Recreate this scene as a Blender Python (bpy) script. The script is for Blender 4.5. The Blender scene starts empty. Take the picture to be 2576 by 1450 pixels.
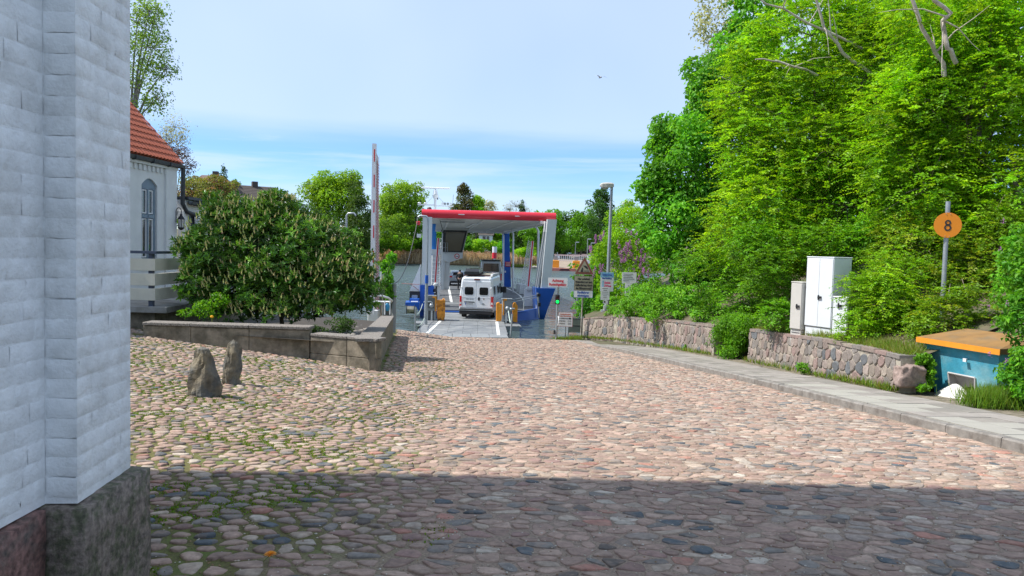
import bpy, bmesh, math, random
import numpy as np
from mathutils import Vector, Matrix, Euler
R = math.radians
rnd = random.Random(7)
rng = np.random.default_rng(7)
scene = bpy.context.scene
col = scene.collection

# ------------------------------------------------------------------ camera, sky, sun, exposure
FPX, PITCH, ROLL, EYE = 1860.0, math.atan(97/1860), R(1.5), 1.55
cam = bpy.data.cameras.new("camera")
cam.sensor_width = 36; cam.lens = 36*FPX/2576; cam.clip_end = 3000; cam.clip_start = .05
cam_o = bpy.data.objects.new("camera", cam); col.objects.link(cam_o)
cam_o.matrix_world = Matrix.Translation((0, 0, EYE)) @ Matrix.Rotation(R(90)-PITCH, 4, 'X') @ Matrix.Rotation(ROLL, 4, 'Z')
scene.camera = cam_o
SUN_EL, SUN_AZ = R(54), R(-93)         # azimuth clockwise from +Y: the sun stands to the left, a little behind
w = bpy.data.worlds.new("World"); scene.world = w; w.use_nodes = True
wn, wl = w.node_tree.nodes, w.node_tree.links
wn.clear()
def N(nodes, t, **kw):
    n = nodes.new(t)
    for k, v in kw.items():
        if k == 'inp':
            for a, b in v.items(): n.inputs[a].default_value = b
        else: setattr(n, k, v)
    return n
sky = N(wn, 'ShaderNodeTexSky', sky_type='NISHITA', sun_disc=False, sun_elevation=SUN_EL, sun_rotation=SUN_AZ, altitude=0, air_density=1.0, dust_density=.3, ozone_density=3.0)
bg = N(wn, 'ShaderNodeBackground', inp={'Strength': .12})
out = N(wn, 'ShaderNodeOutputWorld')
tc = N(wn, 'ShaderNodeTexCoord'); sep = N(wn, 'ShaderNodeSeparateXYZ'); wl.new(tc.outputs['Generated'], sep.inputs[0])
# thin high veil: begins about eight degrees above the horizon, streaky below
mapn = N(wn, 'ShaderNodeMapping', inp={'Scale': (1.3, 1.3, 16)}); wl.new(tc.outputs['Generated'], mapn.inputs[0])
ns = N(wn, 'ShaderNodeTexNoise', inp={'Scale': 1.6, 'Detail': 6, 'Roughness': .55, 'Distortion': .4}); wl.new(mapn.outputs[0], ns.inputs['Vector'])
def wm(op, a, b=None, c=None, clamp=False):
    n = N(wn, 'ShaderNodeMath', operation=op, use_clamp=clamp)
    for i, q in enumerate((a, b, c)):
        if q is None: continue
        if isinstance(q, (int, float)): n.inputs[i].default_value = q
        else: wl.new(q, n.inputs[i])
    return n.outputs[0]
zz = wm('ADD', sep.outputs[2], wm('MULTIPLY', wm('SUBTRACT', ns.outputs[0], .5), .045))
veil = N(wn, 'ShaderNodeMapRange', interpolation_type='SMOOTHSTEP', inp={'From Min': .115, 'From Max': .165}); wl.new(zz, veil.inputs[0])
streak = N(wn, 'ShaderNodeMapRange', interpolation_type='SMOOTHSTEP', inp={'From Min': .45, 'From Max': .62}); wl.new(ns.outputs[0], streak.inputs[0])
ns2 = N(wn, 'ShaderNodeTexNoise', inp={'Scale': 2.2, 'Detail': 3, 'Roughness': .5}); wl.new(tc.outputs['Generated'], ns2.inputs['Vector'])
vfac = wm('MULTIPLY', veil.outputs[0], wm('ADD', wm('MULTIPLY', ns2.outputs[0], .5), .47), clamp=True)
fac = wm('MAXIMUM', vfac, wm('MULTIPLY', streak.outputs[0], .6))
mixc = N(wn, 'ShaderNodeMix', data_type='RGBA'); wl.new(fac, mixc.inputs[0])
hs = N(wn, 'ShaderNodeHueSaturation', inp={'Saturation': 1.2, 'Value': 1.13}); wl.new(sky.outputs[0], hs.inputs['Color'])
tint = N(wn, 'ShaderNodeVectorMath', operation='MULTIPLY'); tint.inputs[1].default_value = (.74, .86, 1.12); wl.new(hs.outputs[0], tint.inputs[0])
wl.new(tint.outputs[0], mixc.inputs[6]); mixc.inputs[7].default_value = (4.85, 5.85, 7.3, 1)
wl.new(mixc.outputs[2], bg.inputs[0]); wl.new(bg.outputs[0], out.inputs[0])
sun = bpy.data.lights.new("sun", 'SUN'); sun.energy = 4.8; sun.angle = R(.53); sun.color = (1, .965, .91)
sun_o = bpy.data.objects.new("sun", sun); col.objects.link(sun_o)
sd = Vector((math.sin(SUN_AZ)*math.cos(SUN_EL), math.cos(SUN_AZ)*math.cos(SUN_EL), math.sin(SUN_EL)))
sun_o.rotation_euler = sd.to_track_quat('Z', 'Y').to_euler()
vs = scene.view_settings
vs.view_transform = 'Standard'; vs.look = 'None'; vs.gamma = 1; vs.use_curve_mapping = False; vs.exposure = .42
scene.cycles.max_bounces = 6; scene.cycles.diffuse_bounces = 3; scene.cycles.glossy_bounces = 3
scene.cycles.transmission_bounces = 4; scene.cycles.transparent_max_bounces = 6

# ------------------------------------------------------------------ survey helpers (photo pixel -> place on the ground)
WATER = -3.0
def ray(x, y):
    X, Y = x-1288, y-725
    u = X*math.cos(ROLL)+Y*math.sin(ROLL); v = -X*math.sin(ROLL)+Y*math.cos(ROLL)
    yy = FPX*math.cos(PITCH)-v*math.sin(PITCH); zz = -(FPX*math.sin(PITCH)+v*math.cos(PITCH))
    return u/yy, zz/yy
def at(x, y, d):
    a, b = ray(x, y); return Vector((a*d, d, EYE+b*d))
def proj(p):
    dx, dy, dz = p[0], p[1], p[2]-EYE
    fw = dy*math.cos(PITCH)-dz*math.sin(PITCH)
    if fw < .1: return (-9999, -9999)
    up = dy*math.sin(PITCH)+dz*math.cos(PITCH)
    u = FPX*dx/fw; v = -FPX*up/fw
    return 1288+u*math.cos(ROLL)-v*math.sin(ROLL), 725+u*math.sin(ROLL)+v*math.cos(ROLL)
SL = -.0786
def G(x, y):
    z = SL*y
    if x < -3: z += (-x-3)*.11*min(1, max(0, (y-6)/10))
    return z
def hit(x, y, off=0.0, g=None):
    g = g or (lambda a, b: SL*b+off)
    a, b = ray(x, y); d = 1.0
    while d < 400:
        if EYE+b*d <= g(a*d, d): return Vector((a*d, d, EYE+b*d))
        d += .02
    return at(x, y, 400)

# ------------------------------------------------------------------ object helpers
def setp(o, label=None, cat=None, group=None, kind=None):
    if label: o['label'] = label
    if cat: o['category'] = cat
    if group: o['group'] = group
    if kind: o['kind'] = kind
    return o
def thing(name, loc, label, cat, rz=0, group=None):
    o = bpy.data.objects.new(name, None); col.objects.link(o); o.empty_display_size = .2
    o.location = loc; o.rotation_euler = (0, 0, rz)
    return setp(o, label, cat, group)
def link(name, me, m=None, parent=None, loc=None, rot=None, scale=None):
    o = bpy.data.objects.new(name, me); col.objects.link(o)
    if m is not None and len(me.materials) == 0: me.materials.append(m)
    if parent is not None: o.parent = parent
    if loc is not None: o.location = loc
    if rot is not None: o.rotation_euler = rot
    if scale is not None: o.scale = scale
    return o
def copy_tree(o, parent=None):
    c = o.copy(); col.objects.link(c)
    if parent is not None: c.parent = parent
    for ch in [q for q in ALLCH.get(o.name, [])]: pass
    for ch in o.children: copy_tree(ch, c)
    return c
ALLCH = {}
class MB:
    def __init__(s): s.v = []; s.f = []; s.sm = []
    def add(s, vs, fs, smooth=False):
        b = len(s.v); s.v += [tuple(v) for v in vs]; s.f += [tuple(b+i for i in f) for f in fs]; s.sm += [smooth]*len(fs); return s
    def box(s, a, b, M=None, ch=0.0):
        x0, y0, z0 = a; x1, y1, z1 = b
        x0, x1 = min(x0, x1), max(x0, x1); y0, y1 = min(y0, y1), max(y0, y1); z0, z1 = min(z0, z1), max(z0, z1)
        if ch <= 0:
            vs = [Vector(q) for q in ((x0, y0, z0), (x1, y0, z0), (x1, y1, z0), (x0, y1, z0), (x0, y0, z1), (x1, y0, z1), (x1, y1, z1), (x0, y1, z1))]
            fs = [(0, 3, 2, 1), (4, 5, 6, 7), (0, 1, 5, 4), (1, 2, 6, 5), (2, 3, 7, 6), (3, 0, 4, 7)]
        else:
            c = min(ch, (x1-x0)*.45, (y1-y0)*.45, (z1-z0)*.45)
            vs = []; ix = {}
            lo = (x0, y0, z0); hi = (x1, y1, z1)
            for sx in (0, 1):
                for sy in (0, 1):
                    for sz in (0, 1):
                        for ax in range(3):
                            p = [0, 0, 0]
                            for k, sg in enumerate((sx, sy, sz)):
                                e = hi[k] if sg else lo[k]
                                p[k] = e if k == ax else e+(-c if sg else c)
                            ix[(sx, sy, sz, ax)] = len(vs); vs.append(Vector(p))
            fs = []
            for ax in range(3):
                o1, o2 = [k for k in range(3) if k != ax]
                for sg in (0, 1):
                    q = []
                    for (a1, a2) in ((0, 0), (1, 0), (1, 1), (0, 1)):
                        k = [0, 0, 0]; k[ax] = sg; k[o1] = a1; k[o2] = a2; q.append(ix[(*k, ax)])
                    fs.append(tuple(q))
                for a1 in (0, 1):
                    for a2 in (0, 1):
                        k0 = [0, 0, 0]; k1 = [0, 0, 0]; k0[ax] = 0; k1[ax] = 1; k0[o1] = k1[o1] = a1; k0[o2] = k1[o2] = a2
                        fs.append((ix[(*k0, o1)], ix[(*k1, o1)], ix[(*k1, o2)], ix[(*k0, o2)]))
            for sx in (0, 1):
                for sy in (0, 1):
                    for sz in (0, 1): fs.append(tuple(ix[(sx, sy, sz, ax)] for ax in range(3)))
        if M is not None: vs = [M @ v for v in vs]
        return s.add(vs, fs)
    def tube(s, pts, r, n=8, cap=True):
        pts = [Vector(p) for p in pts]; rs = r if isinstance(r, (list, tuple)) else [r]*len(pts)
        vs = []; fs = []
        prev = None
        for i, p in enumerate(pts):
            d = (pts[min(i+1, len(pts)-1)]-pts[max(i-1, 0)])
            if d.length < 1e-9: d = Vector((0, 0, 1))
            d.normalize()
            if prev is None:
                a = d.cross(Vector((0, 0, 1)) if abs(d.z) < .9 else Vector((1, 0, 0))).normalized()
            else:
                a = (prev-d*prev.dot(d)); a = a.normalized() if a.length > 1e-6 else d.orthogonal().normalized()
            prev = a; b = d.cross(a)
            for k in range(n):
                t = 2*math.pi*k/n; vs.append(p+(a*math.cos(t)+b*math.sin(t))*rs[i])
        for i in range(len(pts)-1):
            for k in range(n):
                k2 = (k+1) % n; fs.append((i*n+k, i*n+k2, (i+1)*n+k2, (i+1)*n+k))
        s.add(vs, fs, True)
        if cap:
            s.add(vs[:n][::-1], [tuple(range(n))]); s.add(vs[-n:], [tuple(range(n))])
        return s
    def prism(s, poly, axis, a, b):
        # poly: 2-D outline in the other two axes, extruded along axis from a to b
        n = len(poly); vs = []
        for t in (a, b):
            for (p, q) in poly:
                vs.append({'x': (t, p, q), 'y': (p, t, q), 'z': (p, q, t)}[axis])
        fs = [tuple(range(n))[::-1], tuple(range(n, 2*n))]+[(i, (i+1) % n, n+(i+1) % n, n+i) for i in range(n)]
        return s.add(vs, fs)
    def loft(s, rings, smooth=True, cap=True):
        n = len(rings[0]); vs = [v for r_ in rings for v in r_]; fs = []
        for i in range(len(rings)-1):
            for k in range(n):
                k2 = (k+1) % n; fs.append((i*n+k, i*n+k2, (i+1)*n+k2, (i+1)*n+k))
        s.add(vs, fs, smooth)
        if cap: s.add(rings[0][::-1], [tuple(range(n))]); s.add(rings[-1], [tuple(range(n))])
        return s
    def ball(s, c, r, seg=10, rings=6, sc=(1, 1, 1)):
        rr = []
        for i in range(1, rings):
            t = math.pi*i/rings
            rr.append([(c[0]+r*sc[0]*math.sin(t)*math.cos(2*math.pi*k/seg), c[1]+r*sc[1]*math.sin(t)*math.sin(2*math.pi*k/seg), c[2]-r*sc[2]*math.cos(t)) for k in range(seg)])
        return s.loft(rr)
    def mesh(s, name='m'):
        me = bpy.data.meshes.new(name); me.from_pydata(s.v, [], s.f)
        me.polygons.foreach_set('use_smooth', s.sm); me.update()
        bm = bmesh.new(); bm.from_mesh(me); bmesh.ops.recalc_face_normals(bm, faces=bm.faces); bm.to_mesh(me); bm.free()
        return me
    def build(s, name, m, parent=None, **kw): return link(name, s.mesh(name), m, parent, **kw)
def rr(w_, h, r, n=4):
    o = []
    for cx, cz, a0 in ((w_/2-r, h/2-r, 0), (-w_/2+r, h/2-r, 90), (-w_/2+r, -h/2+r, 180), (w_/2-r, -h/2+r, 270)):
        for k in range(n+1):
            a = R(a0+90*k/n); o.append((cx+r*math.cos(a), cz+r*math.sin(a)))
    return o
def panel(cx, cz, w_, h, r, y0, y1):
    return MB().prism([(cx+a, cz+b) for a, b in rr(w_, h, r)], 'y', y0, y1)
def arr_mesh(name, V, F, colors=None, smooth=False, nper=None):
    me = bpy.data.meshes.new(name)
    V = np.asarray(V, np.float32); F = np.asarray(F, np.int32); k = F.shape[1]
    me.vertices.add(len(V)); me.vertices.foreach_set('co', V.ravel())
    me.loops.add(F.size); me.loops.foreach_set('vertex_index', F.ravel())
    me.polygons.add(len(F)); me.polygons.foreach_set('loop_start', np.arange(0, F.size, k, dtype=np.int32))
    me.polygons.foreach_set('use_smooth', np.full(len(F), smooth))
    me.update(calc_edges=True)
    if colors is not None:
        a = me.color_attributes.new('Col', 'FLOAT_COLOR', 'POINT')
        c = np.ones((len(V), 4), np.float32); c[:, :3] = colors; a.data.foreach_set('color', c.ravel())
    return me

# ------------------------------------------------------------------ materials
_m = {}
def mat(name, c, rough=.6, metal=0, var=.12, vs_=3.0, bump=0, bs=40, c2=None, attr=False, spec=.5, detail=5, coat=0, emis=None, stretch=None, dist=.01, c2lo=.45, c2hi=.65, pos=False, chips=None):
    if name in _m: return _m[name]
    m = bpy.data.materials.new(name); m.use_nodes = True; n, l = m.node_tree.nodes, m.node_tree.links
    b = n['Principled BSDF']; b.inputs['Roughness'].default_value = rough; b.inputs['Metallic'].default_value = metal
    b.inputs['Specular IOR Level'].default_value = spec; b.inputs['Coat Weight'].default_value = coat
    tcn = N(n, 'ShaderNodeTexCoord'); vec = tcn.outputs['Object']
    if pos: vec = N(n, 'ShaderNodeNewGeometry').outputs['Position']
    if stretch:
        mp = N(n, 'ShaderNodeMapping', inp={'Scale': stretch}); l.new(vec, mp.inputs[0]); vec = mp.outputs[0]
    nz = N(n, 'ShaderNodeTexNoise', inp={'Scale': vs_, 'Detail': detail, 'Roughness': .6}); l.new(vec, nz.inputs['Vector'])
    mr = N(n, 'ShaderNodeMapRange', inp={'From Min': .3, 'From Max': .7, 'To Min': 1-var, 'To Max': 1+var}); l.new(nz.outputs[0], mr.inputs[0])
    if attr:
        at_ = N(n, 'ShaderNodeAttribute', attribute_name='Col'); src = at_.outputs['Color']
    else:
        rgb = N(n, 'ShaderNodeRGB'); rgb.outputs[0].default_value = (*c, 1); src = rgb.outputs[0]
    if c2 is not None:
        n2 = N(n, 'ShaderNodeTexNoise', inp={'Scale': vs_*.37+.21, 'Detail': 6, 'Roughness': .65}); l.new(vec, n2.inputs['Vector'])
        r2 = N(n, 'ShaderNodeMapRange', inp={'From Min': c2lo, 'From Max': c2hi}); l.new(n2.outputs[0], r2.inputs[0])
        mx = N(n, 'ShaderNodeMix', data_type='RGBA'); l.new(r2.outputs[0], mx.inputs[0]); l.new(src, mx.inputs[6]); mx.inputs[7].default_value = (*c2, 1); src = mx.outputs[2]
    if chips:
        n4 = N(n, 'ShaderNodeTexNoise', inp={'Scale': chips[0], 'Detail': 4, 'Roughness': .7}); mp4 = N(n, 'ShaderNodeMapping', inp={'Scale': (1, 1, .45)}); l.new(vec, mp4.inputs[0]); l.new(mp4.outputs[0], n4.inputs['Vector'])
        r4 = N(n, 'ShaderNodeMapRange', inp={'From Min': chips[1], 'From Max': chips[1]+.03}); l.new(n4.outputs[0], r4.inputs[0])
        m4 = N(n, 'ShaderNodeMix', data_type='RGBA'); l.new(r4.outputs[0], m4.inputs[0]); l.new(src, m4.inputs[6]); m4.inputs[7].default_value = (*chips[2], 1); src = m4.outputs[2]
    mul = N(n, 'ShaderNodeVectorMath', operation='SCALE'); l.new(src, mul.inputs[0]); l.new(mr.outputs[0], mul.inputs['Scale'])
    l.new(mul.outputs[0], b.inputs['Base Color'])
    if bump:
        nb = N(n, 'ShaderNodeTexNoise', inp={'Scale': bs, 'Detail': 6, 'Roughness': .65}); l.new(vec, nb.inputs['Vector'])
        bp = N(n, 'ShaderNodeBump', inp={'Strength': bump, 'Distance': dist}); l.new(nb.outputs[0], bp.inputs['Height']); l.new(bp.outputs[0], b.inputs['Normal'])
    if emis:
        b.inputs['Emission Color'].default_value = (*emis[0], 1); b.inputs['Emission Strength'].default_value = emis[1]
    _m[name] = m; return m
def leafmat(name, rough=.42, trans=.42, spec=.5, tint=(1.25, 1.15, .35)):
    if name in _m: return _m[name]
    m = bpy.data.materials.new(name); m.use_nodes = True; n, l = m.node_tree.nodes, m.node_tree.links
    b = n['Principled BSDF']; b.inputs['Roughness'].default_value = rough; b.inputs['Specular IOR Level'].default_value = spec
    a = N(n, 'ShaderNodeAttribute', attribute_name='Col'); l.new(a.outputs['Color'], b.inputs['Base Color'])
    t = N(n, 'ShaderNodeBsdfTranslucent'); mv = N(n, 'ShaderNodeVectorMath', operation='MULTIPLY'); mv.inputs[1].default_value = tint
    l.new(a.outputs['Color'], mv.inputs[0]); l.new(mv.outputs[0], t.inputs[0])
    mx = N(n, 'ShaderNodeMixShader', inp={0: trans}); l.new(b.outputs[0], mx.inputs[1]); l.new(t.outputs[0], mx.inputs[2])
    l.new(mx.outputs[0], n['Material Output'].inputs[0]); _m[name] = m; return m
LEAF = leafmat('leaf', .5, .5, .35)
LEAF_GLOSS = leafmat('glossy_leaf', .38, .2, .5)
DRY = leafmat('dry_stalk', .8, .3, .1, (1.1, 1, .8))
BARK = mat('bark', (.16, .125, .09), .9, var=.35, vs_=9, bump=.6, bs=25, c2=(.22, .2, .16))
BARK_PALE = mat('pale_bark', (.5, .44, .36), .9, var=.25, vs_=9, bump=.5, bs=25, c2=(.36, .3, .24))
def bump_add(m, scale, strength, dist=.02, kind='noise'): pass

WHITEPAINT = mat('white_metal_paint', (.72, .73, .74), .4, var=.05)
GALV = mat('galvanised_steel', (.36, .39, .41), .45, .55, var=.15, vs_=14)
GREYP = mat('light_grey_ship_paint', (.58, .6, .6), .42, var=.06, vs_=1.2)
GREYD = mat('mid_grey_paint', (.24, .26, .27), .5, var=.1, vs_=2)
BLUE = mat('blue_ship_paint', (.008, .09, .42), .32, var=.12, vs_=1.5, coat=.2)
RED = mat('red_ship_paint', (.62, .018, .035), .35, var=.06, vs_=1, coat=.2)
DECK = mat('dark_grey_deck_coating', (.085, .09, .095), .75, var=.2, vs_=1.3, bump=.3, bs=120, c2=(.13, .132, .135))
DECK2 = mat('grey_ramp_coating', (.17, .18, .182), .7, var=.2, vs_=1.1, bump=.3, bs=120, c2=(.24, .25, .25))
BLACK = mat('black_plastic', (.02, .02, .022), .45, var=.1)
RUBBER = mat('tyre_rubber', (.018, .018, .018), .85)
GLASSD = mat('dark_tinted_glass', (.012, .014, .016), .06, var=0, spec=.8)
ORANGE = mat('orange_steel_paint', (.78, .3, .015), .5, var=.15, vs_=5, c2=(.33, .12, .03), c2lo=.58, c2hi=.72)
LINE = mat('white_road_paint', (.66, .66, .62), .7, var=.12, vs_=8)
REDTXT = mat('red_print', (.62, .03, .05), .6, var=0)
BLKTXT = mat('black_print', (.03, .03, .03), .6, var=0)
BLUETXT = mat('blue_print', (.03, .1, .38), .6, var=0)

# ------------------------------------------------------------------ WATER / GROUND / FAR SHORE
def far_y(x): return 196 if x < 6 else (196-(x-6)*4.5 if x < 12 else 169)
def near_y(x):
    if x < 3.2: return 36.9
    return min(49, 36.9+(x-3.2)*4.2)
# walls on the right: base line from the photograph
wallA_px = [(1465, 850, 802), (1548, 856, 797), (1683, 876, 808), (1795, 895, 822)]
wallB_px = [(1882, 910, 831), (2073, 950, 858), (2180, 970, 880), (2262, 988, 900)]
def wall_line(px):
    o = []
    for x, yb, yt in px:
        b = hit(x, yb, .12); t = at(x, yt, b.y); o.append((b, t.z))
    return o
WA, WB = wall_line(wallA_px), wall_line(wallB_px)
KERB_PX = [(2576, 1143), (2200, 1045), (1900, 968), (1640, 905), (1490, 870)]
KB = [hit(*p) for p in KERB_PX]
KB = [KB[0]+(KB[0]-KB[1])*2.2]+KB
def xk(y):
    for i in range(len(KB)-1):
        a, b = KB[i], KB[i+1]
        if y <= b.y or i == len(KB)-2:
            return a.x+(b.x-a.x)*(y-a.y)/(b.y-a.y)
WL = [(b.x, b.y, t) for b, t in WB[::-1]]+[(b.x, b.y, t) for b, t in WA[::-1]]
WL = [(10.3, 2., -.5), (10.1, WL[0][1]-.25, -.8), (WL[0][0]+1.3, WL[0][1]-.02, WL[0][2]-.5)]+WL+[(4.3, 46, -2.1)]
WL.sort(key=lambda q: q[1])
def xw(y):
    for i in range(len(WL)-1):
        if y <= WL[i+1][1] or i == len(WL)-2:
            a, b = WL[i], WL[i+1]; t = max(0, min(1, (y-a[1])/(b[1]-a[1]+1e-9))); return a[0]+(b[0]-a[0])*t, a[2]+(b[2]-a[2])*t
def T(x, y):
    if y < near_y(x):
        z = G(x, y)-.07
        if x > xk(max(y, 4))+.6: z = SL*y+.03
        if y > -4:
            wx, wz = xw(max(2, y))
            if x > wx+1.1: z = wz-.15+min(4.5, (x-wx-.15)*.42)
        return z
    if y < near_y(x)+.5: return -3.9
    fy = far_y(x)
    if y < fy: return -4.6
    base = -2.95
    if x > 8: return base+min(.7, (y-fy)*.06)+max(0, min(12, (y-235)*.08))
    return base+min(9, max(0, (y-fy-6))*.13)
xs = sorted(set([-600, -400, -250, -160, -110, -80, -60, -45, -35, -28, -22, -18]+[round(-15+.5*i, 2) for i in range(64)]+[18, 20, 23, 27, 32, 40, 55, 80, 120, 200, 350, 600]))
ys = sorted(set([-60, -20, -8]+[round(-4+.5*i, 2) for i in range(108)]+[51, 54, 60, 80, 110, 140, 160, 165, 168, 169.2, 172, 175, 180, 185, 190, 194, 195.8, 196.4, 199, 203, 208, 214, 222, 232, 245, 260, 285, 320, 380, 500, 800, 1500]))
V = []; F = []
for j, y in enumerate(ys):
    for i, x in enumerate(xs): V.append((x, y, T(x, y)))
nx = len(xs)
for j in range(len(ys)-1):
    for i in range(nx-1): a = j*nx+i; F.append((a, a+1, a+nx+1, a+nx))
def bank_z(x, y):
    wx, wz = xw(y); return wz-.06+min(4.5, max(0, x-wx-.2)*.42)
GROUND_M = mat('earth_and_grass', (.11, .085, .055), .95, var=.3, vs_=2.5, bump=.7, bs=14, c2=(.055, .085, .02))
setp(link('ground', arr_mesh('ground', V, F, smooth=True), GROUND_M), kind='structure')

V = []; F = []; yb_ = [WB[-1][0].y+.03]+[10+.6*i for i in range(61) if 10+.6*i > WB[-1][0].y+.1]
for y in yb_:
    wx, wz = xw(y)
    for q in range(9): x = wx+.16+.28*q; V.append((x, y, bank_z(x, y)))
for j in range(len(yb_)-1):
    for i in range(8): a = j*9+i; F.append((a, a+1, a+10, a+9))
setp(link('bank', arr_mesh('bank', V, F, smooth=True), GROUND_M), kind='structure')
wm_ = bpy.data.materials.new('inlet_water'); wm_.use_nodes = True
n, l = wm_.node_tree.nodes, wm_.node_tree.links; b = n['Principled BSDF']
b.inputs['Base Color'].default_value = (.06, .09, .09, 1); b.inputs['Roughness'].default_value = .06; b.inputs['IOR'].default_value = 1.33
b.inputs['Specular IOR Level'].default_value = .5
geo = N(n, 'ShaderNodeNewGeometry')
mp1 = N(n, 'ShaderNodeMapping', inp={'Scale': (.5, 1.0, 1), 'Rotation': (0, 0, .12)}); l.new(geo.outputs['Position'], mp1.inputs[0])
w1 = N(n, 'ShaderNodeTexNoise', inp={'Scale': 1.5, 'Detail': 5, 'Roughness': .55, 'Distortion': .6}); l.new(mp1.outputs[0], w1.inputs['Vector'])
mp2 = N(n, 'ShaderNodeMapping', inp={'Scale': (.3, .5, 1), 'Rotation': (0, 0, -.3)}); l.new(geo.outputs['Position'], mp2.inputs[0])
w2 = N(n, 'ShaderNodeTexNoise', inp={'Scale': .5, 'Detail': 2}); l.new(mp2.outputs[0], w2.inputs['Vector'])
sx = N(n, 'ShaderNodeSeparateXYZ'); l.new(geo.outputs['Position'], sx.inputs[0])
calm = N(n, 'ShaderNodeMapRange', inp={'From Min': 42, 'From Max': 75, 'To Min': .55, 'To Max': 1.0}); l.new(sx.outputs[1], calm.inputs[0])
b1 = N(n, 'ShaderNodeBump', inp={'Strength': .9, 'Distance': .55}); l.new(w1.outputs[0], b1.inputs['Height']); l.new(calm.outputs[0], b1.inputs['Strength'])
b2 = N(n, 'ShaderNodeBump', inp={'Strength': .5, 'Distance': .9}); l.new(w2.outputs[0], b2.inputs['Height']); l.new(b1.outputs[0], b2.inputs['Normal'])
l.new(calm.outputs[0], b2.inputs['Strength'])
l.new(b2.outputs[0], b.inputs['Normal'])
rgh = N(n, 'ShaderNodeMapRange', inp={'From Min': 45, 'From Max': 120, 'To Min': .05, 'To Max': .3}); l.new(sx.outputs[1], rgh.inputs[0]); l.new(rgh.outputs[0], b.inputs['Roughness'])
setp(link('water', arr_mesh('water', [(-900, 33, WATER), (900, 33, WATER), (900, 260, WATER), (-900, 260, WATER)], [(0, 1, 2, 3)]), wm_), kind='structure')

# ------------------------------------------------------------------ VORONOI cells for cobbles and rubble walls
def voro(pts, lim=1.25):
    out_ = {}
    for (i, j), p in pts.items():
        px, py = p; poly = [(px-lim, py-lim), (px+lim, py-lim), (px+lim, py+lim), (px-lim, py+lim)]
        for di in (-1, 0, 1, -2, 2):
            for dj in (0, -1, 1, -2, 2):
                if (di == 0 and dj == 0): continue
                q = pts.get((i+di, j+dj))
                if q is None: continue
                nx_, ny_ = q[0]-px, q[1]-py; d0 = nx_*(q[0]+px)*.5+ny_*(q[1]+py)*.5
                ds = [v[0]*nx_+v[1]*ny_-d0 for v in poly]
                if max(ds) <= 0: continue
                new = []; m_ = len(poly)
                for k in range(m_):
                    a, b_ = poly[k], poly[(k+1) % m_]; da, db = ds[k], ds[(k+1) % m_]
                    if da <= 0: new.append(a)
                    if (da < 0 < db) or (db < 0 < da):
                        t = da/(da-db); new.append((a[0]+(b_[0]-a[0])*t, a[1]+(b_[1]-a[1])*t))
                poly = new
                if len(poly) < 3: break
        if len(poly) >= 3: out_[(i, j)] = poly
    return out_
def chaikin(poly, t=.27):
    o = []
    for k in range(len(poly)):
        a, b_ = poly[k], poly[(k+1) % len(poly)]
        o.append((a[0]+(b_[0]-a[0])*t, a[1]+(b_[1]-a[1])*t)); o.append((b_[0]+(a[0]-b_[0])*t, b_[1]+(a[1]-b_[1])*t))
    return o
PAL = [((.37, .255, .2), 22), ((.31, .21, .165), 20), ((.41, .295, .23), 18), ((.27, .225, .19), 11), ((.2, .19, .175), 7), ((.085, .11, .13), 6), ((.42, .345, .27), 9), ((.40, .19, .14), 3), ((.46, .41, .34), 3), ((.28, .175, .15), 7), ((.14, .12, .105), 4)]
PC = [((p[0]*.96)*.84+.16*p[1]*.9, (p[1]*.89), (p[2]*.82)*.84+.16*p[1]*.88) for p, k in PAL]; PW = [k for p, k in PAL]
def stone_col(r_=rnd, wet=1.0):
    c = r_.choices(PC, PW)[0]; k = r_.uniform(.8, 1.2)*wet; return tuple(x*k for x in c)
STONE_M = mat('cobble_granite', (.3, .25, .2), .82, attr=True, var=.28, vs_=22, bump=.55, bs=60, dist=.012, detail=6)
COB_M = mat('dusty_cobble', (.3, .25, .2), .85, attr=True, var=.3, vs_=20, bump=.6, bs=55, dist=.012, detail=6, c2=(.31, .215, .155), c2lo=.48, c2hi=.8)
# ---- cobbled road
DX, DY = .152, .126
cells = {}
for j in range(int(2.9/DY), int(37.0/DY)):
    y = j*DY; half = .76*y+1
    x0 = max(-12.5, -half); x1 = min(xk(max(y, 4))-.02 if y < 30.6 else 3.4, half)
    for i in range(int(x0/DX), int(x1/DX)+1):
        cells[(i, j)] = (i+(.5 if j % 2 else 0)+rnd.uniform(-.46, .46), j+rnd.uniform(-.42, .42)+.6*math.sin(i*.11+j*.02))
for key_ in list(cells):
    if rnd.random() < .1: del cells[key_]
vc = voro(cells, 1.5)
def planter_side(x, y):      # true where the planter or the terrace stands
    yf = float(np.interp(x, [-20, -9.2, -9.19, -8.75, -4.73, -3.02], [18.95, 18.95, 17.55, 17.52, 17.4, 16.64]))
    return y > yf and x < -2.98-(y-16.6)*.137
stones = []
for key, poly in vc.items():
    cx, cy = cells[key]; X, Y = cx*DX, cy*DY
    if X > xk(max(Y, 4))-.07 and Y < 30.8: continue
    if Y < 6.3 and X < -1.78 and Y < 3.5: continue
    if Y > 36.75 or planter_side(X-.1, Y): continue
    px, py = proj((X, Y, G(X, Y)))
    if px < 240 or px > 2720 or py > 1640: continue
    stones.append((Y, X, key, poly))
stones.sort(key=lambda s_: s_[0]+.15*abs(s_[1]))
nearv = [s_ for s_ in stones if (lambda p: 330 < p[0] < 2590 and p[1] < 1462)(proj((s_[1], s_[0], G(s_[1], s_[0]))))]
nearset = set(s_[2] for s_ in nearv[:300])
def mossy(x, y):
    return max(0, min(1, (-x+.1+.35*math.sin(y*1.3)+.3*math.sin(x*3.1+y*.7))/2.0))*(1 if y > 3 else 1)
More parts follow.
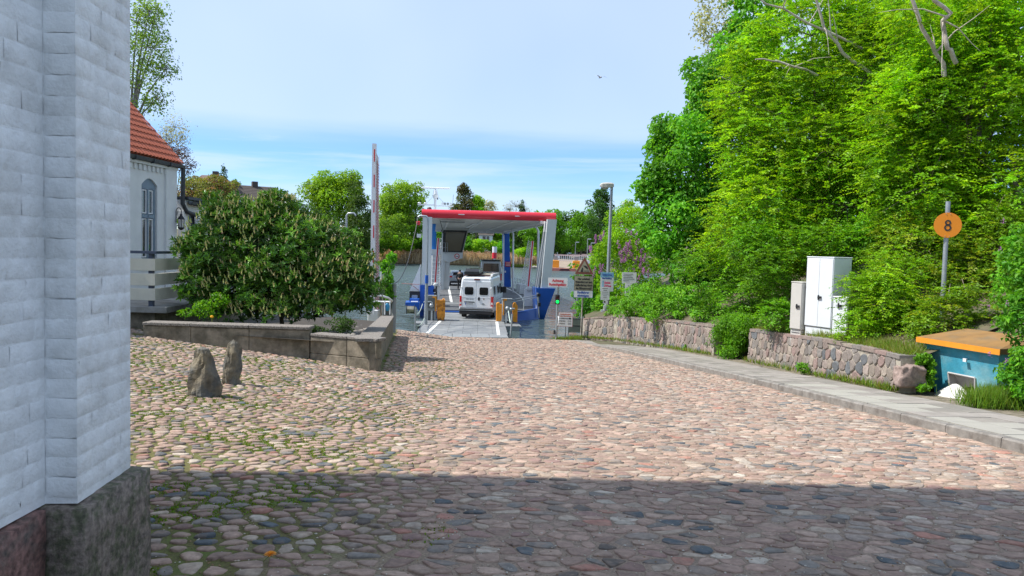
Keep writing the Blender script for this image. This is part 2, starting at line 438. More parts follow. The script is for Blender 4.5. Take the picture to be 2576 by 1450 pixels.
def cobble(poly, X, Y, near):
    ms = mossy(X, Y)
    pts = [(p[0]*DX, p[1]*DY) for p in poly]
    cx = sum(p[0] for p in pts)/len(pts); cy = sum(p[1] for p in pts)/len(pts)
    if near:
        pts = [(p[0]+rnd.uniform(-.006, .006), p[1]+rnd.uniform(-.005, .005)) for p in pts]; pts = chaikin(pts, rnd.choice((.14, .2, .26)))
    sx_, sy_ = rnd.uniform(.9, 1.04), rnd.uniform(.86, 1.03); pts = [(cx+(p[0]-cx)*sx_, cy+(p[1]-cy)*sy_) for p in pts]
    k = rnd.uniform(.83, .955)-.07*ms-.26*ms*rnd.random()**1.4; h = rnd.uniform(.002, .011)+.009*ms
    if Y > 12: h *= 1.15
    tx, ty = rnd.uniform(-.07, .07), rnd.uniform(-.09, .07)
    m_ = len(pts); vs = []
    rings = ((1.0, -.03), (.985, h*.5), (.86, h*.92), (.5, h*1.05)) if near else ((1.0, -.02), (.93, h*.6), (.62, h))
    jit = [rnd.uniform(.94, 1.05) for _ in pts]
    for s_, z in rings:
        for (px, py), jt in zip(pts, jit):
            x = cx+(px-cx)*k*s_*jt; y = cy+(py-cy)*k*s_*jt
            vs.append((x, y, G(x, y)+z+(x-cx)*tx+(y-cy)*ty if z > 0 else G(x, y)+z))
    fs = []
    for r_ in range(len(rings)-1):
        for q in range(m_):
            q2 = (q+1) % m_; fs.append((r_*m_+q, r_*m_+q2, (r_+1)*m_+q2, (r_+1)*m_+q))
    fs.append(tuple((len(rings)-1)*m_+q for q in range(m_)))
    return vs, fs
# bedding between the stones
bx = [round(-13+.5*i, 2) for i in range(33)]+[3.5]
V = []; F = []
rows = [2.0+.5*i for i in range(70)]+[36.9]
for y in rows:
    r_end = xk(max(y, 4)) if y < 30.6 else 3.6
    for q in range(40):
        x = -13+(r_end+13)*q/39; V.append((x, y, G(x, y)))
for j in range(len(rows)-1):
    for i in range(39): a = j*40+i; F.append((a, a+1, a+41, a+40))
# quay edge face down into the water
b0 = len(V)
for q in range(40): V.append((V[(len(rows)-1)*40+q][0], 36.9, -3.8))
for i in range(39): a = (len(rows)-1)*40+i; F.append((a, a+1, b0+i+1, b0+i))
bed = bpy.data.materials.new('sandy_joint_fill'); bed.use_nodes = True
n, l = bed.node_tree.nodes, bed.node_tree.links; b = n['Principled BSDF']; b.inputs['Roughness'].default_value = .95
geo = N(n, 'ShaderNodeNewGeometry'); sp = N(n, 'ShaderNodeSeparateXYZ'); l.new(geo.outputs['Position'], sp.inputs[0])
na = N(n, 'ShaderNodeTexNoise', inp={'Scale': 1.1, 'Detail': 6, 'Roughness': .7}); l.new(geo.outputs['Position'], na.inputs['Vector'])
nb = N(n, 'ShaderNodeTexNoise', inp={'Scale': 60, 'Detail': 4, 'Roughness': .7}); l.new(geo.outputs['Position'], nb.inputs['Vector'])
r1 = N(n, 'ShaderNodeMapRange', inp={'From Min': .6, 'From Max': -2.2}); l.new(sp.outputs[0], r1.inputs[0])
ad = N(n, 'ShaderNodeMath', operation='ADD'); l.new(r1.outputs[0], ad.inputs[0]); l.new(na.outputs[0], ad.inputs[1])
r2 = N(n, 'ShaderNodeMapRange', inp={'From Min': .85, 'From Max': 1.25}); l.new(ad.outputs[0], r2.inputs[0])
cr = N(n, 'ShaderNodeValToRGB'); l.new(nb.outputs[0], cr.inputs[0]); e = cr.color_ramp.elements
e[0].position = .3; e[0].color = (.15, .11, .078, 1); e[1].position = .62; e[1].color = (.36, .265, .195, 1)
mossr = N(n, 'ShaderNodeValToRGB'); l.new(nb.outputs[0], mossr.inputs[0]); e = mossr.color_ramp.elements
e[0].position = .35; e[0].color = (.07, .05, .02, 1); e[1].position = .68; e[1].color = (.17, .17, .04, 1)
n3 = N(n, 'ShaderNodeTexNoise', inp={'Scale': 1.9, 'Detail': 5, 'Roughness': .7}); l.new(geo.outputs['Position'], n3.inputs['Vector'])
r3 = N(n, 'ShaderNodeMapRange', inp={'From Min': .5, 'From Max': .66, 'To Max': .55}); l.new(n3.outputs[0], r3.inputs[0])
gm = N(n, 'ShaderNodeMix', data_type='RGBA'); l.new(r3.outputs[0], gm.inputs[0]); l.new(mossr.outputs[0], gm.inputs[6]); gm.inputs[7].default_value = (.10, .17, .02, 1)
mx = N(n, 'ShaderNodeMix', data_type='RGBA'); l.new(r2.outputs[0], mx.inputs[0]); l.new(cr.outputs[0], mx.inputs[6]); l.new(gm.outputs[2], mx.inputs[7])
l.new(mx.outputs[2], b.inputs['Base Color'])
bp = N(n, 'ShaderNodeBump', inp={'Strength': .9, 'Distance': .012}); l.new(nb.outputs[0], bp.inputs['Height']); l.new(bp.outputs[0], b.inputs['Normal'])
road = setp(link('cobbled_road', arr_mesh('road', V, F, smooth=False), bed), kind='structure')
AV = []; AF = []; AC = []
SM = []
for Y, X, key, poly in stones:
    near = Y < 12
    vs, fs = cobble(poly, X, Y, near)
    c = stone_col(wet=.98 if X < 3 else 1.05)
    if X > 2.2 and rnd.random() < .3: c = tuple(.5*a+.5*g for a, g in zip(c, (.36, .31, .26)))
    if key in nearset:
        me = bpy.data.meshes.new('cobblestone'); me.from_pydata(vs, [], fs)
        me.polygons.foreach_set('use_smooth', [True]*(len(fs)-1)+[True])
        a = me.color_attributes.new('Col', 'FLOAT_COLOR', 'POINT'); a.data.foreach_set('color', [q for _ in vs for q in (*c, 1)])
        link('cobblestone', me, COB_M, road)
    else:
        b0 = len(AV); AV += vs; AF += [tuple(b0+i for i in f) for f in fs]; AC += [c]*len(vs)
me = bpy.data.meshes.new('cobblestones'); me.from_pydata(AV, [], AF); me.polygons.foreach_set('use_smooth', [True]*len(AF))
a = me.color_attributes.new('Col', 'FLOAT_COLOR', 'POINT'); cc = np.ones((len(AV), 4), np.float32); cc[:, :3] = np.array(AC); a.data.foreach_set('color', cc.ravel())
setp(link('cobblestone', me, COB_M, road), kind='stuff')

gv = []; gf = []; gc = []
for _ in range(9000):
    y = 3.3+14*rnd.random()**1.6; x = rnd.uniform(-.75, .72)*y
    if planter_side(x, y) or x > xk(max(y, 4)): continue
    if proj((x, y, G(x, y)))[0] < 330: continue
    r_ = rnd.uniform(.003, .008)*(1+y*.05); z = G(x, y)+rnd.uniform(.002, .008); b0 = len(gv); a0 = rnd.uniform(0, 2)
    for k in range(4): gv.append((x+r_*math.cos(a0+k*1.57)*rnd.uniform(.7, 1.5), y+r_*math.sin(a0+k*1.57), z))
    gv.append((x, y, z+r_*.7)); gf += [(b0+k, b0+(k+1) % 4, b0+4) for k in range(4)]
    c = rnd.choice([(.5, .43, .33), (.42, .33, .24), (.2, .12, .07), (.25, .16, .08), (.55, .5, .42)]); gc += [c]*5
lit = link('grit', arr_mesh('grit', gv, gf, gc), STONE_M); setp(lit, 'small grit, pebbles and leaf crumbs scattered over the cobbles', 'grit', kind='stuff')

# ------------------------------------------------------------------ grass blades and leaf meshes (numpy)
def leaf_mesh(name, P, D, Nn, L, Wd, C, m, fold=.25):
    # P base, D tip direction, Nn approximate normal, L length, Wd width
    D = D/np.linalg.norm(D, axis=1, keepdims=True)
    S = np.cross(D, Nn); S /= np.linalg.norm(S, axis=1, keepdims=True)+1e-9
    U = np.cross(S, D)
    L = L[:, None]; Wd = Wd[:, None]
    p0 = P; p1 = P+D*L*.45+S*Wd*.5+U*Wd*fold; p2 = P+D*L-U*L*.12; p3 = P+D*L*.45-S*Wd*.5+U*Wd*fold
    V = np.stack([p0, p1, p2, p3], 1).reshape(-1, 3); k = len(P)
    F = (np.arange(k)[:, None]*4+np.array([0, 1, 2, 3])[None]).astype(np.int32)
    return arr_mesh(name, V, F, np.repeat(C, 4, axis=0))
def blades(name, pts, hgt, wid, colr, parent=None, spread=.25, m=DRY, kind='stuff', loc=None):
    P = np.array(pts, np.float32); k = len(P)
    D = np.stack([rng.normal(0, spread, k), rng.normal(0, spread, k), np.ones(k)], 1)
    az = rng.uniform(0, 6.28, k); Nn = np.stack([np.cos(az), np.sin(az), np.zeros(k)], 1)
    c = np.array(colr)[rng.integers(0, len(colr), k)]*rng.uniform(.7, 1.3, (k, 1))
    L = rng.uniform(.5, 1.1, k)*hgt
    me = leaf_mesh(name, P, D, Nn, L, np.full(k, wid)*rng.uniform(.7, 1.3, k), c, m, .1)
    o = link(name, me, m, parent)
    return setp(o, kind=kind) if kind else o
# moss and short grass in the joints
pts = []
for _ in range(620000):
    y = 3.2+19*rnd.random()**1.2; x = .6-11.5*rnd.random()
    if x < -.62*y-1 or planter_side(x, y): continue
    nse = math.sin(x*2.3+1.3*math.sin(y*1.7))+math.sin(y*2.9+x*1.1)+.7*math.sin(x*6.1-y*4.3)
    if x > -.4 or nse < 1.15-.85*min(1, max(0, -x)/4.5): continue
    dens = min(1, .12+max(0, -x)/4)
    if rnd.random() > dens: continue
    pts.append((x+rnd.uniform(-.05, .05), y+rnd.uniform(-.05, .05), G(x, y)))
setp(blades('moss', pts, .022, .014, [(.10, .22, .015), (.16, .27, .02), (.15, .17, .03)], spread=.7, m=LEAF), 'moss and short grass growing between the cobbles', 'moss')

# ------------------------------------------------------------------ CROWNS
GREENS = {
 'fresh': [(.215, .45, .014), (.26, .49, .016), (.17, .40, .012), (.31, .51, .018)],
 'mid': [(.14, .36, .018), (.18, .40, .02), (.115, .31, .015)],
 'lime': [(.14, .40, .025), (.18, .44, .03), (.10, .33, .025)],
 'yellow': [(.30, .48, .02), (.26, .45, .02), (.20, .38, .02)],
 'dark': [(.045, .11, .018), (.06, .135, .022), (.038, .09, .015)],
 'laurel': [(.06, .17, .02), (.09, .23, .025), (.15, .30, .035), (.05, .13, .018)],
 'olive': [(.16, .30, .03), (.12, .25, .025), (.2, .34, .03)],
 'pink': [(.30, .18, .13), (.22, .24, .06), (.16, .2, .05)],
 'copper': [(.16, .07, .06), (.2, .1, .08), (.11, .06, .05)],
 'pale': [(.42, .44, .3), (.36, .4, .26), (.45, .45, .38)],
 'brown': [(.16, .15, .05), (.13, .15, .04), (.18, .16, .06)],
 'airy': [(.2, .34, .05), (.25, .38, .07), (.14, .26, .035)],
}
def spray_mesh(name, P, Dout, C, size, aspect, nl, tw, mode, m):
    # P twig starts, Dout outward directions: nl leaves set alternately along each twig, or a rosette at its tip
    k = len(P); T_ = Dout*.8+rng.normal(0, .55, (k, 3))
    if mode == 'spray': T_[:, 2] = T_[:, 2]*.35-.05
    else: T_[:, 2] = np.abs(T_[:, 2])*.7+.55
    T_ /= np.linalg.norm(T_, axis=1, keepdims=True); Lt = tw*rng.uniform(.6, 1.35, k)
    side = np.cross(T_, np.array([[0, 0, 1.]])); side /= np.linalg.norm(side, axis=1, keepdims=True)+1e-6
    up = np.cross(side, T_)
    PP = []; DD = []; NN = []; LL = []; CC = []; WW = []
    for i in range(nl):
        t = (i+.6)/nl
        if mode == 'spray':
            p = P+T_*(Lt*t)[:, None]+np.array([0, 0, -1.])*(Lt*t*t*.22)[:, None]; sg = 1 if i % 2 else -1
            d = T_*.55+side*sg*.85+rng.normal(0, .22, (k, 3)); nn = up+rng.normal(0, .33, (k, 3)); sz = size*(1.1-.45*t)
        else:
            a_ = i*2.4+rng.uniform(0, 6.28, k)*0+rng.normal(0, .25, k); rad = side*np.cos(a_)[:, None]+up*np.sin(a_)[:, None]
            p = P+T_*(Lt*(.35+.65*t))[:, None]; d = rad*(1.15-.6*t)+T_*(.25+.8*t)+rng.normal(0, .12, (k, 3)); nn = T_*.9-rad*.35+rng.normal(0, .15, (k, 3)); sz = size*(1.1-.35*t)
        PP.append(p); DD.append(d); NN.append(nn); L = sz*rng.uniform(.75, 1.25, k); LL.append(L); WW.append(L*aspect); CC.append(C*rng.uniform(.8, 1.2, (k, 1)))
    PP.append(P-T_*(Lt*.3)[:, None]); DD.append(T_-np.array([[0, 0, .1]])); NN.append(up); LL.append(Lt*1.15); WW.append(np.full(k, size*.085)); CC.append(np.tile(np.array([[.13, .1, .06]]), (k, 1)))
    return leaf_mesh(name, np.concatenate(PP), np.concatenate(DD), np.concatenate(NN), np.concatenate(LL), np.concatenate(WW), np.concatenate(CC), m)
def crown_mesh(name, blobs, nleaf, size, pal, m=LEAF, sub=.34, aspect=.62, sparse=False, nsub=26, origin=(0, 0, 0), updir=.55, tone=.3, cull=None, shell=(.72, 1.08), spray=None):
    if spray: nleaf = int(nleaf/spray[1])
    # blobs: (centre, (rx,ry,rz)); clumps spread over every blob, leaves over every clump
    Cs = []; Rs = []; W = []
    for c, r_ in blobs:
        c = np.array(c); r_ = np.array(r_, float); k = max(4, int(nsub*(1 if not sparse else .7)))
        d = rng.normal(0, 1, (k, 3)); d /= np.linalg.norm(d, axis=1, keepdims=True)
        rad = rng.uniform(.45, 1.02, (k, 1))
        cc = c+d*r_*rad; sr = np.min(r_)*sub*rng.uniform(.65, 1.35, (k, 1))*np.array([[1.15, 1.15, .8]])
        Cs.append(cc); Rs.append(np.repeat(sr, 1, 0)); W.append((sr[:, 0]**2))
        Cs.append(c[None]); Rs.append((r_*.78)[None]); W.append(np.array([np.min(r_)**2*1.6]))
    Cs = np.concatenate(Cs); Rs = np.concatenate(Rs); W = np.concatenate(W); W = W/W.sum()
    idx = rng.choice(len(Cs), nleaf, p=W)
    d = rng.normal(0, 1, (nleaf, 3)); d[:, 2] += .25; d /= np.linalg.norm(d, axis=1, keepdims=True)
    P = Cs[idx]+d*Rs[idx]*rng.uniform(shell[0], shell[1], (nleaf, 1))
    tones = rng.uniform(1-tone, 1+tone, len(Cs)); pidx = rng.integers(0, len(pal), len(Cs))
    pick = np.where(rng.random(nleaf) < .6, pidx[idx], rng.integers(0, len(pal), nleaf))
    C = np.array(pal)[pick]*tones[idx][:, None]*rng.uniform(.75, 1.25, (nleaf, 1))
    Nn = d*.7+np.array([0, 0, updir])+rng.normal(0, .45, (nleaf, 3)); Nn /= np.linalg.norm(Nn, axis=1, keepdims=True)
    D = np.cross(Nn, rng.normal(0, 1, (nleaf, 3))); D[:, 2] -= .25
    L = size*rng.uniform(.65, 1.3, nleaf)
    if spray: return spray_mesh(name, P-np.array(origin), d, C, size, aspect, spray[1], spray[2], spray[0], m)
    if cull is not None:
        k = cull(P); P, D, Nn, L, C = P[k], D[k], Nn[k], L[k], C[k]
    return leaf_mesh(name, P-np.array(origin), D, Nn, L, L*aspect, C, m)
def limbs(base, blobs, r0, m, parent, origin, n_tw=3, name='trunk'):
    mb = MB(); o = Vector(origin); base = Vector(base)
    cen = sum((Vector(b_[0]) for b_ in blobs), Vector())/len(blobs)
    top = base.lerp(cen, .55); top.z = base.z+(cen.z-base.z)*.6
    mid = base.lerp(top, .5)+Vector((rnd.uniform(-.1, .1), rnd.uniform(-.1, .1), 0))
    mb.tube([base-o-Vector((0, 0, .3)), mid-o, top-o], [r0, r0*.8, r0*.62], 8)
    for c, r_ in blobs:
        c = Vector(c)
        st = top if (c.z > top.z) else mid
        k = st.lerp(c, .5)+Vector((0, 0, .12*(c-st).length))
        mb.tube([st-o, k-o, c-o], [r0*.45, r0*.28, r0*.12], 6)
        for _ in range(n_tw):
            dd = Vector((rnd.gauss(0, 1), rnd.gauss(0, 1), rnd.gauss(.2, .8))).normalized()
            e_ = c+Vector((dd.x*r_[0], dd.y*r_[1], dd.z*r_[2]))*.95
            mb.tube([c-o, c.lerp(e_, .5)+Vector((0, 0, .05*r_[2]))-o, e_-o], [r0*.12, r0*.07, r0*.025], 4, cap=False)
    return mb.build(name, m, parent)
def pblob(x, y, d, rx, ry, dz=None):
    # a crown lobe seen at a photo pixel, rx/ry in photo pixels at distance d
    c = at(x, y, d); s_ = d/FPX
    return (tuple(c), (rx*s_, (dz if dz else (rx*.5+ry*.5)*s_), ry*s_))
def tree(name, label, cat, blobs, base, nleaf, size, pal, r0=.12, m=LEAF, bark=BARK, group=None, n_tw=3, **kw):
    t = thing(name, base, label, cat, group=group)
    if r0: limbs(base, blobs, r0, bark, t, base, n_tw, 'trunk' if cat == 'tree' else 'stem')
    link('crown', crown_mesh('crown', blobs, nleaf, size, GREENS[pal] if isinstance(pal, str) else pal, m, origin=base, **kw), m, t)
    return t
def gz(x, y): return T(x, y)
def base_of(x, y, d, zmin=None):
    p = at(x, y, d); return (p.x, p.y, gz(p.x, p.y))

# ================================================================== LEFT: the near white building
WB_M = mat('limewashed_brick', (.8, .81, .805), .85, var=.09, vs_=9, bump=.9, bs=11, c2=(.62, .62, .6), dist=.014, c2lo=.48, c2hi=.72, pos=True, chips=(14, .715, (.1, .09, .08)))
PL_M = mat('weathered_granite_plinth', (.2, .16, .13), .85, var=.55, vs_=38, bump=1.0, bs=26, c2=(.095, .095, .055), dist=.014, c2lo=.46, c2hi=.6, pos=True, chips=(7, .7, (.3, .28, .25)))
PL_R = mat('red_granite_plinth', (.22, .12, .1), .85, var=.6, vs_=34, bump=1.0, bs=26, c2=(.11, .085, .07), dist=.014, pos=True, chips=(9, .7, (.4, .36, .33)))
nb_ = thing('white_building', (-1.78, 2.84, -.3), 'large limewashed brick building corner with rough granite plinth at the left edge of the photo', 'building')
O_ = Vector((-1.78, 2.84, -.3))
def rel(v): return Vector(v)-O_
HB = 14.0; PX0, PX1 = -1.67, -1.70; PY0, PY1 = 2.84, 3.31; AX = -1.80
mb = MB()
mb.prism([(AX-O_.x, -9), (AX-O_.x, 0), (PX0-O_.x-.012, 0.012), (PX1-O_.x-.012, PY1-PY0), (-2.1, PY1-PY0), (-2.1, 3.26), (-9, 3.26), (-9, -9)], 'z', .81, HB)
mb.build('wall', WB_M, nb_)
# bricks of the painted face: long wall, pier front, pier side
def wallbrick(mb_, a, b_, z0, z1, nrm, proud):
    # a->b along the wall in plan (relative), nrm outward
    pass
brick_meshes = []
for q in range(7):
    m_ = MB(); nx_, nz_ = 7, 4; vs = []; fs = []
    for j in range(nz_):
        for i in range(nx_):
            e_ = (j in (0, nz_-1)) or (i in (0, nx_-1) and q % 3 == 0)
            x = [0, .06, .25, .5, .75, .94, 1][i]; z = [0, .1, .9, 1][j]
            y = 0.0016 if e_ else -.0006+rnd.uniform(-.0014, .0014)
            vs.append((x+(0 if i in (0, 6) else rnd.uniform(-.02, .02)), y, z+(rnd.uniform(-.03, .03))))
    for j in range(nz_-1):
        for i in range(nx_-1): a = j*nx_+i; fs.append((a, a+1, a+nx_+1, a+nx_))
    m_.add(vs, fs, True); me = bpy.data.meshes.new('painted_brick'); me.from_pydata(m_.v, [], m_.f); me.polygons.foreach_set('use_smooth', [True]*len(fs)); me.materials.append(WB_M); brick_meshes.append(me)
def brick_run(x0, y0, x1, y1, zlo, zhi, first):
    L_ = math.hypot(x1-x0, y1-y0); ang = math.atan2(y1-y0, x1-x0); z = zlo; k = 0
    while z < zhi:
        s_ = 0.0; off = (first if k % 2 else 0)
        while s_ < L_-1e-4:
            ln = (off if off and s_ == 0 else rnd.uniform(.2, .27)); ln = min(ln, L_-s_)
            if ln > .03:
                link('brick', rnd.choice(brick_meshes), None, nb_, (x0+math.cos(ang)*s_, y0+math.sin(ang)*s_, z+rnd.uniform(-.003, .003)), (rnd.uniform(-.01, .01), 0, ang), (ln*.998, 1, .0765))
            s_ += ln
        z += .0775; k += 1
brick_run(AX-O_.x+.001, -1.0, AX-O_.x+.001, -.006, .84, 2.95, .12)
brick_run(AX-O_.x+.004, -.001, PX0-O_.x-.006, -.001, .84, 2.95, 0)
brick_run(PX0-O_.x-.011, .004, PX1-O_.x-.011, PY1-PY0-.004, .84, 2.95, .12)
# plinth blocks
def rough_block(name, a, b_, m_, parent, amp=.012, n_=9, seed=1):
    bm = bmesh.new(); bmesh.ops.create_cube(bm, size=1)
    bmesh.ops.subdivide_edges(bm, edges=bm.edges, cuts=n_, use_grid_fill=True)
    r_ = random.Random(seed); a = Vector(a); b_ = Vector(b_); c = (a+b_)/2; sz = b_-a
    from mathutils import noise
    for v in bm.verts:
        p = Vector((v.co.x*sz.x, v.co.y*sz.y, v.co.z*sz.z)); q = p+c
        e_ = sum(1 for k in range(3) if abs(abs(v.co[k])-.5) < 1e-3)
        nv = noise.noise_vector(q*4+Vector((seed, 0, 0)))*amp*1.3+noise.noise_vector(q*13)*amp*.6
        if e_ >= 2: p *= (1-.008/max(.1, min(sz)))
        v.co = p+c+nv
    me = bpy.data.meshes.new(name); bm.to_mesh(me); bm.free(); me.polygons.foreach_set('use_smooth', [True]*len(me.polygons))
    return link(name, me, m_, parent)
rough_block('plinth_stone', (-.8, -1.6, -.6), (AX-O_.x+.035, -.045, .805), PL_R, nb_, seed=2)
rough_block('plinth_stone', (-.75, -.03, -.6), (PX0-O_.x+.03, .52, .812), PL_M, nb_, seed=5)
MB().box((-.058, -.07, -.6), (-.045, -.03, .79)).build('mossy_joint', mat('moss_streak', (.11, .14, .04), .95, var=.4, vs_=20, pos=True), nb_)
rough_block('plinth_stone', (-4.8, -7, -.6), (-1.0, -1.63, .805), PL_R, nb_, seed=3)
rough_block('plinth_stone', (-7.8, .56, -.6), (-2.05, 3.3, .81), PL_M, nb_, seed=4)

# ================================================================== LEFT: house with red tiled roof
HW = mat('white_painted_house_wall', (.66, .67, .665), .8, var=.07, vs_=2, bump=.25, bs=30)
GREYBL = mat('blue_grey_joinery_paint', (.17, .23, .29), .55, var=.06)
PANE = mat('window_glass', (.03, .04, .05), .04, var=.2, spec=.8)
SLATEG = mat('dark_grey_gutter', (.045, .05, .055), .5, .2, var=.2, vs_=6)
TILE = mat('red_roof_tile', (.42, .105, .05), .75, var=.3, vs_=5, bump=.35, bs=40, c2=(.25, .075, .045))
hx, hy = -11.55, 25.2
ha = math.atan2(25.6-23.0, .26)          # wall runs away from the camera
house = thing('white_house', (-11.72, 25.6, -.76), 'white brick house with steep red tiled roof and tall blue-grey window behind the terrace', 'house', rz=R(-4.5))
# local: +y away, +x towards the road; wall face at x=0, y from -7 (near) to 0 (corner)
Wt = 4.95
m_ = MB(); m_.box((-9, -9, -1.2), (0, -1.95, Wt)); m_.box((-9, -1.05, -1.2), (0, 0, Wt)); m_.box((-9, -1.95, -1.2), (-.001, -1.05, 1.55)); m_.box((-9, -1.95, 4.34), (-.001, -1.05, Wt)); m_.prism([(-1.95, 4.339), (-1.05, 4.339)]+[(-1.05-.9*i/10, 4.08+.22*math.sin(math.pi*i/10)) for i in range(11)], 'x', -.3, -.001); m_.box((-9, -1.95, 1.5), (-.22, -1.05, 4.2))
m_.box((-.2, -.62, -1.2), (.07, .05, Wt-.1))
m_.build('wall', HW, house)
# brick courses as raised bands of real bricks near the cornice: corbel dentils
for k in range(34):
    MB().box((0.001, -8.9+k*.25, Wt-.42), (.05, -8.78+k*.25, Wt-.24), ch=.006).build('dentil', HW, house)
MB().box((0.0, -9, Wt-.235), (.09, .1, Wt-.03)).build('cornice', HW, house)
win = MB()
win.box((-.16, -1.93, 1.72), (-.06, -1.83, 4.1)); win.box((-.16, -1.17, 1.57), (-.06, -1.07, 4.1)); win.box((-.16, -1.83, 3.95), (-.06, -1.17, 4.1)); win.box((-.16, -1.83, 1.57), (-.06, -1.17, 1.72)); win.box((-.16, -1.83, 3.02), (-.05, -1.17, 3.14)); win.box((-.16, -1.53, 1.72), (-.05, -1.47, 3.95))
wf = win.build('window', GREYBL, house)
for (y0, y1) in ((-1.81, -1.55), (-1.45, -1.19)):
    for (z0, z1) in ((1.74, 3.0), (3.16, 3.93)):
        f_ = MB(); t = .035
        f_.box((-.14, y0, z0), (-.075, y0+t, z1)); f_.box((-.14, y1-t, z0), (-.075, y1, z1)); f_.box((-.14, y0+t, z0), (-.075, y1-t, z0+t)); f_.box((-.14, y0+t, z1-t), (-.075, y1-t, z1))
        f_.build('frame', WHITEPAINT, wf); MB().box((-.12, y0+t, z0+t), (-.105, y1-t, z1-t)).build('pane', PANE, wf)
MB().box((-.2, -2.03, 1.42), (.1, -.97, 1.55), ch=.01).build('window_sill', HW, house)
# arched head over the window
arch = MB(); pts_ = [(-1.98+.98*i/10, 4.1+.22*math.sin(math.pi*i/10)) for i in range(11)]
arch.prism(pts_+[(-1.00, 4.0), (-1.98, 4.0)], 'x', -.15, -.055); arch.build('arched_lintel', GREYBL, house)
# gutter and downpipe
g_ = MB(); pts_ = [(.02, -.02), (.04, -.12), (.12, -.15), (.2, -.12), (.22, -.02), (.2, -.02), (.185, -.1), (.12, -.13), (.06, -.1), (.035, -.02)]
g_.loft([[(x, y, Wt+z) for x, z in pts_] for y in (-9, .35)], smooth=False); g_.build('gutter', SLATEG, house)
for k in range(9): MB().box((.0, -8.6+k, Wt-.17), (.235, -8.57+k, Wt-.01)).build('gutter_bracket', SLATEG, house)
d_ = MB(); d_.tube([(.14, .32, Wt-.1), (.14, .32, Wt-.5), (.14, .3, Wt-1.35), (.2, .45, Wt-1.62), (.3, .85, Wt-1.72)], .075, 10); d_.build('downpipe', SLATEG, house)
# roof tiles: slope up towards -x, 46 degrees
tm = MB(); prof = [(0, .012), (.04, .035), (.085, .04), (.13, .02), (.165, -.004), (.2, -.002)]
vs = []; fs = []
for i_, (s_, h_) in enumerate(((0, .03), (.34, 0.0))):
    for (x, z) in prof: vs.append((x, s_, z+h_))
for k in range(5): fs.append((k, k+1, 7+k, 6+k))
b0 = len(vs)
for (x, z) in prof: vs.append((x, 0, z+.008))
for k in range(5): fs.append((b0+k, b0+k+1, k+1, k))
tm.add(vs, fs); tile_me = tm.mesh('roof_tile'); tile_me.materials.append(TILE)
RP = R(47); roofm = MB(); roofm.prism([(.16, Wt-.02), (-4.4, Wt-.02+4.56*math.tan(RP)), (-4.4, Wt+4.56*math.tan(RP)-.2), (.1, Wt-.12)], 'y', -9, .28); roof_o = roofm.build('roof', TILE, house)
for r_ in range(14):
    for c_ in range(21):
        s_ = r_*.3; y = .08-c_*.2
        M_ = Matrix.Translation((.2-s_*math.cos(RP), y+.2, Wt+.03+s_*math.sin(RP))) @ Matrix.Rotation(R(90), 4, 'Z') @ Matrix.Rotation(RP, 4, 'X')
        M_ = Matrix.Translation((.2-s_*math.cos(RP), y, Wt+.02+s_*math.sin(RP))) @ Matrix(((0, -math.cos(RP), -math.sin(RP)*-1, 0), (1, 0, 0, 0), (0, math.sin(RP), math.cos(RP), 0), (0, 0, 0, 1)))
        o = link('roof_tile', tile_me, None, roof_o); o.matrix_local = M_ @ Matrix.Rotation(rnd.uniform(-.012, .012), 4, 'X')
# veranda wing further back
va = MB(); va.box((-6, .4, -1.2), (.16, 9, 1.3)); va.box((-6, .4, 3.35), (.16, 9, 3.75))
for k in range(7): va.box((-.05, .35+k*1.0, 1.3), (.16, .6+k*1.0, 3.35))
va.build('veranda_wall', HW, house)
for k in range(6):
    y0 = .6+k; f_ = MB()
    outl = [(y0+.05, 1.3), (y0+.05, 2.9)]+[(y0+.375-.325*math.cos(math.pi*i/8), 2.9+.38*math.sin(math.pi*i/8)) for i in range(1, 8)]+[(y0+.70, 2.9), (y0+.70, 1.3)]
    # spandrel around the arch
    for i in range(len(outl)-1):
        a, b_ = outl[i], outl[i+1]
        if a[1] >= 2.9 or b_[1] > 2.9: f_.add([(.08, a[0], a[1]), (.08, b_[0], b_[1]), (.08, b_[0], 3.36), (.08, a[0], 3.36)], [(0, 1, 2, 3)])
    f_.box((.05, y0, 1.3), (.1, y0+.06, 3.3)); f_.box((.05, y0+.69, 1.3), (.1, y0+.75, 3.3)); f_.box((.05, y0, 2.5), (.11, y0+.75, 2.6))
    wv = f_.build('window', HW, house)
    MB().box((.0, y0+.02, 1.3), (.02, y0+.73, 3.3)).build('pane', PANE, wv)
g2 = MB(); g2.loft([[(x+.2, y, 3.72+z) for x, z in pts_] for y in (.5, 9)], smooth=False); g2.build('gutter', SLATEG, house)
for k in range(10): MB().box((.2, .9+k*.8, 3.56), (.435, .93+k*.8, 3.73)).build('gutter_bracket', SLATEG, house)
MB().box((-6, .4, 3.76), (.3, 9, 3.86)).build('veranda_roof', SLATEG, house)
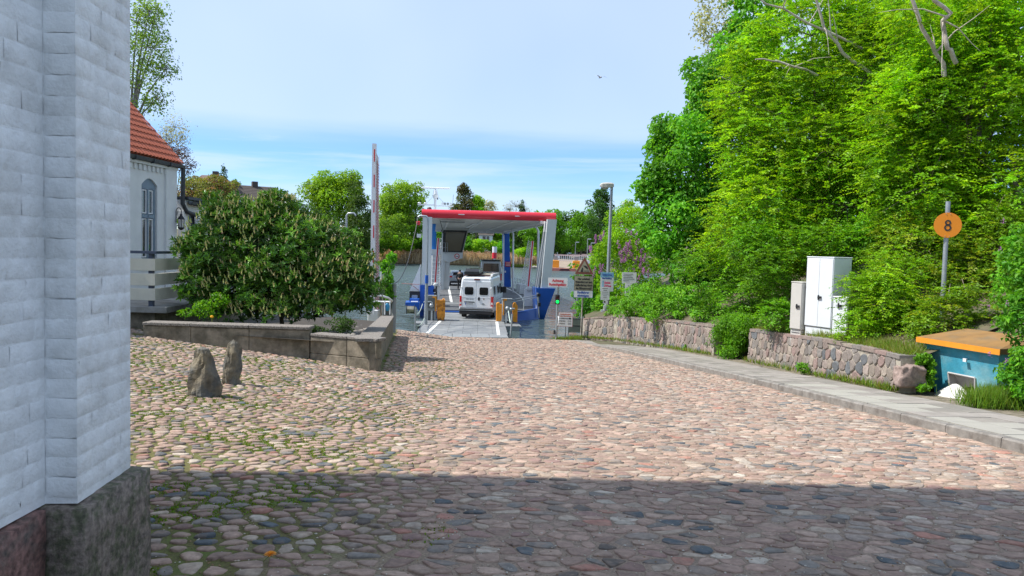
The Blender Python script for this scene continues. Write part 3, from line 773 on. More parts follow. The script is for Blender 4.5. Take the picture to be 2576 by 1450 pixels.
# wall lantern
lp = at(441, 547, 25.55); lan = thing('wall_lantern', lp, 'black wrought iron lantern hanging from a curled bracket at the house corner', 'lantern')
IRON = mat('black_wrought_iron', (.015, .015, .02), .5, .3)
m_ = MB(); m_.box((-.04, -.06, -.12), (0, .06, .12)); m_.tube([(.03, 0, -.18), (.03, 0, .2)]+[(.12-.09*math.cos(math.pi*i/8), 0, .2+.13*math.sin(math.pi*i/8)) for i in range(9)]+[(.2, 0, .1)], .014, 6); m_.build('bracket', IRON, lan)
m_ = MB(); m_.loft([[(.2+r_*math.cos(a_), r_*math.sin(a_), z) for a_ in [math.pi*k/4 for k in range(8)]] for r_, z in ((.02, .12), (.05, .1), (.045, .06), (.12, -.04), (.13, -.07))]); m_.build('lantern_roof', IRON, lan)
m_ = MB(); [m_.tube([(.2+.11*math.cos(a_), .11*math.sin(a_), -.07), (.2+.1*math.cos(a_), .1*math.sin(a_), -.36)], .01, 4) for a_ in [math.pi*k/3 for k in range(6)]]
m_.loft([[(.2+r_*math.cos(a_), r_*math.sin(a_), z) for a_ in [math.pi*k/4 for k in range(8)]] for r_, z in ((.11, -.34), (.12, -.37), (.03, -.44))]); m_.build('cage', IRON, lan)
m_ = MB(); m_.tube([(.2, 0, -.34), (.2, 0, -.1)], .07, 8); m_.build('glass', mat('frosted_lamp_glass', (.5, .5, .48), .3), lan)

# ================================================================== LEFT: terrace with board railing
CONC = mat('weathered_concrete', (.3, .29, .27), .9, var=.2, vs_=3, bump=.5, bs=30, c2=(.17, .16, .14))
CONCD = mat('dark_stained_concrete', (.27, .225, .165), .95, var=.3, vs_=6, bump=.9, bs=22, c2=(.14, .12, .085), c2lo=.42, c2hi=.62, pos=True)
BOARD = mat('cream_painted_board', (.62, .59, .5), .7, var=.08, vs_=3)
NAVY = mat('dark_blue_steel', (.045, .06, .1), .5)
tz = at(392, 772, 19).z
ter = thing('terrace', (-9.22, 19, -.8), 'raised concrete terrace with cream horizontal board railing beside the white house', 'terrace')
m_ = MB(); m_.box((-6, .25, -.6), (-.1, 6.5, tz+.8-.17)); m_.build('terrace_wall', CONCD, ter)
m_ = MB(); m_.box((-6, -.05, tz+.8-.165), (.35, 6.6, tz+.8), ch=.015); m_.build('slab', CONC, ter)
b0z = tz+.8
for k in range(3):
    z0 = at(392, 757-k*37.5, 19).z+.8
    MB().box((-6, .0, z0), (-.02, .05, z0+.31), ch=.006).build('board', BOARD, ter)
    MB().box((-.02, .0, z0+.002), (.028, 4.6, z0+.312), ch=.006).build('board', BOARD, ter)
for (x, y) in ((-.17, .06), (-2.2, .06), (-.12, 2.2), (-.12, 4.4)):
    MB().box((x, y, b0z), (x+.11, y+.11, b0z+1.36)).build('post', NAVY, ter)
MB().box((-6, -.02, b0z+1.36), (.07, .12, b0z+1.43)).build('handrail', NAVY, ter)
MB().box((-.1, .121, b0z+1.36), (.05, 4.6, b0z+1.429)).build('handrail', NAVY, ter)

# ================================================================== LEFT: planter of concrete walls
AGG = mat('exposed_aggregate_coping', (.22, .195, .17), .95, var=.75, vs_=40, bump=.9, bs=70, c2=(.16, .14, .12), detail=3)
pln = thing('planter', (-3.02, 16.6, -1.35), 'cracked concrete planter wall with pebble-dash coping around the laurel bush', 'planter')
PO = Vector((-3.02, 16.6, -1.35))
def seg_box(name, a, b_, z0, z1a, z1b, th, m_, parent, O, ch=.012, over=0.0):
    a = Vector((a[0], a[1], 0)); b_ = Vector((b_[0], b_[1], 0)); d = (b_-a).normalized(); nrm = Vector((-d.y, d.x, 0))
    if over: a = a-nrm*over*.0
    vs = []
    for p, zt in ((a, z1a), (b_, z1b)):
        for o_, z in ((-over, z0 if not callable(z0) else z0(p)), (th+over, z0 if not callable(z0) else z0(p)), (th+over, zt), (-over, zt)):
            q = p+nrm*o_; vs.append(Vector((q.x, q.y, z))-O)
    bm = bmesh.new(); bv = [bm.verts.new(v) for v in vs]
    for f in ((0, 1, 2, 3), (7, 6, 5, 4), (0, 4, 5, 1), (1, 5, 6, 2), (2, 6, 7, 3), (3, 7, 4, 0)): bm.faces.new([bv[i] for i in f])
    bmesh.ops.recalc_face_normals(bm, faces=bm.faces); bmesh.ops.bevel(bm, geom=bm.edges, offset=ch, segments=1, affect='EDGES')
    me = bpy.data.meshes.new(name); bm.to_mesh(me); bm.free(); return link(name, me, m_, parent)
zA = at(600, 826, 17.3).z-.02; zB = at(957, 852, 16.7).z-.08
# front wall (towards camera): high left section, lower right section; thickness goes away from the camera
cuts = [-8.75, -7.6, -6.2, -4.75]
for i in range(3):
    x0, x1 = cuts[i], cuts[i+1]
    seg_box('wall_block', (x0+.004, 17.5-(x0+8.75)*.03), (x1-.004, 17.5-(x1+8.75)*.03), -1.9, zA, zA+rnd.uniform(-.01, .01), .2, CONCD, pln, PO)
    seg_box('coping', (x0+.003, 17.5-(x0+8.75)*.03-.02), (x1-.003, 17.5-(x1+8.75)*.03-.02), zA+.012, zA+.085, zA+.085, .42, AGG, pln, PO, over=.02)
cuts = [(-4.73, 17.36), (-3.78, 16.98), (-3.02, 16.62)]
for i in range(2):
    seg_box('wall_block', cuts[i], (cuts[i+1][0]-.004, cuts[i+1][1]), -1.9, -1.02, -1.02, .2, CONCD, pln, PO)
    seg_box('wall_block', cuts[i], (cuts[i+1][0]-.004, cuts[i+1][1]), -1.013, zB, zB, .2, CONCD, pln, PO)
    seg_box('coping', (cuts[i][0]+.01, cuts[i][1]), cuts[i+1], zB+.008, zB+.075, zB+.075, .36, AGG, pln, PO, over=.02)
side = [(-3.0+(-.137)*t, 16.66+t) for t in (0, 2.3, 4.6, 7.0, 9.4, 12, 14.8)]
def side_top(i): return zB-(side[i][1]-16.66)*.058
for i in range(6):
    a, b_ = side[i], side[i+1]
    seg_box('wall_block', (b_[0], b_[1]-.006) if False else a, (b_[0], b_[1]-.008), -3.4, side_top(i), side_top(i+1), .2, CONCD, pln, PO)
    seg_box('coping', a, (b_[0], b_[1]-.006), -3.0, side_top(i)+.07, side_top(i+1)+.07, .36, AGG, pln, PO, over=.02) if False else None
    d = Vector((b_[0]-a[0], b_[1]-a[1], 0)).normalized(); nr = Vector((-d.y, d.x, 0)); vs = []
    for p, zt in ((a, side_top(i)+.008), (b_, side_top(i+1)+.008)):
        for o_, z in ((-.02, zt), (.52, zt), (.52, zt+.067), (-.02, zt+.067)): q = Vector((p[0], p[1], 0))+nr*o_; vs.append(Vector((q.x, q.y, z))-PO)
    MB().add(vs, [(0, 1, 2, 3), (7, 6, 5, 4), (0, 4, 5, 1), (1, 5, 6, 2), (2, 6, 7, 3), (3, 7, 4, 0)]).build('coping', AGG, pln)
SOIL = mat('dark_planting_soil', (.05, .04, .03), .95, var=.3, bump=.6, bs=20)
m_ = MB(); m_.add([Vector(v)-PO for v in ((-8.6, 17.7, zA-.12), (-3.3, 17.0, zB-.1), (-5.0, 31.3, -1.7), (-9.3, 31.3, -1.4))], [(0, 1, 2, 3)]); m_.build('soil', SOIL, pln)
PEB = mat('river_pebble', (.3, .27, .23), .75, attr=False, var=.3, vs_=2, c2=(.2, .16, .13)); pebm = []
def rock_mesh(name, s_, seed, amp=.25, sub=2, m_=None):
    from mathutils import noise
    bm = bmesh.new(); bmesh.ops.create_icosphere(bm, subdivisions=sub, radius=1)
    for v in bm.verts:
        n_ = noise.noise(v.co*1.3+Vector((seed*7.1, 0, 0)))*amp*1.4+noise.noise(v.co*3.1+Vector((0, seed, 0)))*amp*.5
        v.co = Vector((v.co.x*s_[0], v.co.y*s_[1], v.co.z*s_[2]))*(1+n_)
    me = bpy.data.meshes.new(name); bm.to_mesh(me); bm.free(); me.polygons.foreach_set('use_smooth', [True]*len(me.polygons))
    if m_: me.materials.append(m_)
    return me
pebm = [rock_mesh('pebble', (.14, .11, .07), s_, .15, 1, PEB) for s_ in range(5)]
for _ in range(150):
    t = rnd.random()**1.2; y = 17.5+12.5*t; xr = -3.15-(y-16.6)*.137-.5; x = xr-rnd.uniform(0, 1.15)*(1 if y < 22 else 1.0)
    z = zB-.08-(y-17)*.085
    k = rnd.uniform(.6, 1.25)
    link('pebble', rnd.choice(pebm), None, pln, Vector((x, y, z+rnd.uniform(.02, .1)))-PO, (rnd.uniform(-.4, .4), rnd.uniform(-.4, .4), rnd.uniform(0, 6)), (k, k, k))

# two upright boulders
ROCK = mat('lichened_boulder', (.21, .175, .12), .92, var=.45, vs_=6, bump=1.0, bs=9, c2=(.11, .11, .1), dist=.03, c2lo=.42, c2hi=.56)
def menhir(px, pyb, hpx, wpx, label, prof, seed, lean):
    b_ = hit(px, pyb, g=G); s_ = b_.y/FPX; H = hpx*s_; W_ = wpx*s_/2
    from mathutils import noise
    t_ = thing('boulder', (b_.x, b_.y+W_*.5, G(b_.x, b_.y+W_*.5)), label, 'boulder', group='standing stones')
    rings = []; nseg = 26; nr = 26
    for i in range(nr+1):
        t = i/nr; k = np.interp(t, [p[0] for p in prof], [p[1] for p in prof]); cx = np.interp(t, [p[0] for p in prof], [p[2] for p in prof])
        ring = []
        for q in range(nseg):
            a_ = 2*math.pi*q/nseg; d_ = 1/max(abs(math.cos(a_+.5))**1, abs(math.sin(a_+.5))**1)**.62
            p = Vector((math.cos(a_)*W_*k*d_*.9, math.sin(a_)*W_*.72*k*d_*.9, 0))
            n_ = (abs(noise.noise(Vector((math.cos(a_)*1.6, math.sin(a_)*1.6, t*2.1+seed))))-.2)*.75+noise.noise(Vector((math.cos(a_)*1.2, math.sin(a_)*1.2, t*2.4+seed)))*.2+noise.noise(Vector((math.cos(a_)*3.5, math.sin(a_)*3.5, t*7+seed)))*.12+noise.noise(Vector((math.cos(a_)*9, math.sin(a_)*9, t*17+seed)))*.05
            p *= 1+n_; p.x += cx*W_; p.z = -.12+(H+.12)*t*(1+.02*n_); ring.append(p)
        rings.append(ring)
    MB().loft(rings, smooth=False).build('stone_body', ROCK, t_); return t_
menhir(506, 1000, 128, 76, 'larger pointed mossy boulder standing on the cobbles, left of the pair', [(0, 1.05, .05), (.15, 1.05, 0), (.35, .95, -.04), (.55, .8, -.03), (.75, .66, .02), (.9, .55, .0), (.97, .42, -.1), (1, .08, -.12)], 3.3, 0)
menhir(580, 969, 115, 45, 'slimmer grey-brown upright boulder standing right of the larger one', [(0, .85, .0), (.2, .95, 0), (.5, .9, .0), (.78, .78, .05), (.93, .5, .05), (1, .05, .1)], 9.1, 0)
# dandelion in the joints
dp = hit(680, 1417, g=G); dn = thing('dandelion', dp, 'single orange-yellow dandelion flower growing between the cobbles', 'flower')
m_ = MB(); m_.tube([(-.05, .02, 0), (-.02, 0, .03), (0, 0, .05)], .0025, 5); m_.build('stem', mat('flower_stalk', (.2, .25, .05), .7), dn)
m_ = MB()
for k in range(60):
    a_ = k*2.4; r_ = .006+.028*(k/60)**.5; z = .052+.018*(1-k/60)
    m_.add([(0, 0, .05), (r_*math.cos(a_-.14), r_*math.sin(a_-.14), z), (r_*1.2*math.cos(a_), r_*1.2*math.sin(a_), z+.001), (r_*math.cos(a_+.14), r_*math.sin(a_+.14), z)], [(0, 1, 2, 3)])
m_.build('petals', mat('dandelion_petal', (.85, .33, .01), .6), dn)

# laurel bush with flower candles
lc = at(700, 650, 20.3)
blobs = [pblob(700, 660, 20.6, 150, 130), pblob(560, 640, 20.0, 95, 110), pblob(860, 695, 20.6, 80, 92), pblob(640, 575, 20.6, 110, 70), pblob(780, 630, 20.8, 100, 75), pblob(545, 535, 20.4, 36, 40), pblob(690, 525, 20.6, 55, 38), pblob(470, 640, 19.8, 26, 45), pblob(500, 720, 19.6, 45, 70), pblob(900, 730, 20.4, 55, 70), pblob(700, 740, 20.0, 190, 70), pblob(590, 545, 20.5, 60, 45), pblob(610, 775, 19.9, 100, 42), pblob(760, 775, 19.9, 110, 45), pblob(540, 775, 19.9, 50, 40), pblob(690, 790, 19.6, 150, 26), pblob(640, 700, 19.9, 110, 60), pblob(790, 700, 20.0, 110, 60), pblob(850, 765, 20.2, 50, 32)]
lb = (-6.3, 20.4, -.75)
laurel = tree('laurel_bush', 'big glossy dark green laurel bush with cream flower candles in the concrete planter', 'bush', blobs, lb, 56000, .15, 'laurel', r0=.07, m=LEAF_GLOSS, sub=.24, aspect=.4, nsub=34, updir=.7, spray=('rosette', 9, .14))
P = []; 
for (c, r_) in blobs:
    for _ in range(int(110*r_[0])):
        d = Vector((rnd.gauss(0, 1), rnd.gauss(-.5, 1), rnd.gauss(.5, .8))).normalized()
        if d.z < -.1 or (d.z < .25 and rnd.random() < .5): continue
        P.append((c[0]+d.x*r_[0]*1.08, c[1]+d.y*r_[1]*1.08, c[2]+d.z*r_[2]*1.08, d.x, d.y))
mV = []; mF = []; mC = []
for (x, y, z, dx, dy) in P:
    h_ = rnd.uniform(.08, .15); c = rnd.choice([(.55, .56, .22), (.6, .55, .28), (.46, .5, .18)])
    lx, ly = dx*.05+rnd.uniform(-.04, .04), dy*.05+rnd.uniform(-.04, .04)
    for q in range(9):
        t = q/9; a_ = q*2.4; r_ = .028*(1-.55*t)
        b0 = len(mV); cx_, cy_, cz_ = x+lx*t, y+ly*t, z+h_*t
        mV += [(cx_+r_*math.cos(a_), cy_+r_*math.sin(a_), cz_), (cx_+r_*math.cos(a_+2.1), cy_+r_*math.sin(a_+2.1), cz_), (cx_+r_*math.cos(a_+4.2), cy_+r_*math.sin(a_+4.2), cz_), (cx_+lx*.2, cy_+ly*.2, cz_+h_*.17)]
        mF += [(b0, b0+1, b0+3), (b0+1, b0+2, b0+3), (b0+2, b0, b0+3)]; mC += [tuple(k_*rnd.uniform(.8, 1.2) for k_ in c)]*4
o = link('flower_candles', arr_mesh('flower_candles', np.array(mV)-np.array(lb), mF, mC), DRY, laurel); setp(o, kind='stuff')
tree('young_shrub', 'small bright green leafy shrub at the left foot of the laurel bush', 'shrub', [pblob(515, 780, 18.6, 45, 24), pblob(550, 758, 18.8, 28, 24), pblob(470, 788, 18.5, 28, 13)], (-7.6, 18.6, -.5), 900, .08, 'mid', r0=.015, aspect=.6)
tree('trailing_plant', 'low grey-green plant creeping over the planter pebbles', 'plant', [pblob(860, 815, 18.3, 45, 22), pblob(800, 830, 17.9, 25, 12)], (-3.9, 18.2, -.8), 1500, .05, 'dark', r0=0)
tree('climbing_shrub', 'light green shrub growing beside the raised barrier', 'shrub', [pblob(976, 705, 33.4, 14, 40), pblob(985, 652, 33.4, 11, 25), pblob(978, 740, 33.4, 12, 20), pblob(968, 670, 33.6, 10, 20)], (-5.9, 32.4, -2.2), 1800, .13, 'lime', r0=.03)
fl = thing('marigold', at(533, 797, 17.9), 'small yellow-orange flower above the planter coping beside the bush', 'flower')
MB().ball((0, 0, 0), .045, 8, 5, (1, .6, .8)).build('petals', mat('orange_petal', (.85, .4, .01), .6), fl); MB().tube([(0, 0, 0), (.01, 0, -.22)], .006, 5).build('stem', mat('flower_stalk', (.2, .25, .05), .7), fl)

# ================================================================== LANDING RAMP
FO, FA = Vector((-1.35, 46., WATER)), R(5.8)
def ferry_world(p): return Matrix.Translation(FO) @ Matrix.Rotation(FA, 4, 'Z') @ Vector(p)
STEELPL = mat('worn_grey_steel_plate', (.2, .21, .215), .6, .2, var=.16, vs_=2.5, bump=.3, bs=90, c2=(.27, .275, .27))
lr = thing('landing_ramp', FO, 'grey steel landing ramp with hinged flaps between the cobbled slipway and the ferry', 'ramp', rz=FA)
def zr(y): return .17+(y+9.3)*.03
def lxr(y): return -4.36+(y+9.3)*(.35/5.8), .31+(y+9.3)*(.75/5.8)
y0, y1 = -8.35, -3.3
NX, NY = 6, 5
for j in range(NY):
    for i in range(NX):
        ya, yb = y0+(y1-y0)*j/NY, y0+(y1-y0)*(j+1)/NY; vs = []
        for z_ in (-.12, 0):
            for yy, s_ in ((ya+.004, 1), (yb-.004, 1)):
                l_, r_ = lxr(yy); r_ = .31+.05*(yy+9.3)
                for q in ((i, .004), (i+1, -.004)): vs.append((l_+(r_-l_)*q[0]/NX+q[1], yy, zr(yy)+z_+(.0 if z_ else rnd.uniform(-.002, .002))))
        MB().add(vs, [(0, 2, 3, 1), (4, 5, 7, 6), (0, 1, 5, 4), (1, 3, 7, 5), (3, 2, 6, 7), (2, 0, 4, 6)]).build('deck_plate', STEELPL, lr)
for i in range(5):
    l_, r_ = -4.36+.934*i, -4.36+.934*(i+1)
    MB().add([(l_+.012, -9.35, .02), (r_-.012, -9.35, .02), (r_-.012, -8.36, zr(-8.36)-.03), (l_+.012, -8.36, zr(-8.36)-.03), (l_+.012, -9.35, .15), (r_-.012, -9.35, .15), (r_-.012, -8.36, zr(-8.36)), (l_+.012, -8.36, zr(-8.36))],
             [(0, 3, 2, 1), (4, 5, 6, 7), (0, 1, 5, 4), (1, 2, 6, 5), (2, 3, 7, 6), (3, 0, 4, 7)]).build('hinged_flap', mat('light_grey_steel_flap', (.27, .285, .285), .55, .2, var=.1, vs_=3), lr)
def decal(pts, th, m_, parent, name='line', w_=.14, z_=.006):
    vs = []; fs = []
    for i, p in enumerate(pts):
        a = Vector(pts[max(i-1, 0)]); b_ = Vector(pts[min(i+1, len(pts)-1)]); d = (b_-a); d.z = 0; d.normalize(); nr = Vector((-d.y, d.x, 0))*w_/2
        for o_ in (nr, -nr): vs.append(Vector(p)+o_+Vector((0, 0, z_)))
    for i in range(len(pts)-1): fs.append((2*i, 2*i+1, 2*i+3, 2*i+2))
    return MB().add(vs, fs).build(name, m_, parent)
decal([(-3.75, -8.3, zr(-8.3)), (-3.05, -3.35, zr(-3.35))], 0, LINE, lr, 'painted_line', .16)
decal([(-.15, -8.75, zr(-8.75)), (.18, -3.35, zr(-3.35))], 0, LINE, lr, 'painted_line', .16)
m_ = MB(); m_.box((-4.1, -4.9, -1.2), (-3.9, -3.2, .1)); m_.box((.5, -4.9, -1.2), (1.35, -3.2, .2)); m_.box((-4.0, -8.0, -1.3), (.4, -3.4, .0)); m_.build('pontoon', GREYD, lr)
MB().box((.5, -4.9, .205), (1.45, -3.25, .26)).build('side_platform', STEELPL, lr)
MB().box((-4.5, -4.4, .2), (-3.2, -3.0, .29)).build('side_platform', STEELPL, lr)

def guide_post(x, label):
    o = thing('guide_post', ferry_world((x, -3.1, .29)), label, 'mooring post', rz=FA, group='mooring posts beside the landing ramp'); return o
RUST = mat('rusty_orange_steel', (.66, .27, .03), .6, .3, var=.25, vs_=7, c2=(.22, .09, .03), c2lo=.5, c2hi=.62)
# left group: grey bollard housing with orange fender
g1 = guide_post(-3.65, 'left mooring post, grey winch housing with rusty orange steel fender on its right')
m_ = MB(); m_.box((-.33, -.2, .62), (.3, .25, 1.47), ch=.02); m_.box((-.36, -.23, 1.43), (.33, .28, 1.5)); m_.build('housing', GREYD, g1)
m_ = MB(); m_.box((-.24, -.22, .78), (.22, -.2, 1.34)); m_.build('housing_panel', mat('dark_grey_paint', (.12, .13, .13), .5), g1)
for x in (-.24, .02, .2): m_ = MB(); m_.box((x, -.15, 0), (x+.1, .15, .62)); m_.build('leg', GREYP if x != .2 else GREYD, g1)
m_ = MB(); m_.box((-.22, -.02, 0), (.3, .1, .6)); m_.build('leg', mat('dark_grey_paint', (.12, .13, .13), .5), g1)
m_ = MB(); m_.box((.25, -.26, .6), (.34, .0, 1.42)); m_.box((.1, -.26, 1.36), (.34, -.2, 1.44)); m_.build('bracket', ORANGE, g1)
m_ = MB(); m_.prism([(.36, 1.22), (.84, 1.24), (.84, .3), (.78, .04), (.42, .02), (.36, .4)], 'y', -.1, .35); m_.tube([(.7, -.08, 1.24), (.72, -.08, 1.32), (.78, -.08, 1.3)], .04, 6); m_.build('fender', RUST, g1)
m_ = MB(); m_.ball((.05, -.32, .93), .13, 10, 6); m_.tube([(-.4, -.3, 1.12), (0, -.3, 1.15), (.12, -.3, 1.05)], .045, 6); m_.tube([(.05, -.2, .93), (.05, -.5, .93)], .05, 8); m_.build('valve', GALV, g1)
g2_ = guide_post(.78, 'right mooring post, grey winch housing between two bright orange steel fenders')
m_ = MB(); m_.box((-.3, -.35, .6), (.26, .1, 1.36), ch=.02); m_.box((-.33, -.38, 1.34), (.28, .13, 1.41)); m_.build('housing', GREYD, g2_)
for x in (-.3, -.12, .1): m_ = MB(); m_.box((x, -.3, 0), (x+.1, .05, .6)); m_.build('leg', GREYP if x == -.12 else GREYD, g2_)
m_ = MB(); m_.prism([(-.62, 1.08), (-.55, 1.15), (-.45, 1.15), (-.4, 1.05), (-.2, 1.05), (-.2, .5), (-.36, .04), (-.6, .04)], 'y', -.05, .3); m_.box((-.26, -.4, .45), (-.2, -.3, 1.4)); m_.box((-.26, -.4, 1.3), (-.06, -.36, 1.4)); m_.build('fender', ORANGE, g2_)
m_ = MB(); m_.prism([(.36, 1.05), (.42, 1.16), (.5, 1.16), (.62, .98), (.62, .02), (.36, .02)], 'y', -.05, .3); m_.build('fender', ORANGE, g2_)
m_ = MB(); m_.ball((-.02, -.5, .86), .12, 10, 6); m_.ball((.2, -.45, .8), .1, 10, 6); m_.tube([(-.15, -.42, .88), (.4, -.42, .84)], .05, 6); m_.tube([(.1, -.36, .8), (.1, -.6, .8)], .05, 8); m_.build('valve', GALV, g2_)
# thin rail posts with slack ropes
ROPE = mat('pale_green_rope', (.4, .48, .42), .8)
def post_simple(name, p, h, r, label, cat, m_=GALV, lean=(0, 0)):
    t = thing(name, p, label, cat); MB().tube([(0, 0, -.3), (lean[0]*h, lean[1]*h, h)], r, 8).build('pole', m_, t); return t
q = at(1044, 838, 37.8); p1 = post_simple('rope_post', (q.x, q.y, -3.3), at(1044, 775, 37.8).z+3.3, .035, 'thin galvanised rope post in the water left of the landing ramp', 'post')
q = at(1068, 810, 41.5); p2 = post_simple('rope_post', (q.x, q.y, -2.9), at(1068, 765, 41.5).z+2.9, .035, 'short rusty rope post at the upper left corner of the landing ramp', 'post')
q = at(1283, 848, 38); p3 = post_simple('rope_post', (q.x, q.y, -3.2), at(1286, 790, 38).z+3.2, .045, 'galvanised rope post leaning beside the right edge of the landing ramp', 'post', lean=(.06, 0))
def rope(a, b_, sag, r, label, m_=ROPE, name='rope'):
    a, b_ = Vector(a), Vector(b_); pts = []
    for i in range(13): t = i/12; p = a.lerp(b_, t)-a; p.z -= sag*4*t*(1-t); pts.append(p)
    o = MB().tube(pts, r, 6).build(name, m_, loc=a); return setp(o, label, name)
rope(at(1044, 815, 37.8), at(1068, 800, 41.5), .25, .022, 'pale slack rope between the two rope posts left of the ramp')
rope(at(1046, 790, 37.8), at(1063, 765, 42.2), .2, .02, 'thin pale line tied from the rope post up to the left mooring post')
rope(at(1279, 783, 41.5), at(1284, 812, 38.2), .05, .03, 'light green rope hanging from the right mooring post to the leaning post')
# tall pipe post with bent top and hanging cable
q = at(1071, 812, 40.6); t_ = thing('cable_pipe', (q.x, q.y, -3.2), 'tall galvanised pipe with its top bent to the left holding a hanging cable', 'pole')
tp = at(1077, 545, 40.6)-Vector((q.x, q.y, -3.2)); lf = at(1052, 543, 40.6)-Vector((q.x, q.y, -3.2))
m_ = MB(); m_.tube([(0, 0, -.2), (tp.x*.5, tp.y, tp.z*.5)], .085, 8); m_.tube([(tp.x*.5, tp.y, tp.z*.5), (tp.x, tp.y, tp.z-.12), (tp.x-.08, tp.y, tp.z), (lf.x+.1, lf.y, lf.z), (lf.x, lf.y, lf.z-.08)], .055, 8); m_.build('pole', GALV, t_)
MB().tube([(tp.x*.43, tp.y, tp.z*.43), (tp.x*.5, tp.y, tp.z*.5)], .1, 8).build('collar', BLUE, t_)
rope(at(1052, 546, 40.6), at(968, 692, 33.5), 1.6, .022, 'black cable sagging from the bent pipe down to the landing stage', BLACK, 'cable')
q = at(871, 560, 34); t_ = thing('bent_pipe', (q.x, q.y, -2), 'galvanised pipe with a hooked top rising behind the laurel bush', 'pole')
a_, b_, c_ = [at(*k, 34)-Vector((q.x, q.y, -2)) for k in ((872, 560), (872, 537), (895, 537))]
MB().tube([(a_.x, 0, 0), a_, b_-Vector((0, 0, .1)), b_+Vector((.08, 0, 0)), c_-Vector((.08, 0, 0)), c_-Vector((0, 0, .12))], .045, 8).build('pole', GALV, t_)

# ---- raised barrier on the left of the slipway
bb = at(939, 800, 33); bar = thing('barrier', (bb.x, bb.y, -2.4), 'tall raised white and red road barrier with folded striped skirt left of the slipway', 'barrier')
tp = at(943, 362, 33)-Vector((bb.x, bb.y, -2.4))
def lerpz(z): return Vector((tp.x*z/tp.z, 0, z))
MB().prism([(-.15, 0), (.07, 0), (tp.x+.07, tp.z), (tp.x-.1, tp.z)], 'y', -.09, .09).build('boom', WHITEPAINT, bar)
REDR = mat('red_reflective_band', (.6, .02, .03), .4)
for k in range(9):
    z0 = tp.z-.8-k*1.12; c = lerpz(z0+.35)
    if z0 < .5: break
    MB().box((c.x-.022, -.096, z0), (c.x+.028, -.0905, z0+.55)).build('red_band', REDR, bar)
m_ = MB(); sk0 = 0
for k in range(58):
    z = .3+k*.13; c = lerpz(z)
    if z > tp.z-.4: break
    w0 = .17*(1-.45*z/tp.z); m_.add([(c.x+.1, -.03, z), (c.x+.1+w0, -.03, z-.22), (c.x+.1+w0, -.03, z-.19), (c.x+.1, -.03, z+.03), (c.x+.1, -.0, z), (c.x+.1+w0, -.0, z-.22), (c.x+.1+w0, -.0, z-.19), (c.x+.1, -.0, z+.03)], [(0, 1, 2, 3), (4, 5, 6, 7), (0, 1, 5, 4), (3, 2, 6, 7)])
m_.build('skirt_slats', mat('faded_red_slat', (.55, .12, .1), .5), bar)
a0, a1 = lerpz(.3), lerpz(tp.z-.5)
m_ = MB(); m_.add([(a0.x+.075, .01, .2), (a0.x+.26, .01, .0), (a1.x+.17, .01, a1.z-.1), (a1.x+.075, .01, a1.z+.1)], [(0, 1, 2, 3)]); m_.tube([(a0.x+.28, 0, 0), (a1.x+.2, 0, a1.z)], .006, 5); m_.build('skirt', mat('pale_aluminium_skirt', (.72, .7, .69), .5), bar)
m_ = MB(); m_.box((-.22, -.2, 0), (.25, .25, 1.1), ch=.03); m_.build('drive_cabinet', WHITEPAINT, bar)
q = at(940, 760, 31.5); t_ = thing('curved_handrail', (q.x, q.y, -2.5), 'white curved tube handrail with blue buoys behind the planter end', 'handrail')
def rl(px, py, d): return at(px, py, d)-Vector((q.x, q.y, -2.5))
MB().tube([rl(905, 736, 31.2), rl(930, 741, 31.2), rl(960, 745, 31.3), rl(977, 750, 31.6), rl(986, 757, 32), rl(984, 760, 32.3), rl(960, 760, 32.3), rl(930, 758, 32.3)], .045, 8).build('rail', WHITEPAINT, t_)
for px, d in ((925, 31.2), (940, 31.2), (968, 31.5), (981, 31.8)): MB().tube([rl(px, 748 if px < 960 else 757, d), rl(px, 792, d)], .03, 6).build('upright', WHITEPAINT, t_)
for px, d in ((933, 31.4), (974, 31.6)):
    MB().loft([[(rl(px, 775, d)+Vector((r_*math.cos(a_), r_*math.sin(a_), z))) for a_ in [math.pi*k/5 for k in range(10)]] for r_, z in ((.03, -.14), (.1, -.1), (.11, .1), (.04, .2))]).build('buoy', mat('light_blue_buoy', (.03, .28, .5), .4), t_)
q = at(980, 790, 33.6); t_ = thing('sheet_pile_wall', (q.x, q.y, -3.6), 'grey steel sheet pile panel with post at the end of the planter', 'quay wall')
tz_ = at(980, 715, 33.6).z+3.6
MB().box((-.55, 0, 0), (.1, .1, tz_)).build('panel', mat('grey_brown_steel', (.14, .14, .125), .7, .2, var=.2), t_); MB().tube([(.2, -.05, 0), (.2, -.05, tz_+.02)], .1, 8).build('pile', GREYD, t_)
q = at(965, 690, 33.6); t_ = thing('junction_box', q-Vector((0, 0, .25)), 'small white junction box on the barrier side where the cable ends', 'box'); MB().box((-.12, -.08, 0), (.12, .08, .42), ch=.02).build('housing', WHITEPAINT, t_); MB().tube([(0, 0, 0), (0, 0, -1.7)], .04, 6).build('pole', GALV, t_)

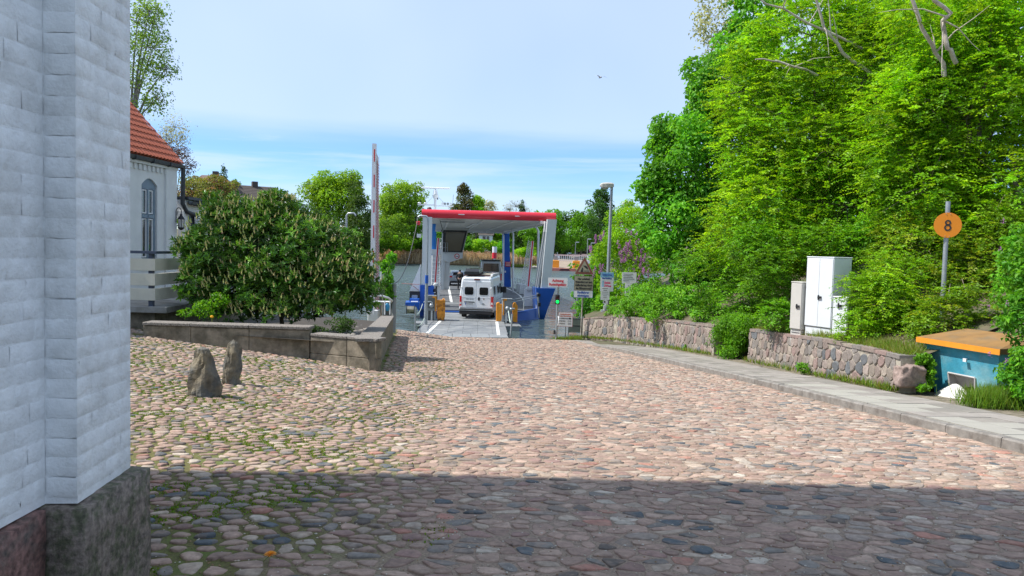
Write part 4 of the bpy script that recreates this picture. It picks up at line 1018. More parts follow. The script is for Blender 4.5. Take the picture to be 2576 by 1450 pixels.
# ================================================================== FERRY
fe = thing('ferry', FO, 'car ferry with red roof beam, grey gate legs and blue hull at the slipway', 'ferry', rz=FA)
outl = [(-4.4, 3.2), (-3.2, .9), (1.5, .6), (3.55, 2.6), (4.35, 8), (4.95, 16), (5.05, 22), (4.7, 28), (4.2, 33), (2.6, 41), (-3.2, 41), (-4.4, 33)]
hull = MB(); n_ = len(outl)
def inset(p, k, front=0): 
    cx, cy = 0, 20; return (cx+(p[0]-cx)*k, cy+(p[1]-cy)*(k+front))
top = [(x, y, .52) for x, y in outl]; bot = [(*inset(p, .9, .02), -.8) for p in outl]
hull.add(top+bot, [tuple(range(n_))]+[(i, n_+i, n_+(i+1) % n_, (i+1) % n_) for i in range(n_)]); hull.build('hull', BLUE, fe)
MB().prism([inset(p, .975) for p in outl], 'z', .525, .6).build('deck', DECK, fe)
fl_ = MB(); fl_.add([(-3.1, -3.2, .36), (1.2, -3.2, .36), (2.4, 7.2, .63), (-2.85, 7.6, .63), (-3.1, -3.2, .24), (1.2, -3.2, .24), (2.4, 7.2, .53), (-2.85, 7.6, .53)], [(0, 1, 2, 3), (4, 7, 6, 5), (0, 4, 5, 1), (1, 5, 6, 2), (2, 6, 7, 3), (3, 7, 4, 0)]); fl_.build('boarding_flap', DECK2, fe)
decal([(-2.85, 7.62, .632), (2.4, 7.22, .632)], 0, mat('dark_joint', (.03, .03, .03), .8), fe, 'flap_joint', .07, .004)
decal([(-3.0, -.2, .437), (1.6, .05, .445)], 0, mat('dark_joint', (.03, .03, .03), .8), fe, 'flap_joint', .05, .004)
for k in range(5): decal([(-3.0+.35, 1.2+k*1.15, .47+k*.03), (-1.6-.1*k, 1.15+k*1.15, .47+k*.03)], 0, DECK, fe, 'grip_strip', .28, .004)
decal([(-2.24, 7.7, .6), (-2.2, 16, .6), (-2.15, 30, .6)], 0, LINE, fe, 'painted_line', .2, .012)
decal([(3.06, 7.0, .6), (3.5, 12, .6), (3.8, 17, .6), (3.9, 23, .6), (3.7, 30, .6)], 0, LINE, fe, 'painted_line', .16, .012)
# bow plate on the right, sloping down into the water
bp_ = MB(); bp_.add([(1.15, .35, .52), (3.5, 2.55, .72), (3.45, 2.35, -.5), (1.15, .15, -.45), (1.15, .6, .52), (3.5, 2.8, .72)], [(0, 1, 2, 3), (0, 4, 5, 1)]); bp_.build('bow_plate', BLUE, fe)
# gate: legs
def leg(name, base, topp, wb, wt, dy, m_):
    m = MB(); (xb, yb, zb), (xt, yt, zt) = base, topp
    m.loft([[(xb-wb/2, yb-dy/2, zb), (xb+wb/2, yb-dy/2, zb), (xb+wb/2, yb+dy/2, zb), (xb-wb/2, yb+dy/2, zb)], [(xt-wt/2, yt-dy/2, zt), (xt+wt/2, yt-dy/2, zt), (xt+wt/2, yt+dy/2, zt), (xt-wt/2, yt+dy/2, zt)]], smooth=False)
    return m.build(name, m_, fe)
leg('gate_leg', (-4.02, 3.9, 2.0), (-4.02, 3.9, 6.55), .62, .62, .9, GREYP)
leg('gate_leg', (3.86, 3.3, 2.05), (4.17, 3.3, 6.6), .62, .62, 1.5, GREYP)
leg('gate_leg', (3.4, 3.6, 2.0), (3.95, 3.6, 6.5), .1, .12, 1.6, GREYD)
# blue foot of each leg
m = MB(); m.loft([[(-4.4, 3.3, -.4), (-4.08, 3.3, -.4), (-4.08, 4.3, -.4), (-4.4, 4.3, -.4)], [(-4.42, 3.3, 2.05), (-3.98, 3.3, 2.05), (-3.98, 4.35, 2.05), (-4.42, 4.35, 2.05)]], smooth=False); m.box((-3.95, 3.5, .75), (-3.5, 4.3, 2.02), ch=.08); m.build('leg_foot', BLUE, fe)
m = MB(); m.loft([[(3.42, 2.9, -.6), (3.72, 2.9, -.6), (3.72, 4.4, -.6), (3.42, 4.4, -.6)], [(3.3, 2.5, .6), (4.0, 2.5, .6), (4.0, 4.6, .6), (3.3, 4.6, .6)], [(3.2, 2.4, 2.05), (4.5, 2.4, 2.05), (4.5, 4.6, 2.05), (3.2, 4.6, 2.05)]], smooth=False)
m.build('leg_foot', BLUE, fe)
m = MB(); m.tube([(3.3, 2.3, 1.75), (3.36, 2.25, .9)], .07, 8); m.tube([(3.36, 2.25, 1.0), (3.42, 2.2, 0.1)], .045, 8); m.build('hydraulic_ram', GALV, fe)
m = MB(); m.box((3.25, 2.15, 1.5), (3.47, 2.38, 1.68)); m.box((3.34, 2.1, .85), (3.5, 2.35, 1.1)); m.build('ram_bracket', BLACK, fe)
# red beam
m = MB(); m.tube([(-4.4, 3.75, 6.78), (4.5, 3.25, 6.78)], .29, 20); m.build('roof_beam', RED, fe)
MB().box((-4.5, 3.4, 6.0), (-4.75, 3.7, 6.25), ch=.03).build('position_light', RED, fe)
for x in (-2.0, 1.75): MB().box((x, 3.1, 6.74), (x+.4, 3.3, 6.79)).build('beam_lamp', WHITEPAINT, fe)
MB().box((3.35, 3.0, 6.5), (3.65, 3.25, 6.62)).build('beam_lamp', RED, fe); MB().box((3.46, 2.95, 6.38), (3.56, 3.1, 6.5)).build('beam_lamp', WHITEPAINT, fe)
# roof panel, ribs, edge beams
UND = mat('light_grey_roof_underside', (.68, .69, .68), .55, var=.05, vs_=1)
m = MB(); m.box((-4.0, 4.1, 6.52), (3.6, 31.6, 6.62)); m.build('roof', UND, fe)
for k in range(20): MB().box((-3.9, 5.2+k*1.36, 6.42), (3.4, 5.27+k*1.36, 6.519)).build('roof_rib', UND, fe)
for x in (-2.7, -.4, 1.6): MB().box((x, 4.2, 6.36), (x+.12, 31, 6.419)).build('roof_stringer', UND, fe)
m = MB(); m.loft([[(3.62, 4, 6.35), (4.0, 4, 6.3), (4.1, 4, 6.6), (3.62, 4, 6.66)], [(3.45, 31.6, 6.3), (3.9, 31.6, 6.25), (4.0, 31.6, 6.6), (3.45, 31.6, 6.66)]], smooth=False); m.build('edge_beam', WHITEPAINT, fe)
for k in range(22): MB().box((3.6, 4.6+k*1.22, 6.28), (4.12, 4.66+k*1.22, 6.64)).build('edge_rib', UND, fe)
MB().box((-4.1, 31.2, 6.2), (4.0, 31.7, 6.66)).build('rear_beam', WHITEPAINT, fe)
m = MB(); m.tube([(-.9, 16.5, 6.3), (-.7, 10, 6.36), (-.4, 9.5, 6.37)], .05, 6); m.build('conduit', WHITEPAINT, fe)
for k in range(4): MB().box((-3.2+.05*k, 5.0+k*.35, 6.3), (-1.5, 5.12+k*.35, 6.36)).build('lamp_strip', GREYD, fe)
# rear pillars (blue) and thin posts
leg('rear_pillar', (4.05, 31.9, .6), (3.78, 31.9, 6.3), .78, .62, 1.2, BLUE)
leg('rear_pillar', (-3.75, 31.9, 3.9), (-3.75, 31.9, 6.4), .5, .5, 1.2, mat('bright_blue_paint', (.01, .2, .62), .35, coat=.2)); leg('pillar_base', (-3.75, 31.9, .6), (-3.75, 31.9, 3.89), .5, .5, 1.2, GREYP)
leg('rear_pillar', (-3.95, 14.5, 3.9), (-3.7, 14.5, 6.45), .42, .42, .5, mat('bright_blue_paint', (.01, .2, .62), .35, coat=.2))
for (x, y, xt) in ((3.66, 21.75, 3.55), (4.3, 9.6, 4.22), (3.6, 31.2, 3.5)):
    MB().tube([(x, y, .6), (xt, y, 6.0), (xt-.22, y, 6.34)], .085, 8).build('roof_post', WHITEPAINT, fe)
sg = MB(); sg.box((3.75, 31.26, 2.75), (4.35, 31.29, 3.25)); sgo = sg.build('safety_sign', mat('red_sign_face', (.6, .03, .04), .5), fe)
for k in range(3): MB().box((3.82, 31.24, 3.12-k*.14), (4.28, 31.259, 3.16-k*.14)).build('text_line', WHITEPAINT, sgo)
MB().box((3.7, 31.2, 2.1), (3.85, 31.27, 2.3)).build('small_sign', WHITEPAINT, fe)
MB().box((4.45, 31.0, 1.5), (4.6, 31.2, 2.6), ch=.03).build('life_ring_case', mat('red_orange_plastic', (.7, .06, .03), .5), fe)
# column and wheelhouse
m = MB(); m.box((-2.95, 24.2, .6), (-2.6, 25.2, 6.5)); m.build('wheelhouse_column', GREYP, fe)
m = MB(); m.box((-2.595, 24.3, .6), (-2.15, 25.3, 3.2)); m.build('wheelhouse_column', GREYP, fe)
m = MB(); m.prism([(-2.9, 6.4), (-.47, 6.4), (-.95, 4.1), (-.95, 3.62), (-2.25, 3.15), (-2.9, 3.4)], 'y', 24.0, 27.5); m.build('wheelhouse', GREYP, fe)
m = MB(); m.prism([(-2.82, 6.2), (-.58, 6.2), (-1.02, 4.14), (-2.88, 4.14)], 'y', 23.93, 23.99); wh = m.build('window', BLACK, fe)
wg = bpy.data.materials.new('tinted_cabin_glass'); wg.use_nodes = True; nn = wg.node_tree.nodes; b = nn['Principled BSDF']; b.inputs['Base Color'].default_value = (.10, .085, .06, 1); b.inputs['Roughness'].default_value = .08
m = MB(); m.prism([(-2.6, 6.05), (-.78, 6.05), (-1.18, 4.28), (-2.6, 4.28)], 'y', 23.9, 23.925); m.build('pane', wg, wh)
m = MB(); m.tube([(-3.1, 23.6, 5.0), (-2.4, 23.6, 5.0), (-2.4, 23.6, 4.1)], .03, 6); m.tube([(-2.6, 23.6, 5.0), (-2.6, 23.6, 4.0)], .03, 6); m.tube([(-3.1, 23.6, 4.55), (-2.4, 23.6, 4.55)], .02, 6); m.build('balcony_rail', GREYD, fe)
# height sign
def disc(c, r, y0, y1, n_=24): return MB().prism([(c[0]+r*math.cos(2*math.pi*k/n_), c[1]+r*math.sin(2*math.pi*k/n_)) for k in range(n_)], 'y', y0, y1)
hs_ = disc((-1.5, 3.78), .24, 23.96, 23.99).build('height_sign', mat('red_sign_face', (.6, .03, .04), .5), fe)
disc((-1.5, 3.78), .17, 23.945, 23.959).build('sign_face', WHITEPAINT, hs_)
def text(s, size, m_, parent, loc, rz=0, align='CENTER', name='lettering', width=None, flat=False, ex=.003, bold=None):
    cu = bpy.data.curves.new('t', 'FONT'); cu.body = s; cu.size = size; cu.offset = (.05*size if bold is None else bold); cu.align_x = align; cu.extrude = ex; cu.resolution_u = 2; cu.space_line = .95
    o = bpy.data.objects.new('t', cu); col.objects.link(o); dg = bpy.context.evaluated_depsgraph_get()
    me = bpy.data.meshes.new_from_object(o.evaluated_get(dg)); bpy.data.objects.remove(o); me.materials.clear()
    if width:
        xs_ = [v.co.x for v in me.vertices]; k = width/(max(xs_)-min(xs_)+1e-6)
        for v in me.vertices: v.co.x *= k
    return link(name, me, m_, parent, loc, (R(90), 0, rz))
text('2,6m', .15, BLKTXT, hs_, (-1.5, 23.94, 3.73), width=.27)
# stairs between leg and column
for k in range(9): MB().box((-3.75, 15+k*.25, .9+k*.34), (-3.15, 15.22+k*.25, .95+k*.34)).build('stair_tread', WHITEPAINT, fe)
for x in (-3.78, -3.14): MB().prism([(15, .65), (15.3, .65), (17.6, 3.9), (17.3, 3.9)], 'x', x, x+.04).build('stair_stringer', GREYP, fe)
m = MB(); [m.tube([(x, 14.9, .9), (x, 14.9, 1.9), (x, 17.4, 5.0)], .025, 6) for x in (-3.8, -3.1)]; m.build('stair_rail', WHITEPAINT, fe)
MB().box((-3.9, 14, 4.0), (-3.0, 14.3, 4.4)).build('box_panel', WHITEPAINT, fe)
# barriers on board
def boom(xb, yb, xt, zt, right):
    m = MB(); m.prism([(xb-.13, .6), (xb+.45, .6), (xb+.45, 1.75), (xb+.1, 1.95), (xb-.13, 1.75)], 'y', yb-.15, yb+.3); ca = m.build('barrier_cabinet', WHITEPAINT, fe)
    MB().ball((xb+.16, yb-.25, 1.82), .19, 12, 8, (1, .5, 1)).build('boom_hub', GREYP, ca)
    B_ = Vector((xb+.1, yb-.1, 1.8)); T_ = Vector((xt, yb-.1, zt))
    b_ = MB(); b_.loft([[B_+Vector((dx, dy, 0)) for dx, dy in ((-.11, -.04), (.11, -.04), (.11, .04), (-.11, .04))], [T_+Vector((dx, dy, 0)) for dx, dy in ((-.09, -.04), (.09, -.04), (.09, .04), (-.09, .04))]], smooth=False); bo = b_.build('barrier_boom', WHITEPAINT, fe)
    b_ = MB(); b_.loft([[B_.lerp(T_, .05)+Vector((dx, -.05, 0)) for dx in (-.045, .045)]+[B_.lerp(T_, .05)+Vector((.045, -.042, 0)), B_.lerp(T_, .05)+Vector((-.045, -.042, 0))], [T_+Vector((dx, -.05, 0)) for dx in (-.045, .045)]+[T_+Vector((.045, -.042, 0)), T_+Vector((-.045, -.042, 0))]], smooth=False); b_.build('red_stripe', REDR, bo)
    s_ = -1 if right else 1; m = MB()
    for k in range(30):
        t = k/30; p = B_.lerp(T_, t); w_ = .42*(1-.55*t)
        for e_ in (0, 1):
            z2 = -.18 if e_ else .0; m.tube([p+Vector((s_*.12, 0, z2)), p+Vector((s_*(.12+w_), 0, z2-(.16 if e_ else -.16)))], .014, 4, cap=False)
    m.tube([B_+Vector((s_*.54, 0, 0)), T_+Vector((s_*.3, 0, 0))], .02, 4); m.build('chain_skirt', WHITEPAINT, bo)
boom(-3.55, 8.3, -3.28, 5.24, False)
boom(2.95, 5.7, 3.29, 5.18, True)
# left outrigger: white fin, vent box, blue platform and rope drum
m = MB(); m.prism([(-4.42, 3.4), (-5.12, 1.62), (-4.42, 1.62)], 'y', 3.4, 5.2); m.build('side_fin', WHITEPAINT, fe)
m = MB(); m.box((-5.1, 3.2, .95), (-4.43, 4.8, 1.6)); vb = m.build('vent_box', BLACK, fe); panel(-4.76, 1.28, .38, .2, .05, 3.15, 3.2).build('vent_frame', GALV, vb)
m = MB(); m.prism([(-5.3, 1.0), (-5.3, .78), (-4.6, .74), (-4.42, .4), (-4.42, 1.0)], 'y', 1.6, 3.3); m.box((-5.05, 2.2, 1.0), (-4.44, 3.2, 1.18)); m.build('side_platform', BLUE, fe)
MB().box((-4.95, 1.7, 1.01), (-4.5, 3.1, 1.05)).build('grating', GREYP, fe)
m = MB(); m.tube([(-5.2, 1.5, .55), (-4.72, 1.5, .55)], .24, 16); m.build('cable_drum', mat('polished_brass_drum', (.5, .42, .28), .25, .9, var=.3, vs_=6), fe)
for x in (-5.22, -4.74): MB().tube([(x, 1.5, .55), (x+.05, 1.5, .55)], .29, 16).build('drum_flange', BLACK, fe)
m = MB(); m.tube([(-5.6, 2.6, 2.15), (-4.45, 2.8, 2.1)], .025, 6); m.tube([(-5.0, 2.7, 2.1), (-4.5, 3.2, 1.7)], .025, 6); m.build('outrigger_bar', mat('salmon_tube', (.4, .2, .17), .5), fe)
m = MB(); m.tube([(-3.35, 4.0, 1.95), (-3.3, 4.0, .8)], .06, 6); m.ball((-3.45, 3.6, 1.7), .14, 8, 6); m.box((-3.5, 3.6, .75), (-3.3, 3.8, 1.5)); m.build('winch', BLACK, fe)
# mast and radar
m = MB(); m.tube([(-3.6, 16.4, 6.6), (-3.6, 16.4, 9.0)], .11, 10); m.tube([(-3.6, 16.4, 8.6), (-3.6, 16.4, 8.9)], [.14, .28], 10); m.tube([(-3.6, 16.4, 8.95), (-3.6, 16.4, 9.3)], [.2, .16], 10); mast = m.build('mast', WHITEPAINT, fe)
MB().box((-4.78, 16.3, 9.42), (-2.38, 16.5, 9.56), ch=.05).build('radar_antenna', WHITEPAINT, mast)
m = MB(); m.box((-5.05, 16.35, 8.02), (-3.7, 16.45, 8.12)); m.box((-3.5, 16.35, 7.98), (-2.1, 16.45, 8.06)); m.tube([(-3.6, 16.4, 9.0), (-3.6, 16.4, 9.45)], .06, 6); m.build('crossbar', WHITEPAINT, mast)
for x in (-3.0, -2.8, -2.55, -2.3): MB().tube([(x, 16.2, 8.2), (x, 16.4, 8.2)], [.11, .08], 10).build('floodlight', GREYD if x in (-2.8, -2.55) else WHITEPAINT, mast)
for x in (-4.4, -4.9): MB().ball((x, 16.3, 8.2), .11, 8, 5, (1.4, 1, .7)).build('dome', WHITEPAINT, mast)
m = MB(); [m.tube([(-3.6, 16.4, 9.0), (x, 16.4, 8.1)], .008, 4) for x in (-4.4, -2.7)]; m.tube([(-2.15, 16.4, 8.1), (-2.1, 16.4, 9.0)], .012, 4); m.build('stay_wire', BLACK, mast)
MB().ball((-3.4, 16.3, 8.6), .05, 6, 5, (1, 1, 2)).build('signal_lamp', BLACK, mast)
m = MB(); m.ball((-3.95, 6.2, 7.2), .17, 10, 6); m.tube([(-3.95, 6.2, 6.6), (-3.95, 6.2, 7.1)], .05, 6); m.build('searchlight', mat('dark_maroon_lamp', (.08, .02, .02), .5), fe)
m = MB(); m.box((-4.75, 5.2, 5.2), (-4.45, 5.6, 5.45)); m.build('camera_box', WHITEPAINT, fe)
m = MB(); m.tube([(-3.2, 4.5, 6.4), (-3.05, 4.5, 5.9), (-2.95, 4.5, 5.55)], .02, 5); m.tube([(-3.1, 4.5, 5.75), (-3.0, 4.5, 5.55), (-2.8, 4.5, 5.6), (-2.8, 4.5, 5.75)], .03, 5); m.build('hook', BLACK, fe)
# right railing following the deck edge
rp = [(3.3, 2.9), (3.75, 5.2), (4.2, 8), (4.55, 12), (4.78, 16), (4.85, 21), (4.7, 26), (4.45, 30)]
def along(pl, step):
    o = []; 
    for i in range(len(pl)-1):
        a, b_ = Vector(pl[i]), Vector(pl[i+1]); k = max(1, round((b_-a).length/step))
        for q_ in range(k): o.append(a.lerp(b_, q_/k))
    return o+[Vector(pl[-1])]
for p in along(rp, .95): MB().tube([(p.x, p.y, .6), (p.x, p.y, 1.68)], .03, 6).build('rail_post', GREYP, fe)
for h_ in (1.68, 1.3, .95): MB().tube([(x, y, h_) for x, y in rp], .028, 6).build('rail', GREYP, fe)
lp_ = [(1.2, .5), (2.3, 1.5), (3.3, 2.5)]
for x, y in lp_: MB().tube([(x, y, .5), (x, y, 1.45)], .025, 6).build('rail_post', GREYP, fe)
for h_ in (1.45, 1.3): MB().tube([(lp_[0][0], lp_[0][1], h_-.12), (lp_[2][0], lp_[2][1], h_+.12)], .03, 6).build('rail', GALV, fe)
MB().box((3.62, 3.4, .6), (3.68, 8, 1.35)).build('bulwark', GREYP, fe)
for y in (19.5, 21.5): MB().box((4.0, y, .6), (4.5, y+.6, 1.45), ch=.03).build('deck_locker', GREYP, fe)
lpl = [(-4.2, 24), (-4.2, 33), (-3, 40)]
for p in along(lpl, 1.2): MB().tube([(p.x, p.y, .6), (p.x, p.y, 1.65)], .03, 6).build('rail_post', WHITEPAINT, fe)
MB().tube([(x, y, 1.65) for x, y in lpl], .05, 6).build('rail', RED, fe)
MB().box((-4.25, 33, .6), (-4.2, 37, 1.2)).build('bulwark', BLUE, fe)
m = MB(); m.tube([(3.0, 36.5, 4.15), (3.0, 36.5, 4.8)], .26, 12); sl_ = m.build('signal_light', WHITEPAINT, fe)
MB().tube([(3.0, 36.5, 3.5), (3.0, 36.5, 4.149)], .265, 12).build('red_lens', RED, sl_); MB().tube([(3.0, 36.5, .6), (3.0, 36.5, 3.499)], .1, 8).build('pole', WHITEPAINT, sl_)

# ================================================================== VEHICLES
TAIL = mat('red_tail_lamp', (.55, .01, .015), .2, coat=.5); VANW = mat('white_van_paint', (.76, .78, .8), .28, var=.02, coat=.4); SILV = mat('silver_car_paint', (.42, .44, .46), .28, .35, var=.02, coat=.5)
def body_ring(y, wb, wt, z0, zb, zt, r=.12):
    # closed ring, half widths bottom/top
    pts = [(-wb+.05, z0), (-wb, z0+.08), (-wb, zb), (-wt-.0, zt-r), (-wt+r*.3, zt-r*.3), (-wt+r, zt), (0, zt+.02), (wt-r, zt), (wt-r*.3, zt-r*.3), (wt, zt-r), (wb, zb), (wb, z0+.08), (wb-.05, z0)]
    return [(x, y, z) for x, z in pts]
def wheel(x, y, r, par, w_=.22):
    m = MB(); m.tube([(x-w_/2, y, r), (x+w_/2, y, r)], r, 20); o = m.build('wheel', RUBBER, par)
    MB().tube([(x+(w_/2+.004)*(1 if x > 0 else -1), y, r), (x+(w_/2-.03)*(1 if x > 0 else -1), y, r)], r*.62, 14).build('rim', GALV, o)
vp = ferry_world((-.98, -2.3, .38)); 
van = thing('camper_van', vp, 'white high-roof camper van with black roof box driving from the ramp onto the ferry', 'van', rz=R(-5.5))
MB().loft([body_ring(0.0, .98, .84, .42, 1.25, 2.38, .14), body_ring(.06, 1.02, .9, .38, 1.25, 2.48, .16), body_ring(.6, 1.02, .91, .38, 1.25, 2.52), body_ring(4.0, 1.02, .91, .38, 1.25, 2.52), body_ring(4.4, 1.02, .86, .38, 1.25, 2.45), body_ring(5.1, 1.0, .74, .38, 1.25, 1.75), body_ring(5.5, .97, .8, .4, 1.0, 1.22), body_ring(5.95, .8, .7, .45, .7, .85)], smooth=False).build('body', VANW, van)
MB().box((-1.0, -.09, .27), (1.0, .12, .62), ch=.04).build('bumper', BLACK, van); MB().box((-1.0, -.1, .5), (1.0, -.085, .53)).build('bumper_trim', GALV, van)
for sx in (-1, 1):
    dr = MB().box((sx*.02 if sx > 0 else -.86, -.022, .66), (.86 if sx > 0 else -.02, .02, 2.24), ch=.02).build('rear_door', VANW, van)
    panel(sx*.44, 1.66, .52, .46, .09, -.034, -.02).build('window', GLASSD, dr)
    MB().box((sx*.05, -.03, 1.27), (sx*.82, -.021, 1.29)).build('door_crease', VANW, dr)
    m = MB(); m.loft([[(sx*.88, -.03, z), (sx*1.0, -.02, z), (sx*1.03, .14, z), (sx*.9, .1, z)] for z in (.72, 1.35)], smooth=False); tl = m.build('tail_lamp', TAIL, van)
    MB().box((sx*.885, -.036, .86), (sx*.985, -.028, 1.0)).build('reverse_lens', mat('pale_lamp_lens', (.7, .62, .6), .2), tl)
    MB().box((sx*.84, -.045, 1.8), (sx*.93, .0, 1.9), ch=.015).build('door_hinge', VANW, van); MB().box((sx*.85, -.045, .68), (sx*.97, .0, .76), ch=.01).build('door_hinge', VANW, van)
    wheel(sx*.88, 1.1, .34, van, .24); wheel(sx*.88, 4.9, .34, van, .24)
    m = MB(); m.box((sx*1.03, 4.45, 1.35), (sx*1.3, 4.6, 1.75), ch=.04); m.build('mirror', BLACK, van)
MB().box((-.72, -.045, .98), (-.1, -.023, 1.03)).build('handle_strip', BLACK, van); MB().box((.1, -.05, 1.1), (.22, -.02, 1.3), ch=.02).build('door_handle', BLACK, van)
pl_ = MB().box((-.66, -.04, .84), (-.14, -.023, .955)).build('number_plate', WHITEPAINT, van); MB().box((-.66, -.046, .84), (-.61, -.041, .955)).build('plate_band', BLUETXT, pl_)
for k in range(6): MB().box((-.58+k*.07, -.045, .87), (-.545+k*.07, -.041, .925)).build('plate_character', BLKTXT, pl_)
MB().box((-.15, -.04, 2.3), (.2, .03, 2.38), ch=.02).build('brake_lamp', mat('dark_red_lens', (.12, .01, .01), .3), van)
m = MB(); m.prism([(.42+.11*math.cos(a_), .9+.06*math.sin(a_)) for a_ in [math.pi*k/2 for k in range(4)]], 'y', -.03, -.021); m.build('emblem', GREYD, van)
disc((.45, 1.2), .045, -.03, -.021, 12).build('emblem', mat('dull_bronze', (.25, .15, .12), .4), van)
for (x, w_) in ((-.6, .16), (-.4, .24)): MB().box((x, -.028, 1.165+.0), (x+w_, -.022, 1.19)).build('model_lettering', BLKTXT, van)
# right side details
for (y0, y1, z0, z1) in ((.5, 1.2, 1.45, 1.95), (2.2, 3.0, 1.42, 1.92)):
    m = MB(); m.prism([(a_, b__) for a_, b__ in [((y0+y1)/2+p, (z0+z1)/2+q) for p, q in rr(y1-y0, z1-z0, .08)]], 'x', .96, 1.035); m.build('window', GLASSD, van)
m = MB(); m.prism([(3.6, 1.35), (4.5, 1.35), (4.35, 2.0), (3.6, 2.0)], 'x', .93, 1.03); m.build('window', GLASSD, van)
m = MB(); m.box((1.02, 1.5, 1.05), (1.035, 4.4, 1.07)); m.box((1.02, .3, .75), (1.03, 4.3, .8)); m.build('side_moulding', GREYD, van)
m = MB(); m.prism([(.25, 2.53), (.35, 2.66), (5.0*.26, 2.68), (3.6, 2.66), (3.7, 2.55)], 'x', .78, .9); m.build('awning', mat('light_grey_case', (.5, .5, .5), .5), van)
bxp = MB(); bxp.loft([[(-.75+a_*.0, y, 2.62+0) for a_ in (0,)]+[(.1, y, 2.62), (.14, y, 2.75), (.1, y, z), (-.7, y, z), (-.78, y, 2.75)] for y, z in ((.05, 2.8), (.15, 2.95), (1.6, 2.98), (1.9, 2.75))], smooth=False); bxp.build('roof_box', mat('black_gloss_roof_box', (.03, .032, .036), .25, coat=.4), van)
for y in (.35, 1.1, 1.9, 2.7): MB().box((-.85, y, 2.53), (.85, y+.07, 2.6)).build('roof_bar', mat('brown_roof_rail', (.1, .05, .045), .5), van)
MB().box((.2, .7, 2.61), (.75, 1.0, 2.66)).build('roof_hatch', mat('cream_hatch', (.6, .55, .42), .4), van); MB().box((.2, 1.3, 2.61), (.75, 1.8, 2.66)).build('roof_hatch', mat('cream_hatch', (.6, .55, .42), .4), van)
MB().box((-.6, 2.3, 2.62), (.7, 3.6, 2.68)).build('solar_panel', GLASSD, van)
MB().tube([(.0, -.2, .32), (.0, .1, .3)], .04, 8).build('tow_bar', BLACK, van)

vp = at(1234.6, 700, 66); v2 = thing('panel_van', (vp.x, vp.y, WATER+.6), 'grey van with large dark rear window standing ahead of the camper on the ferry', 'van', rz=FA-R(1))
H2 = at(1234.6, 657, 66).z-(WATER+.6)
MB().loft([body_ring(0, .98, .84, .4, 1.5, H2-.1, .14), body_ring(.08, 1.0, .88, .35, 1.5, H2, .14), body_ring(3.6, 1.0, .88, .35, 1.5, H2), body_ring(4.3, .98, .75, .35, 1.4, H2-.7), body_ring(5.1, .9, .7, .4, .9, 1.2)], smooth=False).build('body', SILV, v2)
MB().prism([(-.72, H2-.95), (.72, H2-.95), (.66, H2-.22), (-.66, H2-.22)], 'y', -.04, .01).build('window', GLASSD, v2)
MB().box((-.86, .0, H2+.02), (.86, 1.6, H2+.1), ch=.02).build('roof_awning', BLACK, v2)
for sx in (-1, 1):
    MB().box((sx*.86, -.04, 1.15), (sx*.99, .06, 1.75), ch=.02).build('tail_lamp', TAIL, v2); wheel(sx*.86, .9, .34, v2); wheel(sx*.86, 4.2, .34, v2)
    MB().box((sx*1.02, 3.4, 1.5), (sx*1.25, 3.55, 1.85), ch=.03).build('mirror', BLACK, v2)
MB().box((-.95, -.08, .3), (.95, .08, .6), ch=.03).build('bumper', BLACK, v2)
MB().box((-.26, -.06, .95), (.26, -.03, 1.06)).build('number_plate', WHITEPAINT, v2)
MB().box((-1.25, .3, .8), (-1.02, 1.2, 2.1)).build('side_locker', mat('tan_board', (.4, .3, .22), .7), v2)

vp = at(1152, 718, 77); su = thing('silver_estate_car', (vp.x, vp.y, WATER+.6), 'silver hatchback with lit tail lamps parked on the ferry left of the man', 'car', rz=FA+R(4))
MB().loft([body_ring(0, .86, .5, .35, .9, 1.0, .1), body_ring(.12, .9, .66, .3, .95, 1.45, .12), body_ring(.6, .92, .66, .28, .95, 1.55), body_ring(2.3, .92, .68, .28, .95, 1.56), body_ring(3.1, .92, .74, .28, .95, 1.05), body_ring(4.2, .86, .7, .3, .7, .85)], smooth=True).build('body', SILV, su)
MB().prism([(-.58, 1.02), (.58, 1.02), (.48, 1.4), (-.48, 1.4)], 'y', .03, .16).build('window', GLASSD, su)
for sx in (-1, 1):
    MB().box((sx*.62, -.02, .88), (sx*.88, .12, 1.05), ch=.02).build('tail_lamp', TAIL, su); wheel(sx*.8, .75, .32, su); wheel(sx*.8, 3.4, .32, su)
MB().box((-.85, -.07, .3), (.85, .05, .52), ch=.03).build('bumper', BLACK, su); MB().box((-.26, -.04, .7), (.26, .0, .81)).build('number_plate', WHITEPAINT, su)
vp = at(1182, 716, 79); dk = thing('blue_car', (vp.x, vp.y, WATER+.6), 'dark blue car with pale windscreen partly hidden behind the man on the ferry', 'car', rz=FA+R(185))
MB().loft([body_ring(-2.1, .8, .66, .3, .65, .8, .1), body_ring(-1.1, .9, .74, .28, .9, 1.0), body_ring(-.3, .9, .66, .28, .95, 1.42), body_ring(1.3, .9, .66, .28, .95, 1.46), body_ring(2.0, .86, .6, .3, .95, 1.05)], smooth=True).build('body', mat('dark_blue_car_paint', (.02, .035, .08), .25, coat=.5), dk)
MB().prism([(-.64, 1.02), (.64, 1.02), (.54, 1.36), (-.54, 1.36)], 'y', -1.02, -.6).build('windscreen', mat('painted_sky_glass', (.2, .24, .28), .05), dk)  # pale base colour paints the sky's reflection into the windscreen
for sx in (-1, 1): wheel(sx*.78, -1.3, .31, dk); wheel(sx*.78, 1.2, .31, dk)

